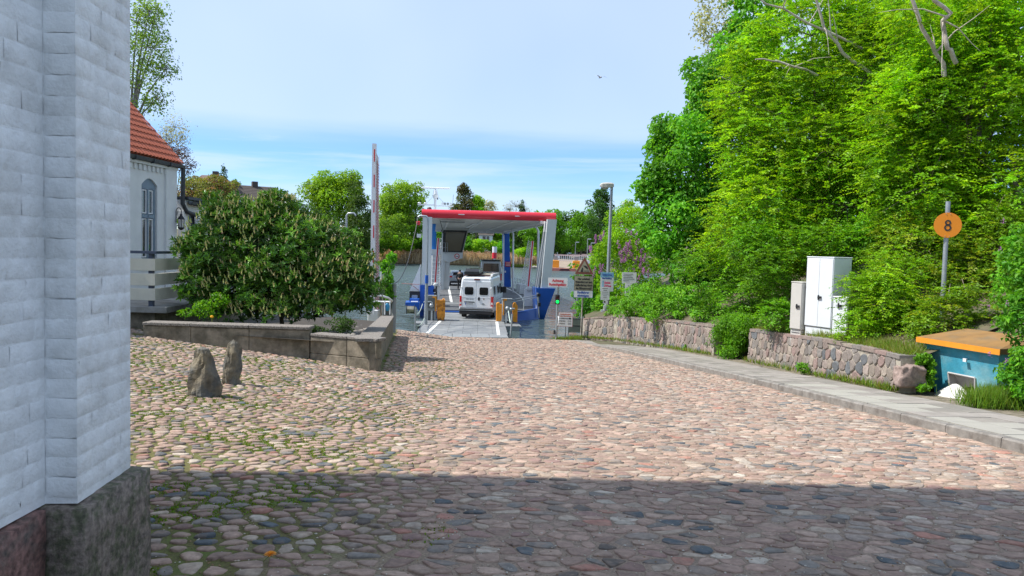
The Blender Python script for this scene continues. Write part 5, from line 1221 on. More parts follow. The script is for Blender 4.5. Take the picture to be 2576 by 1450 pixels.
# ================================================================== PERSON (skin-grown body)
def person(loc, rz, label, H=1.78):
    t = thing('person', loc, label, 'person', rz=rz); s_ = H/1.78
    J = {'pel': (0, 0, .95, .15), 'sp': (0, .01, 1.15, .145), 'ch': (0, .01, 1.38, .17), 'nk': (0, .0, 1.53, .065), 'hd': (0, .02, 1.63, .09), 'ht': (0, .03, 1.74, .085),
         'lh': (-.11, 0, .9, .1), 'lk': (-.12, .03, .5, .068), 'la': (-.13, -.02, .1, .05), 'lf': (-.13, .15, .04, .042), 'rh': (.11, 0, .9, .1), 'rk': (.12, .05, .5, .068), 'ra': (.13, .0, .1, .05), 'rf': (.13, .17, .04, .042),
         'ls': (-.2, 0, 1.44, .075), 'le': (-.29, -.03, 1.15, .052), 'lw': (-.3, .08, .93, .038), 'lm': (-.3, .12, .85, .04), 'rs': (.2, 0, 1.44, .075), 're': (.29, -.02, 1.15, .052), 'rw': (.28, .12, .95, .038), 'rm': (.27, .16, .87, .04)}
    names_ = list(J); E_ = [('pel', 'sp'), ('sp', 'ch'), ('ch', 'nk'), ('nk', 'hd'), ('hd', 'ht'), ('pel', 'lh'), ('lh', 'lk'), ('lk', 'la'), ('la', 'lf'), ('pel', 'rh'), ('rh', 'rk'), ('rk', 'ra'), ('ra', 'rf'), ('ch', 'ls'), ('ls', 'le'), ('le', 'lw'), ('lw', 'lm'), ('ch', 'rs'), ('rs', 're'), ('re', 'rw'), ('rw', 'rm')]
    def skin(names, edges, grow, nm, m_):
        me = bpy.data.meshes.new(nm); me.from_pydata([[c*s_ for c in J[k][:3]] for k in names], [(names.index(a), names.index(b_)) for a, b_ in edges], [])
        o = bpy.data.objects.new(nm, me); col.objects.link(o); md = o.modifiers.new('s', 'SKIN'); md.use_smooth_shade = True
        for i, k in enumerate(names): r_ = (J[k][3]+grow)*s_; me.skin_vertices[0].data[i].radius = (r_, r_*(.8 if k in ('ch', 'sp', 'pel') else 1)); me.skin_vertices[0].data[i].use_root = (i == 0)
        o.modifiers.new('u', 'SUBSURF').levels = 1
        dg = bpy.context.evaluated_depsgraph_get(); m2 = bpy.data.meshes.new_from_object(o.evaluated_get(dg)); bpy.data.objects.remove(o); m2.materials.clear(); return link(nm, m2, m_, t)
    skin(names_, E_, 0, 'body', mat('skin_tone', (.45, .27, .2), .6))
    up = ['pel', 'sp', 'ch', 'ls', 'le', 'lw', 'rs', 're', 'rw']; skin(up, [e for e in E_ if e[0] in up and e[1] in up], .02, 'jacket', mat('black_cloth', (.012, .012, .015), .85))
    lo = ['pel', 'lh', 'lk', 'la', 'rh', 'rk', 'ra']; skin(lo, [e for e in E_ if e[0] in lo and e[1] in lo], .018, 'trousers', mat('dark_trousers', (.018, .018, .022), .85))
    MB().ball((0, .01*s_, 1.71*s_), .105*s_, 12, 8, (.95, 1.05, .9)).build('hair', mat('short_dark_hair', (.02, .014, .01), .8), t)
    for x in (-.13, .13): MB().box((x-.05, -.08, 0), (x+.05, .2, .09), ch=.03).build('shoe', BLACK, t)
    return t
pp = at(1156, 722, 69.5); person((pp.x, pp.y, WATER+.6), R(-20), 'man in black jacket and trousers walking on the ferry deck beside the silver car', 1.9)

# ================================================================== RIGHT: kerb, pavement, rubble walls
KERBM = mat('worn_granite_kerb', (.235, .215, .19), .85, var=.25, vs_=9, bump=.6, bs=60, c2=(.16, .14, .12))
kerb = setp(bpy.data.objects.new('kerb', None), kind='structure'); col.objects.link(kerb)
def padh(y): return float(np.interp(y, [28, 32.5], [.14, .015]))
def kpt(s_):
    for i in range(len(KB)-1):
        a, b_ = KB[i], KB[i+1]; L_ = (b_-a).length
        if s_ <= L_ or i == len(KB)-2: d = (b_-a).normalized(); return a+d*s_, d
        s_ -= L_
KL = sum((KB[i+1]-KB[i]).length for i in range(len(KB)-1))
KH = .13
def ground_z(p, off=0): return SL*p.y+off
s_ = 0.0; KSEG = 1.02; kpts = []
while s_ < KL-.2:
    a, _ = kpt(s_+.004); b_, _ = kpt(min(KL, s_+KSEG)-.006); d = (b_-a).normalized(); nr = Vector((d.y, -d.x, 0))
    end = s_+KSEG >= KL-.2; hA, hB = min(KH, padh(a.y)+.0)+rnd.uniform(-.005, .005), min(KH, padh(b_.y))+rnd.uniform(-.005, .005)
    vs = []
    for p, h_ in ((a, hA), (b_, hB)):
        for o_, z in ((0, -.15), (.13, -.15), (.13, h_), (.02, h_), (0, h_-.02)): q = p+nr*o_; vs.append((q.x, q.y, ground_z(p)+z))
    MB().add(vs, [(0, 1, 2, 3, 4), (9, 8, 7, 6, 5)]+[(i, 5+i, 5+(i+1) % 5, (i+1) % 5) for i in range(5)]).build('kerb_stone', KERBM, kerb)
    s_ += KSEG
PAVM = [mat('grey_paving_slab', (.24, .215, .185), .9, var=.16, vs_=3.5, bump=.4, bs=70, c2=(.2, .185, .16)), mat('pale_paving_slab', (.33, .31, .265), .85, var=.08, vs_=3, bump=.3, bs=80), mat('brown_grey_paving_slab', (.28, .25, .22), .9, var=.2, vs_=3.5, bump=.4, bs=70)]
pave = setp(bpy.data.objects.new('pavement', None), kind='structure'); col.objects.link(pave)
DIRTM = mat('dusty_gravel_verge', (.2, .165, .12), .95, var=.4, vs_=14, bump=.7, bs=60, c2=(.1, .09, .05))
# bedding sheet under and beside the slabs up to the walls
V = []; F = []; yy = [4+.8*i for i in range(47)]
for y in yy:
    x0 = xk(y)+.1; x1 = max(xw(y)[0]+.2, x0+.3)
    for q in range(8): V.append((x0+(x1-x0)*q/7, y, SL*y+padh(y)-.035+(.015 if q > 5 else 0)))
for j in range(len(yy)-1):
    for i in range(7): a = j*8+i; F.append((a, a+1, a+9, a+8))
link('verge', arr_mesh('verge', V, F), DIRTM, pave)
s_ = 0.3; row = 0
while s_ < KL+6.0:
    # rows of slabs across the path
    a, d = kpt(min(s_, KL-.01)); a = a+d*max(0, s_-KL+.01); nr = Vector((d.y, -d.x, 0)); ln = .5 if s_ < 19 else .75
    o_ = .14; k = 0; wmax = min(1.78, (xw(a.y)[0]-a.x)*.93-.05) if a.y > 19 else 1.70
    while o_ < wmax-.1:
        w_ = min(.5, wmax-o_)
        far_row = s_ > 16
        vs = []; dz = rnd.uniform(-.003, .003)+.14-.0
        for z in (-.05, 0):
            for ss, oo in ((.004, .004), (ln-.004, .004), (ln-.004, w_-.004), (.004, w_-.004)):
                q = a+d*ss+nr*(o_+oo); vs.append((q.x, q.y, SL*q.y+dz-.14+padh(q.y)+z))
        r_ = rnd.random(); pale = (k == 0 or (k == 1 and row % 2)) and s_ < 13 and (row % 7) != 3
        MB().add(vs, [(4, 5, 6, 7), (0, 1, 5, 4), (1, 2, 6, 5), (2, 3, 7, 6), (3, 0, 4, 7)]).build('paving_slab', PAVM[1] if pale else (PAVM[2] if r_ < .5 else PAVM[0]), pave)
        o_ += .5; k += 1
    s_ += ln; row += 1
# rubble walls
MORT = mat('pale_lime_mortar', (.4, .36, .29), .95, var=.2, vs_=8, bump=.7, bs=50, c2=(.22, .19, .14))
WPAL = [(.25, .195, .165), (.28, .195, .17), (.22, .185, .16), (.29, .24, .195), (.22, .195, .175), (.13, .135, .14), (.19, .165, .145), (.31, .25, .215), (.26, .2, .17)]
def rubble_wall(pts, label, cell, deep=.32, end_cap=True, seed=0, flat=1.0):
    o3 = Vector((pts[0][0].x, pts[0][0].y, pts[0][0].z)); w_ = thing('rubble_wall', o3, label, 'stone wall')
    P_ = [b_ for b_, t in pts]; tops = [t for b_, t in pts]
    L_ = [0]
    for i in range(1, len(P_)): L_.append(L_[-1]+(Vector((P_[i].x, P_[i].y))-Vector((P_[i-1].x, P_[i-1].y))).length)
    def loc_(s, t, out_=0.0):
        s = max(0, min(L_[-1]-1e-6, s)); i = max(k for k in range(len(L_)-1) if L_[k] <= s); f = (s-L_[i])/(L_[i+1]-L_[i])
        a, b_ = P_[i], P_[i+1]; p = a.lerp(b_, f); d = Vector((b_.x-a.x, b_.y-a.y, 0)).normalized(); nr = Vector((-d.y, d.x, 0))
        if nr.x > 0: nr = -nr
        top_ = tops[i]+(tops[i+1]-tops[i])*f
        q = p+nr*out_; return Vector((q.x, q.y, p.z+t))-o3, top_-p.z
    # mortar body
    m = MB(); N_ = 24
    for k in range(N_):
        a, ha_ = loc_(L_[-1]*k/N_, 0); b_, hb = loc_(L_[-1]*(k+1)/N_, 0); a2, _ = loc_(L_[-1]*k/N_, 0, -deep); b2, _ = loc_(L_[-1]*(k+1)/N_, 0, -deep)
        up = Vector((0, 0, 1)); dn = up*-.3
        m.add([a+dn, b_+dn, b_+up*(hb-.02), a+up*(ha_-.02), a2+dn, b2+dn, b2+up*(hb-.02), a2+up*(ha_-.02)], [(0, 1, 2, 3), (5, 4, 7, 6), (3, 2, 6, 7)]+([(0, 3, 7, 4)] if k == 0 else [])+([(1, 5, 6, 2)] if k == N_-1 else []))
    m.build('mortar', MORT, w_)
    cells = {}; hmax = max(tops[i]-P_[i].z for i in range(len(P_)))
    rr_ = random.Random(seed)
    for j in range(-1, int(hmax/cell*flat)+2):
        for i in range(-1, int(L_[-1]/cell)+2): cells[(i, j)] = (i+(.5 if j % 2 else 0)+rr_.uniform(-.33, .33), j+.35+rr_.uniform(-.3, .3))
    n_ = 0
    for key, poly in voro(cells).items():
        c = cells[key]; s0, t0 = c[0]*cell, c[1]*cell/flat
        if s0 < .02 or s0 > L_[-1]-.02: continue
        _, h_ = loc_(s0, 0)
        if t0 < -.05 or t0 > h_+.02: continue
        pp_ = chaikin([(min(max(p[0]*cell, .0), L_[-1]), p[1]*cell/flat) for p in poly], .22); cx = sum(p[0] for p in pp_)/len(pp_); cz = sum(p[1] for p in pp_)/len(pp_)
        vs = []; pr = rr_.uniform(.012, .034)
        for k, o_ in ((.93, -.02), (.9, pr*.7), (.76, pr), ):
            for (a, b_) in pp_:
                s, t = cx+(a-cx)*k*rr_.uniform(.97, 1.03), cz+(b_-cz)*k
                v, hh = loc_(s, 0, o_+rr_.uniform(-.005, .005)); vs.append(v+Vector((0, 0, min(t, h_+.0))))
        m_ = len(pp_); fs = [(r*m_+q, r*m_+(q+1) % m_, (r+1)*m_+(q+1) % m_, (r+1)*m_+q) for r in range(2) for q in range(m_)]+[tuple(2*m_+q for q in range(m_))]
        me = bpy.data.meshes.new('wall_stone'); me.from_pydata(vs, [], fs); cc_ = rr_.choice(WPAL); kk = rr_.uniform(.8, 1.25)
        a = me.color_attributes.new('Col', 'FLOAT_COLOR', 'POINT'); a.data.foreach_set('color', [q for _ in vs for q in (cc_[0]*kk, cc_[1]*kk, cc_[2]*kk, 1)])
        link('wall_stone', me, STONE_M, w_); n_ += 1
    # flat cap stones
    s = 0
    while s < L_[-1]-.05:
        l_ = min(rr_.uniform(.3, .6), L_[-1]-s); a, ha_ = loc_(s+.006, 0, .03); b_, hb = loc_(s+l_-.006, 0, .03); a2, _ = loc_(s+.006, 0, -deep); b2, _ = loc_(s+l_-.006, 0, -deep); up = Vector((0, 0, 1)); e_ = rr_.uniform(0, .025)
        m = MB(); m.add([a+up*(ha_-.03), b_+up*(hb-.03), b_+up*(hb+.03+e_), a+up*(ha_+.03+e_), a2+up*(ha_-.03), b2+up*(hb-.03), b2+up*(hb+.035+e_), a2+up*(ha_+.035+e_)], [(0, 1, 2, 3), (5, 4, 7, 6), (3, 2, 6, 7), (0, 3, 7, 4), (1, 5, 6, 2)])
        me = m.mesh('cap_stone'); cc_ = rr_.choice(WPAL[:5]); a = me.color_attributes.new('Col', 'FLOAT_COLOR', 'POINT'); a.data.foreach_set('color', [q for _ in me.vertices for q in (*[c*.95 for c in cc_], 1)]); link('cap_stone', me, STONE_M, w_); s += l_
    # end face stones towards the camera handled by first stones
    return w_
rubble_wall(WA[::-1], 'long fieldstone retaining wall of upright stones behind the lamp post', .26, seed=3, flat=.8)
WBx = WB[::-1]+[(WB[0][0]+Vector((.7, .45, 0)), WB[0][1]+.02)]
rubble_wall(WBx, 'nearer fieldstone wall with pale mortar joints below the electrical cabinets', .235, seed=5)
# ivy-grown gap, loose boulder
rk = hit(2330, 935, .15); rk.x += .3; rk = WB[-1][0]+Vector((.12, -.12, .36))
t_ = thing('boulder', rk, 'pinkish rough boulder at the wall end beside the blue grit bin', 'boulder'); rough_block('stone_body', (-.22, -.15, -.2), (.24, .22, .17), mat('pink_granite_boulder', (.27, .2, .17), .85, var=.4, vs_=14, bump=1, bs=14), t_, amp=.06, seed=8)

# ================================================================== grit bin
gb = thing('grit_bin', (7.99, 14.4, -1.02), 'turquoise grit bin with orange lid and white grit spilling from its hatch', 'grit bin', rz=math.atan2(12.7-14.4, 8.45-7.99))
# local x along the front (towards camera), local y into the bank
L_, D_ = 1.76, 1.15; zt = .99
TURQ = mat('weathered_turquoise_plastic', (.05, .30, .42), .6, var=.2, vs_=4, bump=.5, bs=35, c2=(.22, .42, .46), c2lo=.44, c2hi=.7)
LIDM = mat('faded_orange_lid', (.26, .14, .045), .8, var=.16, vs_=4, c2=(.2, .13, .065), c2lo=.45, c2hi=.62)
def frus(x0, x1, y0, y1, z0, ins, z1):
    return [[(x0+ins, y0+ins, z0), (x1-ins, y0+ins, z0), (x1-ins, y1-ins, z0), (x0+ins, y1-ins, z0)], [(x0, y0, z1), (x1, y0, z1), (x1, y1, z1), (x0, y1, z1)]]
m = MB(); f_ = frus(.06, L_-.06, .06, D_, .0, .16, zt)
# front face left open for the hatch
A, B = f_
def fr(u, v_):   # point on the front face
    a = Vector(A[0]).lerp(Vector(A[1]), u); b_ = Vector(B[0]).lerp(Vector(B[1]), u); return a.lerp(b_, v_)
hs = (.30, .70, .10, .47)
gridu = (0, hs[0], hs[1], 1); gridv = (0, hs[2], hs[3], 1)
for i in range(3):
    for j in range(3):
        if i == 1 and j == 1: continue
        m.add([fr(gridu[i], gridv[j]), fr(gridu[i+1], gridv[j]), fr(gridu[i+1], gridv[j+1]), fr(gridu[i], gridv[j+1])], [(0, 1, 2, 3)])
m.add(A+B, [(1, 2, 6, 5), (2, 3, 7, 6), (3, 0, 4, 7), (0, 3, 2, 1)]); m.build('body', TURQ, gb)
m = MB(); c4 = [fr(hs[0], hs[2]), fr(hs[1], hs[2]), fr(hs[1], hs[3]), fr(hs[0], hs[3])]; back = [c+Vector((0, .3, .0)) for c in c4]; back[2] = c4[2]+Vector((0, .12, -.02)); back[3] = c4[3]+Vector((0, .12, -.02))
m.add(c4+back, [(0, 1, 5, 4), (1, 2, 6, 5), (2, 3, 7, 6), (3, 0, 4, 7), (4, 5, 6, 7)]); m.build('hatch', mat('pale_grey_plastic', (.45, .43, .42), .6), gb)
m = MB(); [m.tube([c4[i]+Vector((0, -.01, 0)), c4[(i+1) % 4]+Vector((0, -.01, 0))], .018, 6) for i in range(4)]; m.build('hatch_frame', mat('pale_grey_plastic', (.45, .43, .42), .6), gb)
m = MB(); lid = [(-.02, -.03), (L_+.02, -.03), (L_+.02, D_+.1), (-.02, D_+.1)]
m.add([(x, y, zt-.01) for x, y in lid]+[(x, y, zt+.085) for x, y in lid[:2]]+[(x, y, zt+.1) for x, y in lid[2:]]+[(.25, D_*.75, zt+.27), (L_-.25, D_*.75, zt+.27)], [(3, 2, 1, 0), (0, 1, 5, 4), (1, 2, 6, 5), (2, 3, 7, 6), (3, 0, 4, 7), (4, 5, 9, 8), (5, 6, 9), (6, 7, 8, 9), (7, 4, 8)]); m.build('lid', LIDM, gb)
m = MB(); m.box((-.035, -.045, zt-.02), (L_+.035, -.03, zt+.08)); m.build('lid_rim', mat('bright_orange_rim', (.72, .27, .02), .5, var=.08), gb)
MB().box((1.0, .02, .74), (1.07, .05, .8)).build('sticker', WHITEPAINT, gb)
gr = MB(); nr_ = 8; rings = []
for r_, z in ((.46, -.03), (.34, .07), (.2, .18), (.08, .27), (.01, .29)):
    rings.append([(.9+r_*1.0*math.cos(2*math.pi*k/14)*rnd.uniform(.85, 1.15), .08+r_*.55*math.sin(2*math.pi*k/14)*rnd.uniform(.8, 1.15)-.07, z) for k in range(14)])
gr.loft(rings); o = gr.build('grit_pile', mat('white_grit', (.62, .6, .56), .9, var=.1, bump=.7, bs=60), None, loc=gb.location+Vector((0, 0, .02)), rot=(0, 0, gb.rotation_euler.z)); setp(o, 'small heap of white grit spilled out of the turquoise bin hatch', 'grit')

# ================================================================== electrical cabinets
CABW = mat('white_cabinet_polyester', (.64, .67, .69), .45, var=.03); CABG = mat('light_beige_cabinet', (.5, .48, .44), .55, var=.05)
CPSI = R(-64)
def cabinet(pl, w_, dp, z0, z1, m_, label, split=False, foot=.22, handle=None):
    t = thing('electrical_cabinet', (pl.x, pl.y, z0), label, 'cabinet', rz=CPSI, group='electrical cabinets above the fieldstone wall'); H = z1-z0
    MB().box((.02, .02, -.3), (w_-.02, dp-.02, foot)).build('plinth', m_, t)
    MB().box((0, 0, foot+.012), (w_, dp, H-.03), ch=.01).build('housing', m_, t); MB().box((-.01, -.012, H-.028), (w_+.01, dp+.01, H), ch=.008).build('cap', m_, t)
    xs_ = [(.015, w_*.5-.003), (w_*.5+.003, w_-.015)] if split else [(.012, w_-.012)]
    for a, b_ in xs_: MB().box((a, -.014, foot+.03), (b_, -.001, H-.05), ch=.004).build('door', m_, t)
    hx_, hz_ = handle; hh = MB(); hh.box((hx_-.01, -.04, hz_-.06), (hx_+.015, -.014, hz_+.06)); hh.box((hx_, -.06, hz_-.02), (hx_+.09, -.014, hz_+.03)); hh.build('handle', BLACK, t)
    for k in range(2): MB().box((.05, -.002+.02-.02, .06+k*.06), (w_-.05, .018, .066+k*.06)).build('vent_slot', GREYD, t)
    return t
d1 = 18.6
c0 = at(2022, 838, d1); ctop = at(2022, 645, d1)
big = cabinet(c0, .82, .62, c0.z-.12, ctop.z, CABW, 'tall white double-door electrical cabinet with leaf shadows, largest of the three', True, .3, (.42, 1.05))
MB().box((.83, .15, 1.35), (.832, .35, 1.5)).build('sticker', mat('faded_sticker', (.42, .45, .4), .7), big)
c1 = at(1986, 828, 18.9); ct = at(1986, 708, 18.9); cabinet(c1, .36, .3, c1.z-.12, ct.z, CABG, 'slim beige electrical cabinet standing left of the tall white one', False, .12, (.22, .72))
c2_ = at(2092, 842, 17.55); ct = at(2092, 745, 17.55); cabinet(c2_, .42, .3, c2_.z-.15, ct.z, CABW, 'short white electrical cabinet half hidden in shrubs right of the tall one', False, .12, (.17, .85))

# ================================================================== signs, lamps
def sign_text_plate(par, w_, h_, z, face, frame=None, x=0, y=-.05, name='sign_plate', r=.02, th=.006):
    o = panel(x, z, w_, h_, r, y-th, y).build(name, face, par)
    if frame:
        ob = rr(w_, h_, r); ib = rr(w_-.03, h_-.03, r); m = MB(); n_ = len(ob); vs = [(x+a, y-th-.002, z+b_) for a, b_ in ob]+[(x+a, y-th-.002, z+b_) for a, b_ in ib]
        m.add(vs, [(i, (i+1) % n_, n_+(i+1) % n_, n_+i) for i in range(n_)]); m.build('border', frame, o)
    return o
WH = mat('white_sign_face', (.82, .83, .83), .45, var=.03); AGED = mat('aged_yellowed_sign_face', (.42, .39, .27), .6, var=.12, vs_=5, c2=(.3, .27, .18))
def facing(p): return -math.atan2(p.x, p.y)*.35
def pole_obj(t, h, r, m_=GALV, x=0, lean=0): MB().tube([(x, 0, -.3), (x+lean*h, 0, h)], r, 10).build('pole', m_, t)
# 1 Achtung Rutschgefahr with traffic light
q = at(1399, 853, 36.6); t = thing('slippery_warning_sign', (q.x, q.y, -2.95), 'white sign reading Achtung Rutschgefahr in red above a green-lit traffic light', 'sign', rz=facing(q)); z0 = -2.95
def zz_(px, py, d, base): return at(px, py, d).z-base
zt_ = zz_(1404, 700, 36.6, z0); pole_obj(t, zt_, .055, lean=.006)
zc = zz_(1404, 711, 36.6, z0); w_ = 49/FPX*36.6; sp_ = sign_text_plate(t, w_, 24/FPX*36.6, zc, WH, y=-.06)
text('Achtung', .17, REDTXT, sp_, (0, -.072, zc+.035), width=.58); text('Rutschgefahr', .16, REDTXT, sp_, (0, -.072, zc-.155), width=.86)
zl = zz_(1402, 753, 36.6, z0); tb = MB().box((-.11, -.26, zl-.24), (.11, -.06, zl+.24), ch=.015).build('traffic_light', BLACK, t)
disc((0, zl+.1), .075, -.275, -.262, 18).build('red_lens', mat('dark_red_lens', (.12, .01, .01), .3), tb)
disc((0, zl-.11), .078, -.275, -.262, 18).build('green_lens', mat('lit_green_lens', (.0, .3, .05), .3, emis=((.0, 1, .12), 1.6)), tb)
m = MB()
for zc_ in (zl+.1, zl-.11): m.loft([[(r_*math.cos(a_), y, zc_+r_*math.sin(a_)) for a_ in [math.pi*k/8 for k in range(9)]] for y, r_ in ((-.26, .095), (-.36, .095), (-.36, .09), (-.26, .09))], cap=False)
m.build('visor', BLACK, tb)
m = MB(); m.tube([(.05, -.04, zl-.9), (.09, -.1, zl-.85), (.09, -.1, zl-1.25), (.05, -.04, zl-1.3)], .025, 6); m.build('conduit', WHITEPAINT, t); MB().box((-.14, -.06, .35), (-.06, .04, .55)).build('socket_box', BLACK, t)
# 2 queue order board
q = at(1422, 845, 36.9); t = thing('boarding_order_sign', (q.x, q.y, -2.85), 'low red-bordered board listing the boarding order with car, bicycle and walker symbols', 'sign', rz=facing(q)); z0 = -2.85
zc = zz_(1421, 804, 36.9, z0); pole_obj(t, zc, .03, GREYD, x=-.0)
w_, h_ = 37/FPX*36.9, 37/FPX*36.9
sp_ = sign_text_plate(t, w_, h_, zc, WH, mat('red_brown_border', (.36, .05, .04), .6), x=-.02, y=-.05)
ORT = mat('faded_orange_red_print', (.55, .11, .06), .6)
text('Aufstellungen', .075, ORT, sp_, (-.02, -.062, zc+.24), width=.55); text('beim Fähranleger', .07, ORT, sp_, (-.02, -.062, zc+.145), width=.6)
MB().box((-.33, -.062, zc+.225), (.29, -.058, zc+.229)).build('underline', BLKTXT, sp_)
for k, s_ in enumerate(('1. Kraftfahrzeuge', '2. Fahrräder', '3. Personen')): text(s_, .07, BLKTXT, sp_, (-.34, -.062, zc+.03-k*.13), align='LEFT', width=(.44, .33, .3)[k])
m = MB(); m.prism([(.13, zc+.01), (.13, zc+.05), (.16, zc+.09), (.24, zc+.09), (.27, zc+.05), (.27, zc+.01)], 'y', -.062, -.058); m.build('car_symbol', BLKTXT, sp_)
for cx_ in (.14, .24):
    m = MB(); m.tube([(cx_+.035*math.cos(a_), -.06, zc-.09+.035*math.sin(a_)) for a_ in [2*math.pi*k/12 for k in range(13)]], .006, 4); m.tube([(cx_, -.06, zc-.09), (cx_+(.03 if cx_ < .2 else -.03), -.06, zc-.045)], .006, 4); m.build('bicycle_symbol', BLKTXT, sp_)
for cx_ in (.12, .16, .2, .25): m = MB(); m.prism([(cx_-.012, zc-.25), (cx_+.012, zc-.25), (cx_+.01, zc-.19), (cx_-.01, zc-.19)], 'y', -.062, -.058); m.ball((cx_, -.06, zc-.178), .011, 6, 4, (1, .2, 1)); m.build('walker_symbol', BLKTXT, sp_)
# 3 old triangle warning with plates
q = at(1461, 850, 38.2); z0 = q.z-.1; t = thing('quay_warning_sign', (q.x, q.y, z0), 'aged brown-bordered warning triangle with car falling off a quay above two text plates', 'sign', rz=facing(q)); D3 = 38.2
pole_obj(t, zz_(1466, 655, D3, z0), .04, mat('peeling_pale_pole', (.4, .38, .33), .7, var=.3, vs_=15, c2=(.2, .13, .08)), lean=.012)
s_ = D3/FPX; zA_ = zz_(1466, 645, D3, z0); zB_ = zz_(1467, 691, D3, z0); hw_ = 25*s_
def tri_(k, y0, y1):
    zc_ = zB_+(zA_-zB_)*.36; pts = [(-hw_, zB_), (hw_, zB_), (0, zA_)]; pts = [(p[0]*k+.07, zc_+(p[1]-zc_)*k) for p in pts]; o = []
    for i in range(3):
        a, b_, c = Vector(pts[i-1]), Vector(pts[i]), Vector(pts[(i+1) % 3]); o.append(tuple(b_.lerp(a, .05))); o.append(tuple(b_.lerp(c, .05)))
    return MB().prism(o, 'y', y0, y1)
tr = tri_(1, -.07, -.06).build('warning_triangle', AGED, t); tri_(.93, -.075, -.071).build('red_brown_border', mat('faded_red_brown', (.25, .085, .06), .65, var=.15), tr); tri_(.62, -.079, -.076).build('triangle_face', AGED, tr)
m = MB(); m.prism([(-.13, zB_+.13), (-.0, zB_+.13), (-.0, zB_+.36), (-.05, zB_+.36)], 'y', -.083, -.08); m.build('quay_symbol', BLKTXT, tr)
m = MB()
for k in range(2):
    zw = zB_+.15+k*.06; m.tube([(.03+.02*i, -.082, zw+.012*math.sin(i*1.6)) for i in range(15)], .009, 4)
m.build('wave_symbol', BLKTXT, tr)
m = MB(); Mx = Matrix.Translation((.14, 0, zB_+.37)) @ Matrix.Rotation(R(38), 4, 'Y'); m.box((-.14, -.084, -.03), (.14, -.08, .03), M=Mx); m.box((-.08, -.084, .03), (.07, -.08, .075), M=Mx); m.build('falling_car_symbol', BLKTXT, tr)
zc = zz_(1466, 713, D3, z0); w_ = 48*s_; sp_ = sign_text_plate(t, w_, 37*s_, zc, AGED, BLKTXT, x=.06, y=-.06)
for k, (s2, ww) in enumerate((('Hier anhalten!', .62), ('Weiterfahrt nur nach', .88), ('Aufforderung durch', .88), ('das Fährpersonal!', .82))): text(s2, .15, BLKTXT, sp_, (.06, -.073, zc+.18-k*.165), width=ww, ex=.006)
zc = zz_(1465, 740, D3, z0); sp_ = sign_text_plate(t, w_, 18.5*s_, zc, WH, BLUETXT, x=.05, y=-.06)
text('Radfahrer', .15, BLUETXT, sp_, (.05, -.073, zc+.03), width=.62); text('absteigen', .15, BLUETXT, sp_, (.05, -.073, zc-.13), width=.6)
# 4 street lamp with posters
q = at(1523, 850, 38.6); z0 = q.z-.05; t = thing('street_lamp', (q.x, q.y, z0), 'grey street lamp at the end of the path with posters tied to its pole', 'street lamp'); D4 = 38.6
zl = zz_(1539, 468, D4, z0); lean = (at(1539, 468, D4).x-q.x)/zl
m = MB(); m.tube([(0, 0, -.3), (lean*zl*.3, 0, zl*.3)], .125, 12); m.tube([(lean*zl*.3, 0, zl*.3), (lean*zl, 0, zl)], [.1, .07], 12); m.build('pole', GALV, t)
LAMPH = mat('weathered_lamp_housing', (.5, .48, .43), .6, var=.12, vs_=6)
def lamp_head(t, x, z, k=1, s_=-1):
    m = MB(); rings = []
    for u, w_, zt2, zb2 in ((.1, .1, .12, -.06), (0, .13, .16, -.08), (-.25, .15, .17, -.1), (-.5, .14, .14, -.08), (-.62, .08, .06, -.04)):
        rings.append([(x+(-s_)*u*k, -w_*k, z+zb2*k), (x+(-s_)*u*k, w_*k, z+zb2*k), (x+(-s_)*u*k, w_*k, z+zt2*.6*k), (x+(-s_)*u*k, w_*.5*k, z+zt2*k), (x+(-s_)*u*k, -w_*.5*k, z+zt2*k), (x+(-s_)*u*k, -w_*k, z+zt2*.6*k)])
    m.loft(rings, smooth=False); o = m.build('lamp_head', LAMPH, t)
    m = MB(); m.ball((x+s_*.35*k, 0, z-.1*k), .13*k, 10, 6, (1.5, .9, .6)); m.build('lens', mat('cloudy_lamp_lens', (.42, .42, .4), .25), o)
lamp_head(t, lean*zl, zl, 1.0)
s_ = D4/FPX; zc = zz_(1527, 709, D4, z0); lx_ = lambda px, py: at(px, py, D4).x-q.x
MAPB = mat('sky_blue_poster', (.12, .42, .68), .5, var=.15, vs_=3, c2=(.5, .66, .78))
wp, hp = 33*s_, 48*s_; cx_ = lx_(1526, 706); po = sign_text_plate(t, wp, hp, zc, WH, x=cx_, y=-.15, name='poster', r=.01)
panel(cx_, zc+hp*.36, wp, hp*.27, .01, -.160, -.157).build('poster_header', MAPB, po); panel(cx_-.2, zc-.12, .1, .36, .01, -.160, -.157).build('blue_figure', MAPB, po)
text('Schlei & See', .13, BLUETXT, po, (cx_, -.163, zc+hp*.32), width=.5); text('Barkelsby', .12, BLUETXT, po, (cx_, -.163, zc+.14), width=.5)
MAG = mat('pink_red_print', (.75, .03, .15), .6); text('Schlei-', .14, MAG, po, (cx_+.04, -.163, zc-.1), width=.34); text('Zirkus', .14, MAG, po, (cx_+.04, -.163, zc-.26), width=.38)
zc2 = zz_(1521, 738, D4, z0); cx2 = lx_(1521, 738); n2 = sign_text_plate(t, 22*s_, 33*s_, zc2, WH, x=cx2, y=-.19, name='notice', r=.01)
for k, ww in enumerate((.3, .18, .34, .34, .2, .18)): MB().box((cx2-ww/2, -.2, zc2+.24-k*.095), (cx2+ww/2, -.1975, zc2+.265-k*.095)).build('text_line', BLKTXT if k < 2 else GREYD, n2)
zc3 = zz_(1522, 760, D4, z0); sn = sign_text_plate(t, 12*s_, 8*s_, zc3, WH, x=lx_(1522, 760), y=-.16, name='small_label'); MB().box((lx_(1522, 760)-.09, -.17, zc3-.03), (lx_(1522, 760), -.167, zc3+.05)).build('print', BLKTXT, sn)
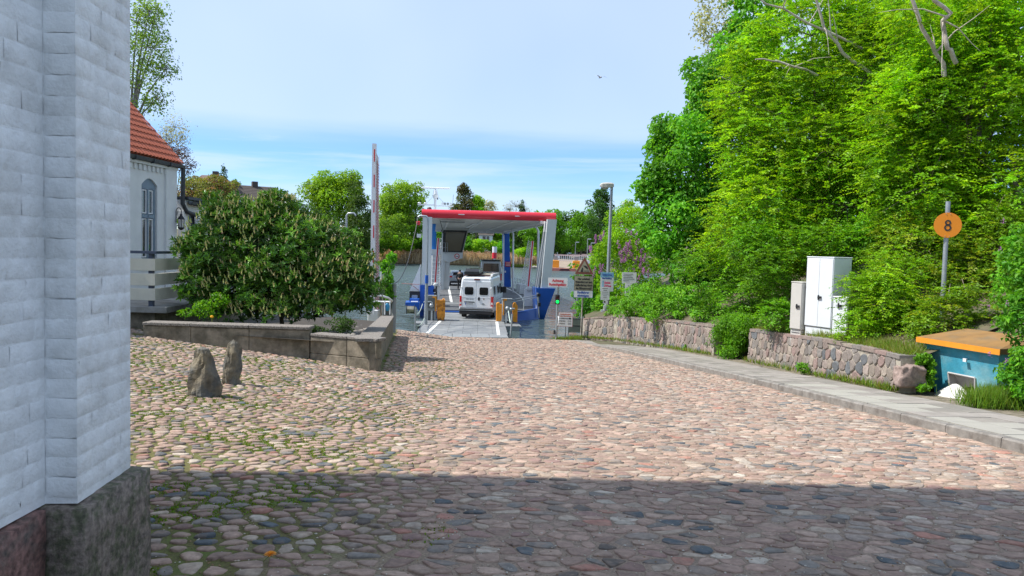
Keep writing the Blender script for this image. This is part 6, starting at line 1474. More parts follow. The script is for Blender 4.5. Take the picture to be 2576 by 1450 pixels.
MB().box((-.17, -.17, zz_(1520, 775, D4, z0)-.15), (-.07, -.1, zz_(1520, 775, D4, z0)+.15)).build('socket_box', WHITEPAINT, t); MB().box((-.3, -.16, zz_(1515, 782, D4, z0)-.06), (-.16, -.1, zz_(1515, 782, D4, z0)+.07)).build('socket_box', WHITEPAINT, t)
# 5 ferry notice boards among lilac
q = at(1581, 745, 37.6); z0 = q.z-1.3; t = thing('ferry_notice_sign', (q.x, q.y, z0), 'white landscape notice above a small portrait notice in the lilac shrubs', 'sign', rz=facing(q)); s_ = 37.6/FPX
pole_obj(t, zz_(1582, 685, 37.6, z0), .035); zc = zz_(1582, 699, 37.6, z0); n1 = sign_text_plate(t, 36*s_, 27*s_, zc, WH, x=0, y=-.05)
for k, ww in enumerate((.5, .42, .5, .58, .3)): MB().box((-.31, -.062, zc+.17-k*.085), (-.31+ww, -.058, zc+.2-k*.085)).build('text_line', GREYD, n1)
zc = zz_(1581, 729, 37.6, z0); n2 = sign_text_plate(t, 20*s_, 32*s_, zc, WH, x=0, y=-.05)
disc((-.02, zc+.2), .045, -.062, -.058, 14).build('crest', mat('pale_grey_print', (.45, .47, .5), .6), n2)
for k in range(7): MB().box((-.14, -.062, zc+.1-k*.05), (-.14+(.25 if k == 0 else .12+.02*(k % 3)), -.058, zc+.115-k*.05)).build('text_line', GREYD, n2)
# 6 grey board behind the boarding sign
q = at(1445, 845, 40.5); t = thing('grey_notice_board', (q.x, q.y, q.z), 'faded grey-green board between two dark posts behind the boarding order sign', 'notice board'); s_ = 40.5/FPX
for x in (-.35, .45): MB().tube([(x, 0, -.4), (x, 0, 45*s_)], .035, 6).build('pole', GREYD, t)
for z0_, z1_ in ((8, 24), (26, 42)): MB().box((-.33, -.03, z0_*s_), (.43, .03, z1_*s_)).build('board', mat('grey_green_panel', (.24, .25, .19), .8, var=.2), t)
for z in (25, 43): MB().box((-.35, -.04, z*s_-.02), (.45, .04, z*s_+.02)).build('crossrail', BLACK, t)
# 7 number 8 sign
q = at(2371, 760, 15.6); z0 = gz(q.x, q.y); t = thing('number_sign', (q.x, q.y, z0), 'round orange sign with black number 8 on a grey pole in the greenery', 'sign', rz=R(-14)); D8 = 15.6
pole_obj(t, zz_(2372, 507, D8, z0), .045); zc = zz_(2373, 567, D8, z0); OR8 = mat('orange_sign_face', (.8, .26, .008), .45, var=.04)
d8 = disc((0, zc), 31.5/FPX*D8, -.062, -.052, 40).build('sign_plate', OR8, t)
o8 = MB()
for cz_, r_ in ((zc+.052, .042), (zc-.052, .052)):
    for k in range(20):
        a_, b_ = 2*math.pi*k/20, 2*math.pi*(k+1)/20; o8.add([((r_+.0175)*math.cos(a_), -.067, cz_+(r_+.0175)*math.sin(a_)), ((r_+.0175)*math.cos(b_), -.067, cz_+(r_+.0175)*math.sin(b_)), ((r_-.014)*math.cos(b_), -.067, cz_+(r_-.014)*math.sin(b_)), ((r_-.014)*math.cos(a_), -.067, cz_+(r_-.014)*math.sin(a_))], [(0, 1, 2, 3)])
o8.build('number', BLKTXT, d8)
for a_ in (80, 100, 260, 280): MB().ball((.235*math.cos(R(a_)), -.066, zc+.235*math.sin(R(a_))), .009, 6, 4).build('rivet', GALV, d8)
# second lamp half behind the trees
q = at(1583, 700, 47); t = thing('street_lamp', (q.x, q.y, -2.4), 'second grey street lamp whose head peeks out of the trees', 'street lamp'); zl = zz_(1583, 513, 47, -2.4); MB().tube([(0, 0, 0), (0, 0, zl)], .07, 8).build('pole', GALV, t); lamp_head(t, 0, zl, .95)

# ================================================================== RIGHT: trees and shrubs
def gpt(px, d, py=800):
    p = at(px, py, d); return (p.x, p.y, gz(p.x, p.y))
tree('broadleaf_tree', 'tall rounded tree with large fresh green leaves nearest the water on the right bank', 'tree',
     [pblob(1745, 430, 33, 120, 150), pblob(1690, 560, 32.5, 90, 120), pblob(1830, 230, 33, 110, 150), pblob(1860, 560, 32, 150, 140), pblob(1890, 80, 33.5, 75, 110), pblob(1680, 350, 33.5, 55, 60), pblob(1770, 240, 33, 50, 90), pblob(1650, 460, 33, 55, 55), pblob(1740, 680, 31.5, 90, 60)],
     gpt(1800, 33), 44000, .19, 'lime', r0=.22, sub=.28, aspect=.75, nsub=36)
tree('hornbeam_tree', 'wide yellow-green tree with many fine twigs filling the middle of the right bank', 'tree',
     [pblob(2020, 330, 24, 170, 190), pblob(1930, 520, 23.5, 150, 130), pblob(2130, 520, 22.5, 180, 130), pblob(2180, 200, 24, 170, 170), pblob(2040, 90, 25, 160, 110), pblob(2250, 60, 24, 170, 120), pblob(1880, 380, 24.5, 90, 110), pblob(2010, 620, 23, 170, 80), pblob(1880, 230, 26, 100, 110), pblob(2080, 380, 22.5, 120, 120), pblob(2250, 330, 22.5, 120, 140), pblob(2180, 630, 21.5, 140, 70), pblob(1850, 620, 25.5, 90, 70)],
     gpt(2060, 24), 110000, .12, 'fresh', r0=.13, sub=.24, nsub=40, n_tw=9, spray=('spray', 11, .55), tone=.4)
tree('field_maple_tree', 'leafy bright green tree reaching over the top right corner above the orange sign', 'tree',
     [pblob(2430, 300, 19, 170, 190), pblob(2570, 180, 18.5, 150, 220), pblob(2330, 480, 19, 150, 130), pblob(2540, 480, 18, 130, 160), pblob(2400, 90, 19.5, 170, 120), pblob(2260, 380, 20, 110, 150), pblob(2450, 600, 18.2, 140, 90), pblob(2320, 250, 19.5, 120, 130), pblob(2500, 20, 18.8, 140, 90)],
     gpt(2480, 19), 72000, .11, 'fresh', r0=.14, sub=.26, nsub=34, n_tw=6, spray=('spray', 10, .45), tone=.4)
tree('shadowed_tree', 'dense dark green tree standing at the back of the right bank', 'tree',
     [pblob(2050, 330, 34, 240, 240), pblob(2300, 250, 33, 260, 300), pblob(2250, 560, 30, 330, 200), pblob(1900, 600, 36, 170, 150), pblob(2560, 350, 30, 150, 320), pblob(2200, -20, 34, 300, 110), pblob(2450, 0, 33, 250, 120)],
     gpt(2250, 33), 42000, .28, [(.16, .38, .018), (.2, .42, .02), (.12, .32, .016)], r0=.25, sub=.35, aspect=.75, nsub=26)
tree('pale_leaved_tree', 'sparse tree top with pale grey-green leaves against the sky at the bank edge', 'tree', [pblob(1800, 40, 34, 38, 70), pblob(1790, 120, 34, 32, 50), pblob(1765, 60, 34.5, 20, 60)], gpt(1840, 34.6), 1100, .16, 'pale', r0=.05, sub=.5, n_tw=9, aspect=.55)
# pale bare limbs in front of the foliage
def big_limb(pxs, d, r0, r1, label, m_=BARK_PALE, twigs=6):
    P_ = [at(x, y, d+.45-.1*i) for i, (x, y) in enumerate(pxs)]; o3 = P_[0]; t = thing('tree_limb', (o3.x, o3.y, o3.z), label, 'tree limb', group='bare limbs showing in the foliage')
    rs = [r0+(r1-r0)*i/(len(P_)-1) for i in range(len(P_))]; pp = []
    for i in range(len(P_)-1):
        for k in range(3): pp.append(P_[i].lerp(P_[i+1], k/3)+Vector((rnd.gauss(0, .03), rnd.gauss(0, .03), rnd.gauss(0, .03)))-o3)
    pp.append(P_[-1]-o3); rs2 = [r0+(r1-r0)*i/(len(pp)-1) for i in range(len(pp))]
    mb = MB().tube(pp, rs2, 8)
    for _ in range(min(twigs, 3)):
        i = rnd.randrange(len(pp)//3, len(pp)-1); e_ = pp[i]+Vector((rnd.gauss(0, .5), rnd.gauss(-.2, .3), rnd.gauss(.2, .5))); k = pp[i].lerp(e_, .5)+Vector((0, 0, .1)); mb.tube([pp[i], k, e_, e_+(e_-k)*.8+Vector((0, 0, rnd.gauss(0, .1)))], [rs2[i]*.5, rs2[i]*.32, rs2[i]*.2, .004], 5)
    mb.build('branch', m_, t)
big_limb([(2405, 160), (2385, 120), (2370, 60), (2390, 40), (2340, -20)], 17.6, .055, .045, 'pale crooked limb leaning left near the top right of the trees')
big_limb([(2385, 195), (2345, 110), (2290, -15)], 17.9, .05, .045, 'straight pale limb just left of the crooked one')
big_limb([(2190, 190), (2120, 130), (2075, 70), (2050, -10)], 22.2, .055, .035, 'brown limb rising to the top edge over the middle trees', BARK_PALE, 4)
big_limb([(2170, 120), (2040, 60), (1930, 10), (1870, -15)], 22.6, .045, .02, 'thin brown limb reaching left along the top edge', BARK_PALE, 4)
big_limb([(2060, 190), (1960, 155), (1900, 150)], 22.8, .05, .02, 'low horizontal twiggy limb in the middle tree', BARK_PALE, 10)
big_limb([(2230, 560), (2228, 430), (2215, 330), (2200, 240)], 22.3, .07, .05, 'upright thin trunk inside the middle tree', BARK, 14)
big_limb([(2563, 520), (2550, 440), (2545, 380)], 17.6, .07, .05, 'short brown trunk at the right photo edge above the orange sign', BARK, 2)
# understorey
tree('understorey_shrub', 'dark green shrub mass hanging over the long fieldstone wall', 'shrub', [pblob(1900, 745, 25, 130, 90), pblob(1860, 820, 24.5, 50, 60), pblob(2000, 700, 24, 130, 90), pblob(1800, 690, 27, 110, 70), pblob(1850, 860, 24, 35, 35)], gpt(1900, 25.2), 22000, .1, 'mid', r0=.03, sub=.28, nsub=26, spray=('spray', 8, .35))
tree('nettle_patch', 'bright green leafy ground plants spilling over the long fieldstone wall', 'plants', [pblob(1700, 780, 30, 120, 45), pblob(1610, 765, 33.5, 70, 45), pblob(1790, 800, 27, 65, 42), pblob(1560, 785, 36.5, 40, 22), pblob(1530, 770, 40.5, 40, 30), pblob(1660, 740, 32, 90, 35), pblob(1740, 745, 30, 90, 35)], gpt(1700, 31), 19000, .11, [(.17, .42, .03), (.22, .47, .035), (.13, .36, .03)], r0=0, sub=.25, nsub=36, updir=.9)
tree('bank_shrub', 'rounded fresh green shrub just right of the white cabinets', 'shrub', [pblob(2220, 760, 16.6, 90, 95), pblob(2290, 800, 16.2, 75, 70), pblob(2160, 830, 16.5, 42, 40), pblob(2260, 690, 17.2, 90, 60), pblob(2170, 740, 16.9, 45, 60)], gpt(2240, 16.8), 20000, .07, 'fresh', r0=.025, sub=.27, nsub=28, spray=('spray', 9, .26))
tree('privet_shrub', 'mixed yellow-green shrubs behind the grit bin under the orange number sign', 'shrub', [pblob(2330, 640, 18.2, 150, 90), pblob(2460, 700, 17.2, 120, 110), pblob(2280, 600, 19, 90, 70), pblob(2420, 790, 16.6, 120, 60), pblob(2530, 620, 17, 90, 120), pblob(2345, 740, 16.9, 70, 90), pblob(2375, 800, 15.0, 75, 65), pblob(2440, 770, 14.9, 70, 60), pblob(2330, 830, 15.3, 40, 45)], gpt(2400, 18), 34000, .08, [(.2, .36, .02), (.33, .42, .03), (.17, .33, .015), (.15, .30, .015)], r0=.03, sub=.27, nsub=28, spray=('spray', 9, .3))
tree('elder_shrub', 'darker leafy shrub in the gap between cabinets and long wall', 'shrub', [pblob(1930, 690, 20.5, 60, 80), pblob(1960, 790, 19.8, 45, 45), pblob(2080, 610, 20.6, 110, 55), pblob(2170, 610, 20, 60, 60), pblob(1900, 620, 21.5, 60, 60)], gpt(1980, 20.5), 16000, .1, 'mid', r0=.025, sub=.28, nsub=24, spray=('spray', 7, .3))
FLW = leafmat('lilac_petal', .7, .3, .2, (1.1, .9, 1.1))
def lilac(name_label, blobs, base, nl, size, panicles, pal='mid', psize=.12, np_=60):
    t = tree('lilac_bush', name_label, 'bush', blobs, base, nl, size, pal, r0=.04, sub=.28, nsub=26)
    P = []; 
    for c in panicles:
        p = at(c[0], c[1], c[2])
        for _ in range(c[3]):
            q = Vector((p.x+rnd.gauss(0, c[4]), p.y+rnd.gauss(0, .2), p.z+rnd.gauss(0, c[4])))
            for _ in range(np_): a = rnd.random(); P.append((q.x+rnd.gauss(0, psize*.38*(1-a*.6)), q.y+rnd.gauss(0, psize*.38*(1-a*.6)), q.z+psize*2.0*(a-.3)))
    P = np.array(P)-np.array(base); k = len(P); C = np.array([(.5, .2, .46), (.6, .3, .56), (.42, .16, .38)])[rng.integers(0, 3, k)]*rng.uniform(.7, 1.2, (k, 1))
    Nn = rng.normal(0, 1, (k, 3)); D = rng.normal(0, 1, (k, 3)); L = np.full(k, psize*.36)
    setp(link('blossom', leaf_mesh('blossom', P, D, Nn, L, L*.9, C, FLW), FLW, t), kind='stuff'); return t
lilac('lilac bush with drooping purple-pink blossom behind the street lamp', [pblob(1585, 590, 43, 70, 75), pblob(1545, 640, 43, 50, 70), pblob(1620, 680, 42, 60, 80), pblob(1505, 650, 43, 30, 45), pblob(1505, 720, 43, 45, 60), pblob(1590, 540, 44, 50, 35), pblob(1550, 720, 42, 60, 50)], gpt(1580, 43), 19000, .13,
      [(1620, 600, 40.9, 26, .34), (1590, 630, 41.0, 24, .32), (1507, 595, 42, 8, .15), (1575, 655, 41, 10, .25), (1610, 655, 40.8, 10, .25), (1635, 580, 41, 8, .2), (1600, 700, 40.6, 8, .2), (1515, 685, 41.4, 7, .18), (1490, 690, 41.6, 3, .1), (1485, 632, 42, 4, .08), (1620, 690, 40.4, 6, .2), (1560, 560, 42.5, 2, .1)], 'fresh')
lilac('near lilac bush with big heart-shaped leaves at the right photo edge', [pblob(2580, 650, 12.6, 60, 110), pblob(2590, 800, 12.2, 65, 100), pblob(2605, 930, 11.8, 75, 80), pblob(2538, 700, 13.2, 36, 90)], gpt(2620, 12.6), 7500, .09, [(2530, 565, 12.6, 1, .03), (2512, 760, 12.4, 1, .02), (2500, 775, 12.1, 1, .02), (2500, 900, 11.6, 2, .05), (2560, 625, 12, 1, .03)], 'lime', psize=.045, np_=26)
tree('overhanging_shrub', 'light green shrub with twigs reaching over the water behind the warning triangle', 'shrub', [pblob(1485, 700, 43, 34, 40), pblob(1495, 770, 42.5, 45, 45), pblob(1452, 745, 42, 22, 9), pblob(1450, 697, 42, 18, 7), pblob(1458, 775, 42, 22, 10), pblob(1520, 800, 42, 40, 35), pblob(1442, 668, 42, 18, 6)], gpt(1490, 43), 7000, .14, 'lime', r0=.04, sub=.3)
tree('ivy_clump', 'leafy ivy filling the gap at the end of the long wall', 'plant', [pblob(1832, 892, 22.9, 24, 22), pblob(1855, 865, 23.4, 34, 30), pblob(1872, 840, 23.2, 28, 34), pblob(1815, 850, 24, 35, 45), pblob(1880, 815, 22.5, 40, 35), pblob(1850, 820, 23.6, 60, 40)], gpt(1860, 24), 8000, .07, 'mid', r0=0)
tree('weed', 'small dark green weed at the foot of the nearer fieldstone wall', 'plant', [pblob(2020, 925, 17.6, 16, 13)], at(2020, 940, 17.8), 260, .06, 'mid', r0=0)
tree('weed', 'tuft of green weed at the foot of the long fieldstone wall', 'plant', [pblob(1608, 856, 33, 13, 11)], at(1608, 865, 33), 220, .08, 'lime', r0=0)
tree('weed', 'green weed growing below the right end of the long fieldstone wall', 'plant', [pblob(1726, 878, 27, 11, 12)], at(1726, 888, 27), 200, .07, 'mid', r0=0)
tree('weed', 'leafy weed filling the gap between boulder and grit bin', 'plant', [pblob(2334, 950, 13.9, 15, 32), pblob(2326, 905, 13.9, 22, 16), pblob(2340, 925, 13.95, 10, 24), pblob(2322, 975, 13.7, 20, 10)], at(2334, 975, 13.9), 2400, .05, 'mid', r0=0)
# grass tufts along the walls and the bin
def tuftline(a, b_, n_, w_, h_, cols, wd=.012, off=.12):
    o = []
    for _ in range(n_):
        t = rnd.random(); p = Vector(a).lerp(Vector(b_), t); o.append((p.x+rnd.gauss(0, w_), p.y+rnd.gauss(0, w_), SL*p.y+off))
    return o
GC = [(.16, .28, .03), (.22, .33, .04), (.28, .27, .08), (.12, .22, .03)]
p = []
for i in range(len(WB)-1): p += tuftline(WB[i][0]-Vector((.12, 0, 0)), WB[i+1][0]-Vector((.12, 0, 0)), 260, .06, .1, GC)
for i in range(len(WA)-1): p += tuftline(WA[i][0]-Vector((.12, 0, 0)), WA[i+1][0]-Vector((.12, 0, 0)), 420, .09, .1, GC)
p += tuftline((3.2, 37.6, 0), (4.4, 37.2, 0), 900, .22, .2, GC, off=.03)+tuftline((2.3, 36.7, 0), (3.3, 36.9, 0), 700, .2, .2, GC, off=.0)
setp(blades('grass', p, .2, .02, GC, spread=.4, m=LEAF), 'short grass and weeds along the foot of the fieldstone walls', 'grass')
p = []
for (px, py, n_, w_) in ((2490, 1025, 1200, .15), (2525, 1015, 2200, .24), (2570, 1025, 1800, .28), (2440, 1022, 160, .1)):
    c = hit(px, py, .12); p += [(c.x+rnd.gauss(0, w_), c.y+rnd.gauss(0, w_*.8), SL*c.y+.1) for _ in range(n_)]
p2 = []
c = hit(2322, 972, .12); p2 += [(c.x+rnd.gauss(0, .12), c.y+rnd.gauss(0, .14), SL*c.y+.1) for _ in range(900)]
setp(blades('grass', p, .36, .013, [(.13, .26, .03), (.17, .32, .03), (.22, .3, .05)], spread=.3, m=LEAF), 'long green grass in front of the grit bin', 'grass')
setp(blades('grass', p2, .36, .013, [(.13, .26, .03), (.3, .26, .09), (.22, .3, .05)], spread=.3, m=LEAF), 'grass tuft hanging beside the boulder at the wall end', 'grass')
p3 = []
for i in range(len(WB)-1):
    a, b_ = WB[i], WB[i+1]
    for _ in range(1500): t = rnd.random(); q = a[0].lerp(b_[0], t); z = a[1]+(b_[1]-a[1])*t; dx = abs(rnd.gauss(0, .35))+.12; p3.append((q.x+dx, q.y+dx*.35, z-.08+dx*.2))
setp(blades('grass', p3, .26, .014, [(.2, .3, .04), (.3, .29, .09), (.15, .28, .03)], spread=.35, m=LEAF), 'rough grass on top of the nearer fieldstone wall around the cabinets', 'grass')

# ================================================================== LEFT background trees behind the house
tree('birch_tree', 'tall airy tree with sparse light leaves above the red roof', 'tree', [pblob(345, 60, 38, 70, 90), pblob(385, 120, 38, 55, 60), pblob(350, 220, 38, 70, 80), pblob(415, 175, 38, 38, 40), pblob(385, 60, 38, 45, 60), pblob(395, 250, 38, 28, 40), pblob(300, 150, 38.5, 80, 130), pblob(375, 30, 38, 40, 40)], (-21, 38.5, .5), 6200, .13, 'airy', r0=.16, m=LEAF, sub=.3, n_tw=14, bark=mat('grey_bark', (.2, .19, .18), .9))
tree('bare_twig_tree', 'small leafless tree with whitish buds right of the red roof ridge', 'tree', [pblob(440, 320, 36, 38, 32), pblob(420, 340, 36, 30, 30), pblob(458, 345, 36, 22, 20)], (-17.8, 36.2, .5), 900, .08, 'pale', r0=.05, sub=.6, n_tw=26, bark=mat('grey_bark', (.2, .19, .18), .9))
tree('copper_leaved_tree', 'reddish purple budding tree behind the lower end of the red roof', 'tree', [pblob(430, 375, 37, 30, 35), pblob(460, 400, 37, 25, 40), pblob(480, 420, 37, 16, 25)], (-17.2, 37, .5), 1500, .09, 'copper', r0=.05, sub=.5, n_tw=16)
tree('budding_shrub', 'wide reddish and olive budding shrub on the slope behind the veranda', 'shrub', [pblob(500, 475, 44, 60, 35), pblob(555, 470, 44, 40, 28), pblob(470, 500, 43, 40, 30), pblob(530, 500, 43, 50, 30)], (-18.2, 44, .3), 8000, .12, 'pink', r0=.05, sub=.35, n_tw=10)

# ================================================================== FAR SHORE
def ft(name, label, cat, px, py, rx, ry, d, n_, pal, size=.5, extra=(), by=640, r0=.3, **kw):
    bl = [pblob(px, py, d, rx, ry)]+[pblob(a, b_, d+c_, e_, f_) for a, b_, c_, e_, f_ in extra]
    p = at(px, by, d); zb_ = gz(p.x, d); return tree(name, label, cat, bl, (p.x, d, zb_), n_, size, pal, r0=r0, sub=.34, **kw)
ft('lime_tree', 'large round yellow-green tree on the far shore left of the raised barrier', 'tree', 845, 495, 70, 66, 182, 12000, 'yellow', .6, [(805, 505, 2, 35, 50), (880, 480, 0, 40, 45)], nsub=34)
ft('yew_tree', 'dark olive conifer in front of the round yellow-green tree', 'tree', 905, 555, 44, 74, 176, 9000, [(.06, .12, .02), (.085, .145, .025)], .5, [(895, 490, 0, 22, 50), (880, 620, 0, 60, 50)])
ft('spruce_tree', 'dark green spreading conifer mass behind the laurel bush', 'tree', 760, 560, 45, 55, 165, 4000, 'dark', .5, [(735, 540, 0, 20, 30), (815, 580, 0, 40, 50)])
ft('willow_tree', 'weeping willow with hanging yellow-green branches behind the radar mast', 'tree', 1010, 500, 54, 46, 200, 13000, [(.24, .42, .03), (.29, .46, .04), (.19, .36, .03)], .55, [(975, 530, 0, 28, 60), (1045, 530, 0, 24, 50), (1000, 545, 0, 40, 55)], updir=.1)
ft('ash_tree', 'mid green tree below the willow on the far shore', 'tree', 985, 575, 36, 42, 192, 4500, 'olive', .5, [(1000, 600, -1, 40, 30)])
ft('chestnut_tree', 'brownish dark tree with green right side above the ferry roof', 'tree', 1168, 510, 26, 40, 205, 5000, [(.12, .1, .045), (.1, .1, .04), (.09, .13, .03)], .5, [(1165, 478, 0, 14, 16), (1150, 540, 0, 25, 30)])
ft('chestnut_tree', 'green tree touching the right side of the brownish one above the ferry', 'tree', 1198, 518, 18, 34, 206, 3200, 'fresh', .5)
ft('blossoming_tree', 'pale cream blossoming tree right of the chestnut trees', 'tree', 1230, 525, 20, 22, 215, 900, 'pale', .5, n_tw=10)
ft('bare_tree', 'leafless spreading tree against the sky above the ferry roof', 'tree', 1298, 520, 34, 20, 215, 260, 'pale', .4, [(1280, 528, 0, 16, 16), (1320, 530, 0, 18, 15)], n_tw=40, bark=mat('grey_bark', (.2, .19, .18), .9))
ft('dark_conifer', 'small pointed conifer right of the leafless tree', 'tree', 1313, 530, 8, 26, 214, 700, 'dark', .4)
ft('oak_tree', 'broad mid green tree behind the right side of the ferry roof', 'tree', 1385, 570, 38, 42, 198, 6000, 'mid', .55, [(1350, 555, 4, 25, 22), (1330, 560, 5, 28, 20), (1405, 590, 0, 28, 45)])
ft('oak_tree', 'deep green tree left of the poplar on the far right shore', 'tree', 1462, 590, 34, 48, 205, 5500, 'mid', .5, [(1440, 600, 0, 26, 40), (1485, 560, 0, 20, 40), (1455, 555, 0, 16, 20)])
ft('poplar_tree', 'tall upright poplar left of the street lamp on the far shore', 'tree', 1506, 560, 34, 70, 196, 8000, [(.06, .16, .03), (.08, .2, .03), (.05, .13, .025)], .5, [(1515, 500, 0, 18, 34), (1530, 540, 0, 18, 60), (1502, 500, 0, 10, 26)])
for (px, py, rx, ry, n_, pal, lab, dd) in ((1000, 612, 50, 20, 3500, 'fresh', 'low bright bushes behind the reeds below the willow', 190), (1050, 590, 30, 30, 2500, 'mid', 'green bush under the dark gazebo', 205), (930, 620, 40, 22, 2500, 'olive', 'olive bush behind the raised barrier foot', 188),
        (1100, 600, 50, 32, 3500, 'mid', 'green bush seen through the ferry wheelhouse side', 196), (1165, 610, 30, 18, 3600, 'lime', 'bright green willow bush beside the wheelhouse window', 186), (1205, 618, 45, 18, 3000, 'fresh', 'fresh green bushes in front of the small white house', 187),
        (1175, 570, 30, 26, 2500, 'dark', 'dark bush between wheelhouse and the small white house', 210), (1255, 580, 22, 30, 2500, 'fresh', 'yellowish bush right of the small white house', 206), (1300, 590, 26, 40, 3500, 'dark', 'dark bushy tree between the two ferry pillars', 204),
        (1340, 600, 30, 30, 3500, 'mid', 'green bush behind the right ferry barrier', 198), (1262, 625, 30, 15, 2200, 'lime', 'low green shrubs left of the blue ferry pillar', 188), (1320, 635, 34, 14, 2400, 'fresh', 'low grassy shrubs on the shore right of the blue pillar', 180), (1405, 640, 26, 30, 2500, 'dark', 'dark hedge end beside the far landing', 205),
        (1545, 610, 40, 50, 2500, 'mid', 'green tree behind the street lamp on the far shore', 190), (700, 600, 60, 60, 2500, 'mid', 'green shrubs behind the laurel bush', 150), (1235, 555, 60, 22, 3000, 'mid', 'green treetops just under the far end of the ferry roof', 215)):
    ft('far_bush', lab+' on the far shore', 'bush', px, py, rx, ry, dd, n_, pal, .45, r0=0)
# the far wood behind everything: reads as one mass
bl = [pblob(x, 612+rnd.uniform(-8, 6), 232+rnd.uniform(-6, 10), 26, 30+rnd.uniform(-6, 10)) for x in range(560, 1640, 22)]+[pblob(x, 560+rnd.uniform(-10, 10), 245, 26, 26) for x in list(range(600, 1060, 26))+list(range(1330, 1560, 26))]+[pblob(x, 520, 170, 24, 22) for x in range(470, 740, 24)]+[pblob(x, 560, 165, 28, 30) for x in range(470, 800, 26)]
setp(link('far_wood', crown_mesh('far_wood', bl, 46000, .8, [(.06, .15, .02), (.09, .2, .025), (.045, .11, .02), (.13, .24, .03)], sub=.4, nsub=12, tone=.45), LEAF), 'continuous green wood along the far bank behind the nearer trees', 'wood', kind='stuff')
bl = [pblob(x, 622+rnd.uniform(-5, 4), 201+rnd.uniform(-2, 4), 20, 16+rnd.uniform(-3, 5)) for x in range(960, 1345, 17)]
setp(link('shore_thicket', crown_mesh('shore_thicket', bl, 14000, .5, [(.10, .27, .02), (.15, .33, .025), (.07, .19, .02)], sub=.4, nsub=12, tone=.4), LEAF), 'low green thicket just behind the reed belt', 'thicket', kind='stuff')
# slope left: houses and conifers
ft('spruce_tree', 'dark pointed spruce beside the dark roofed house', 'tree', 562, 470, 16, 26, 150, 2200, 'dark', .35, [(562, 440, 0, 9, 22), (562, 425, 0, 4, 12), (562, 495, 0, 20, 24)], by=520)
ft('shrub_tree', 'fresh green small tree just right of the pointed spruce', 'tree', 590, 470, 13, 20, 152, 1200, 'mid', .35, [(600, 490, 0, 12, 16)], by=520)
ft('blossoming_tree', 'pale pink blossoming treetop right of the dark roofed house', 'tree', 733, 500, 14, 14, 160, 700, 'pale', .3, by=560)
ft('dark_conifer', 'dark treetop at the right gable of the dark roofed house', 'tree', 718, 492, 8, 14, 158, 600, 'dark', .3, by=560)
ft('hillside_tree', 'brown-green shrubs on the slope left of the spruce', 'tree', 530, 470, 34, 22, 155, 2500, 'brown', .4, [(490, 470, 0, 30, 26)], by=520)
ROOFD = mat('dark_brown_roof_tiles', (.075, .06, .05), .85, var=.25, vs_=3, stretch=(1, 1, 6), bump=.5, bs=3)
def far_house(px0, px1, pyt, pye, pyb, d, label, roofm, wallm=WHITEPAINT, wins=(), gable=.0, depth=9, chim=None, name='house'):
    a, b_ = at(px0, pye, d), at(px1, pye, d); zt_, ze, zb_ = at((px0+px1)/2, pyt, d).z, (a.z+b_.z)/2, at((px0+px1)/2, pyb, d).z
    W_ = (b_-a).length; t = thing(name, ((a.x+b_.x)/2, d, zb_), label, 'house'); m = MB(); m.box((-W_/2+.3, .4, -3), (W_/2-.3, depth-.4, ze-zb_)); m.build('wall', wallm, t)
    g = gable*W_; m = MB(); h0, h1 = ze-zb_, zt_-zb_
    m.add([(-W_/2, 0, h0), (W_/2, 0, h0), (W_/2-g, depth/2, h1), (-W_/2+g, depth/2, h1), (-W_/2, depth, h0), (W_/2, depth, h0)], [(0, 1, 2, 3), (5, 4, 3, 2), (0, 4, 5, 1)]+([(0, 3, 4), (1, 5, 2)] if gable else [])); ro = m.build('roof', roofm, t)
    if not gable: MB().add([(-W_/2+.2, .3, h0), (-W_/2+.2, depth/2, h1-.25), (-W_/2+.2, depth-.3, h0), (W_/2-.2, .3, h0), (W_/2-.2, depth/2, h1-.25), (W_/2-.2, depth-.3, h0)], [(0, 1, 2), (3, 5, 4)]).build('gable_wall', wallm, t)
    n_ = int((h1-h0)/.32)
    if W_ > 8:
        for k in range(min(n_, 14)):
            f0, f1 = k/n_, (k+1)/n_; MB().add([(-W_/2+g*f0, depth/2*f0-.05, h0+(h1-h0)*f0+.02), (W_/2-g*f0, depth/2*f0-.05, h0+(h1-h0)*f0+.02), (W_/2-g*f1, depth/2*f1, h0+(h1-h0)*f1), (-W_/2+g*f1, depth/2*f1, h0+(h1-h0)*f1)], [(0, 1, 2, 3)]).build('tile_course', roofm, ro)
    if chim is not None: MB().box((chim*W_, depth/2-.5, h1-.8), (chim*W_+1.1, depth/2+.5, h1+.9)).build('chimney', mat('dark_brick', (.07, .055, .05), .9), ro)
    for (u0, u1, v0, v1) in wins:
        f_ = MB().box((-W_/2+u0*W_-.1, .3, h0*v0-.1), (-W_/2+u1*W_+.1, .39, h0*v1+.1)).build('window', WHITEPAINT, t); MB().box((-W_/2+u0*W_, .25, h0*v0), (-W_/2+u1*W_, .295, h0*v1)).build('pane', PANE, f_)
    return t
far_house(594, 708, 465, 503, 540, 150, 'house with dark tiled roof, white gable edge and chimney on the left slope', ROOFD, chim=-.03, depth=9).rotation_euler.z = R(33)
far_house(488, 548, 437, 456, 480, 165, 'brown roofed house half hidden on the slope left of the spruce', mat('brown_roof', (.14, .09, .075), .9, var=.2), chim=0, depth=8)
far_house(1202, 1242, 584, 592, 609, 200, 'small white house with dark roof seen under the ferry roof', ROOFD, wins=((.3, .5, .25, .85), (.55, .72, .25, .85)), depth=7)
far_house(1012, 1050, 531, 543, 556, 206, 'dark thatched gazebo with white arched windows on the far slope', mat('dark_thatch', (.035, .03, .03), .95), wallm=mat('dark_timber', (.03, .03, .03), .8), wins=((.1, .2, .1, .9), (.27, .4, .1, .9), (.47, .6, .1, .9), (.67, .78, .1, .9), (.84, .92, .1, .9)), gable=.42, depth=5, name='gazebo')
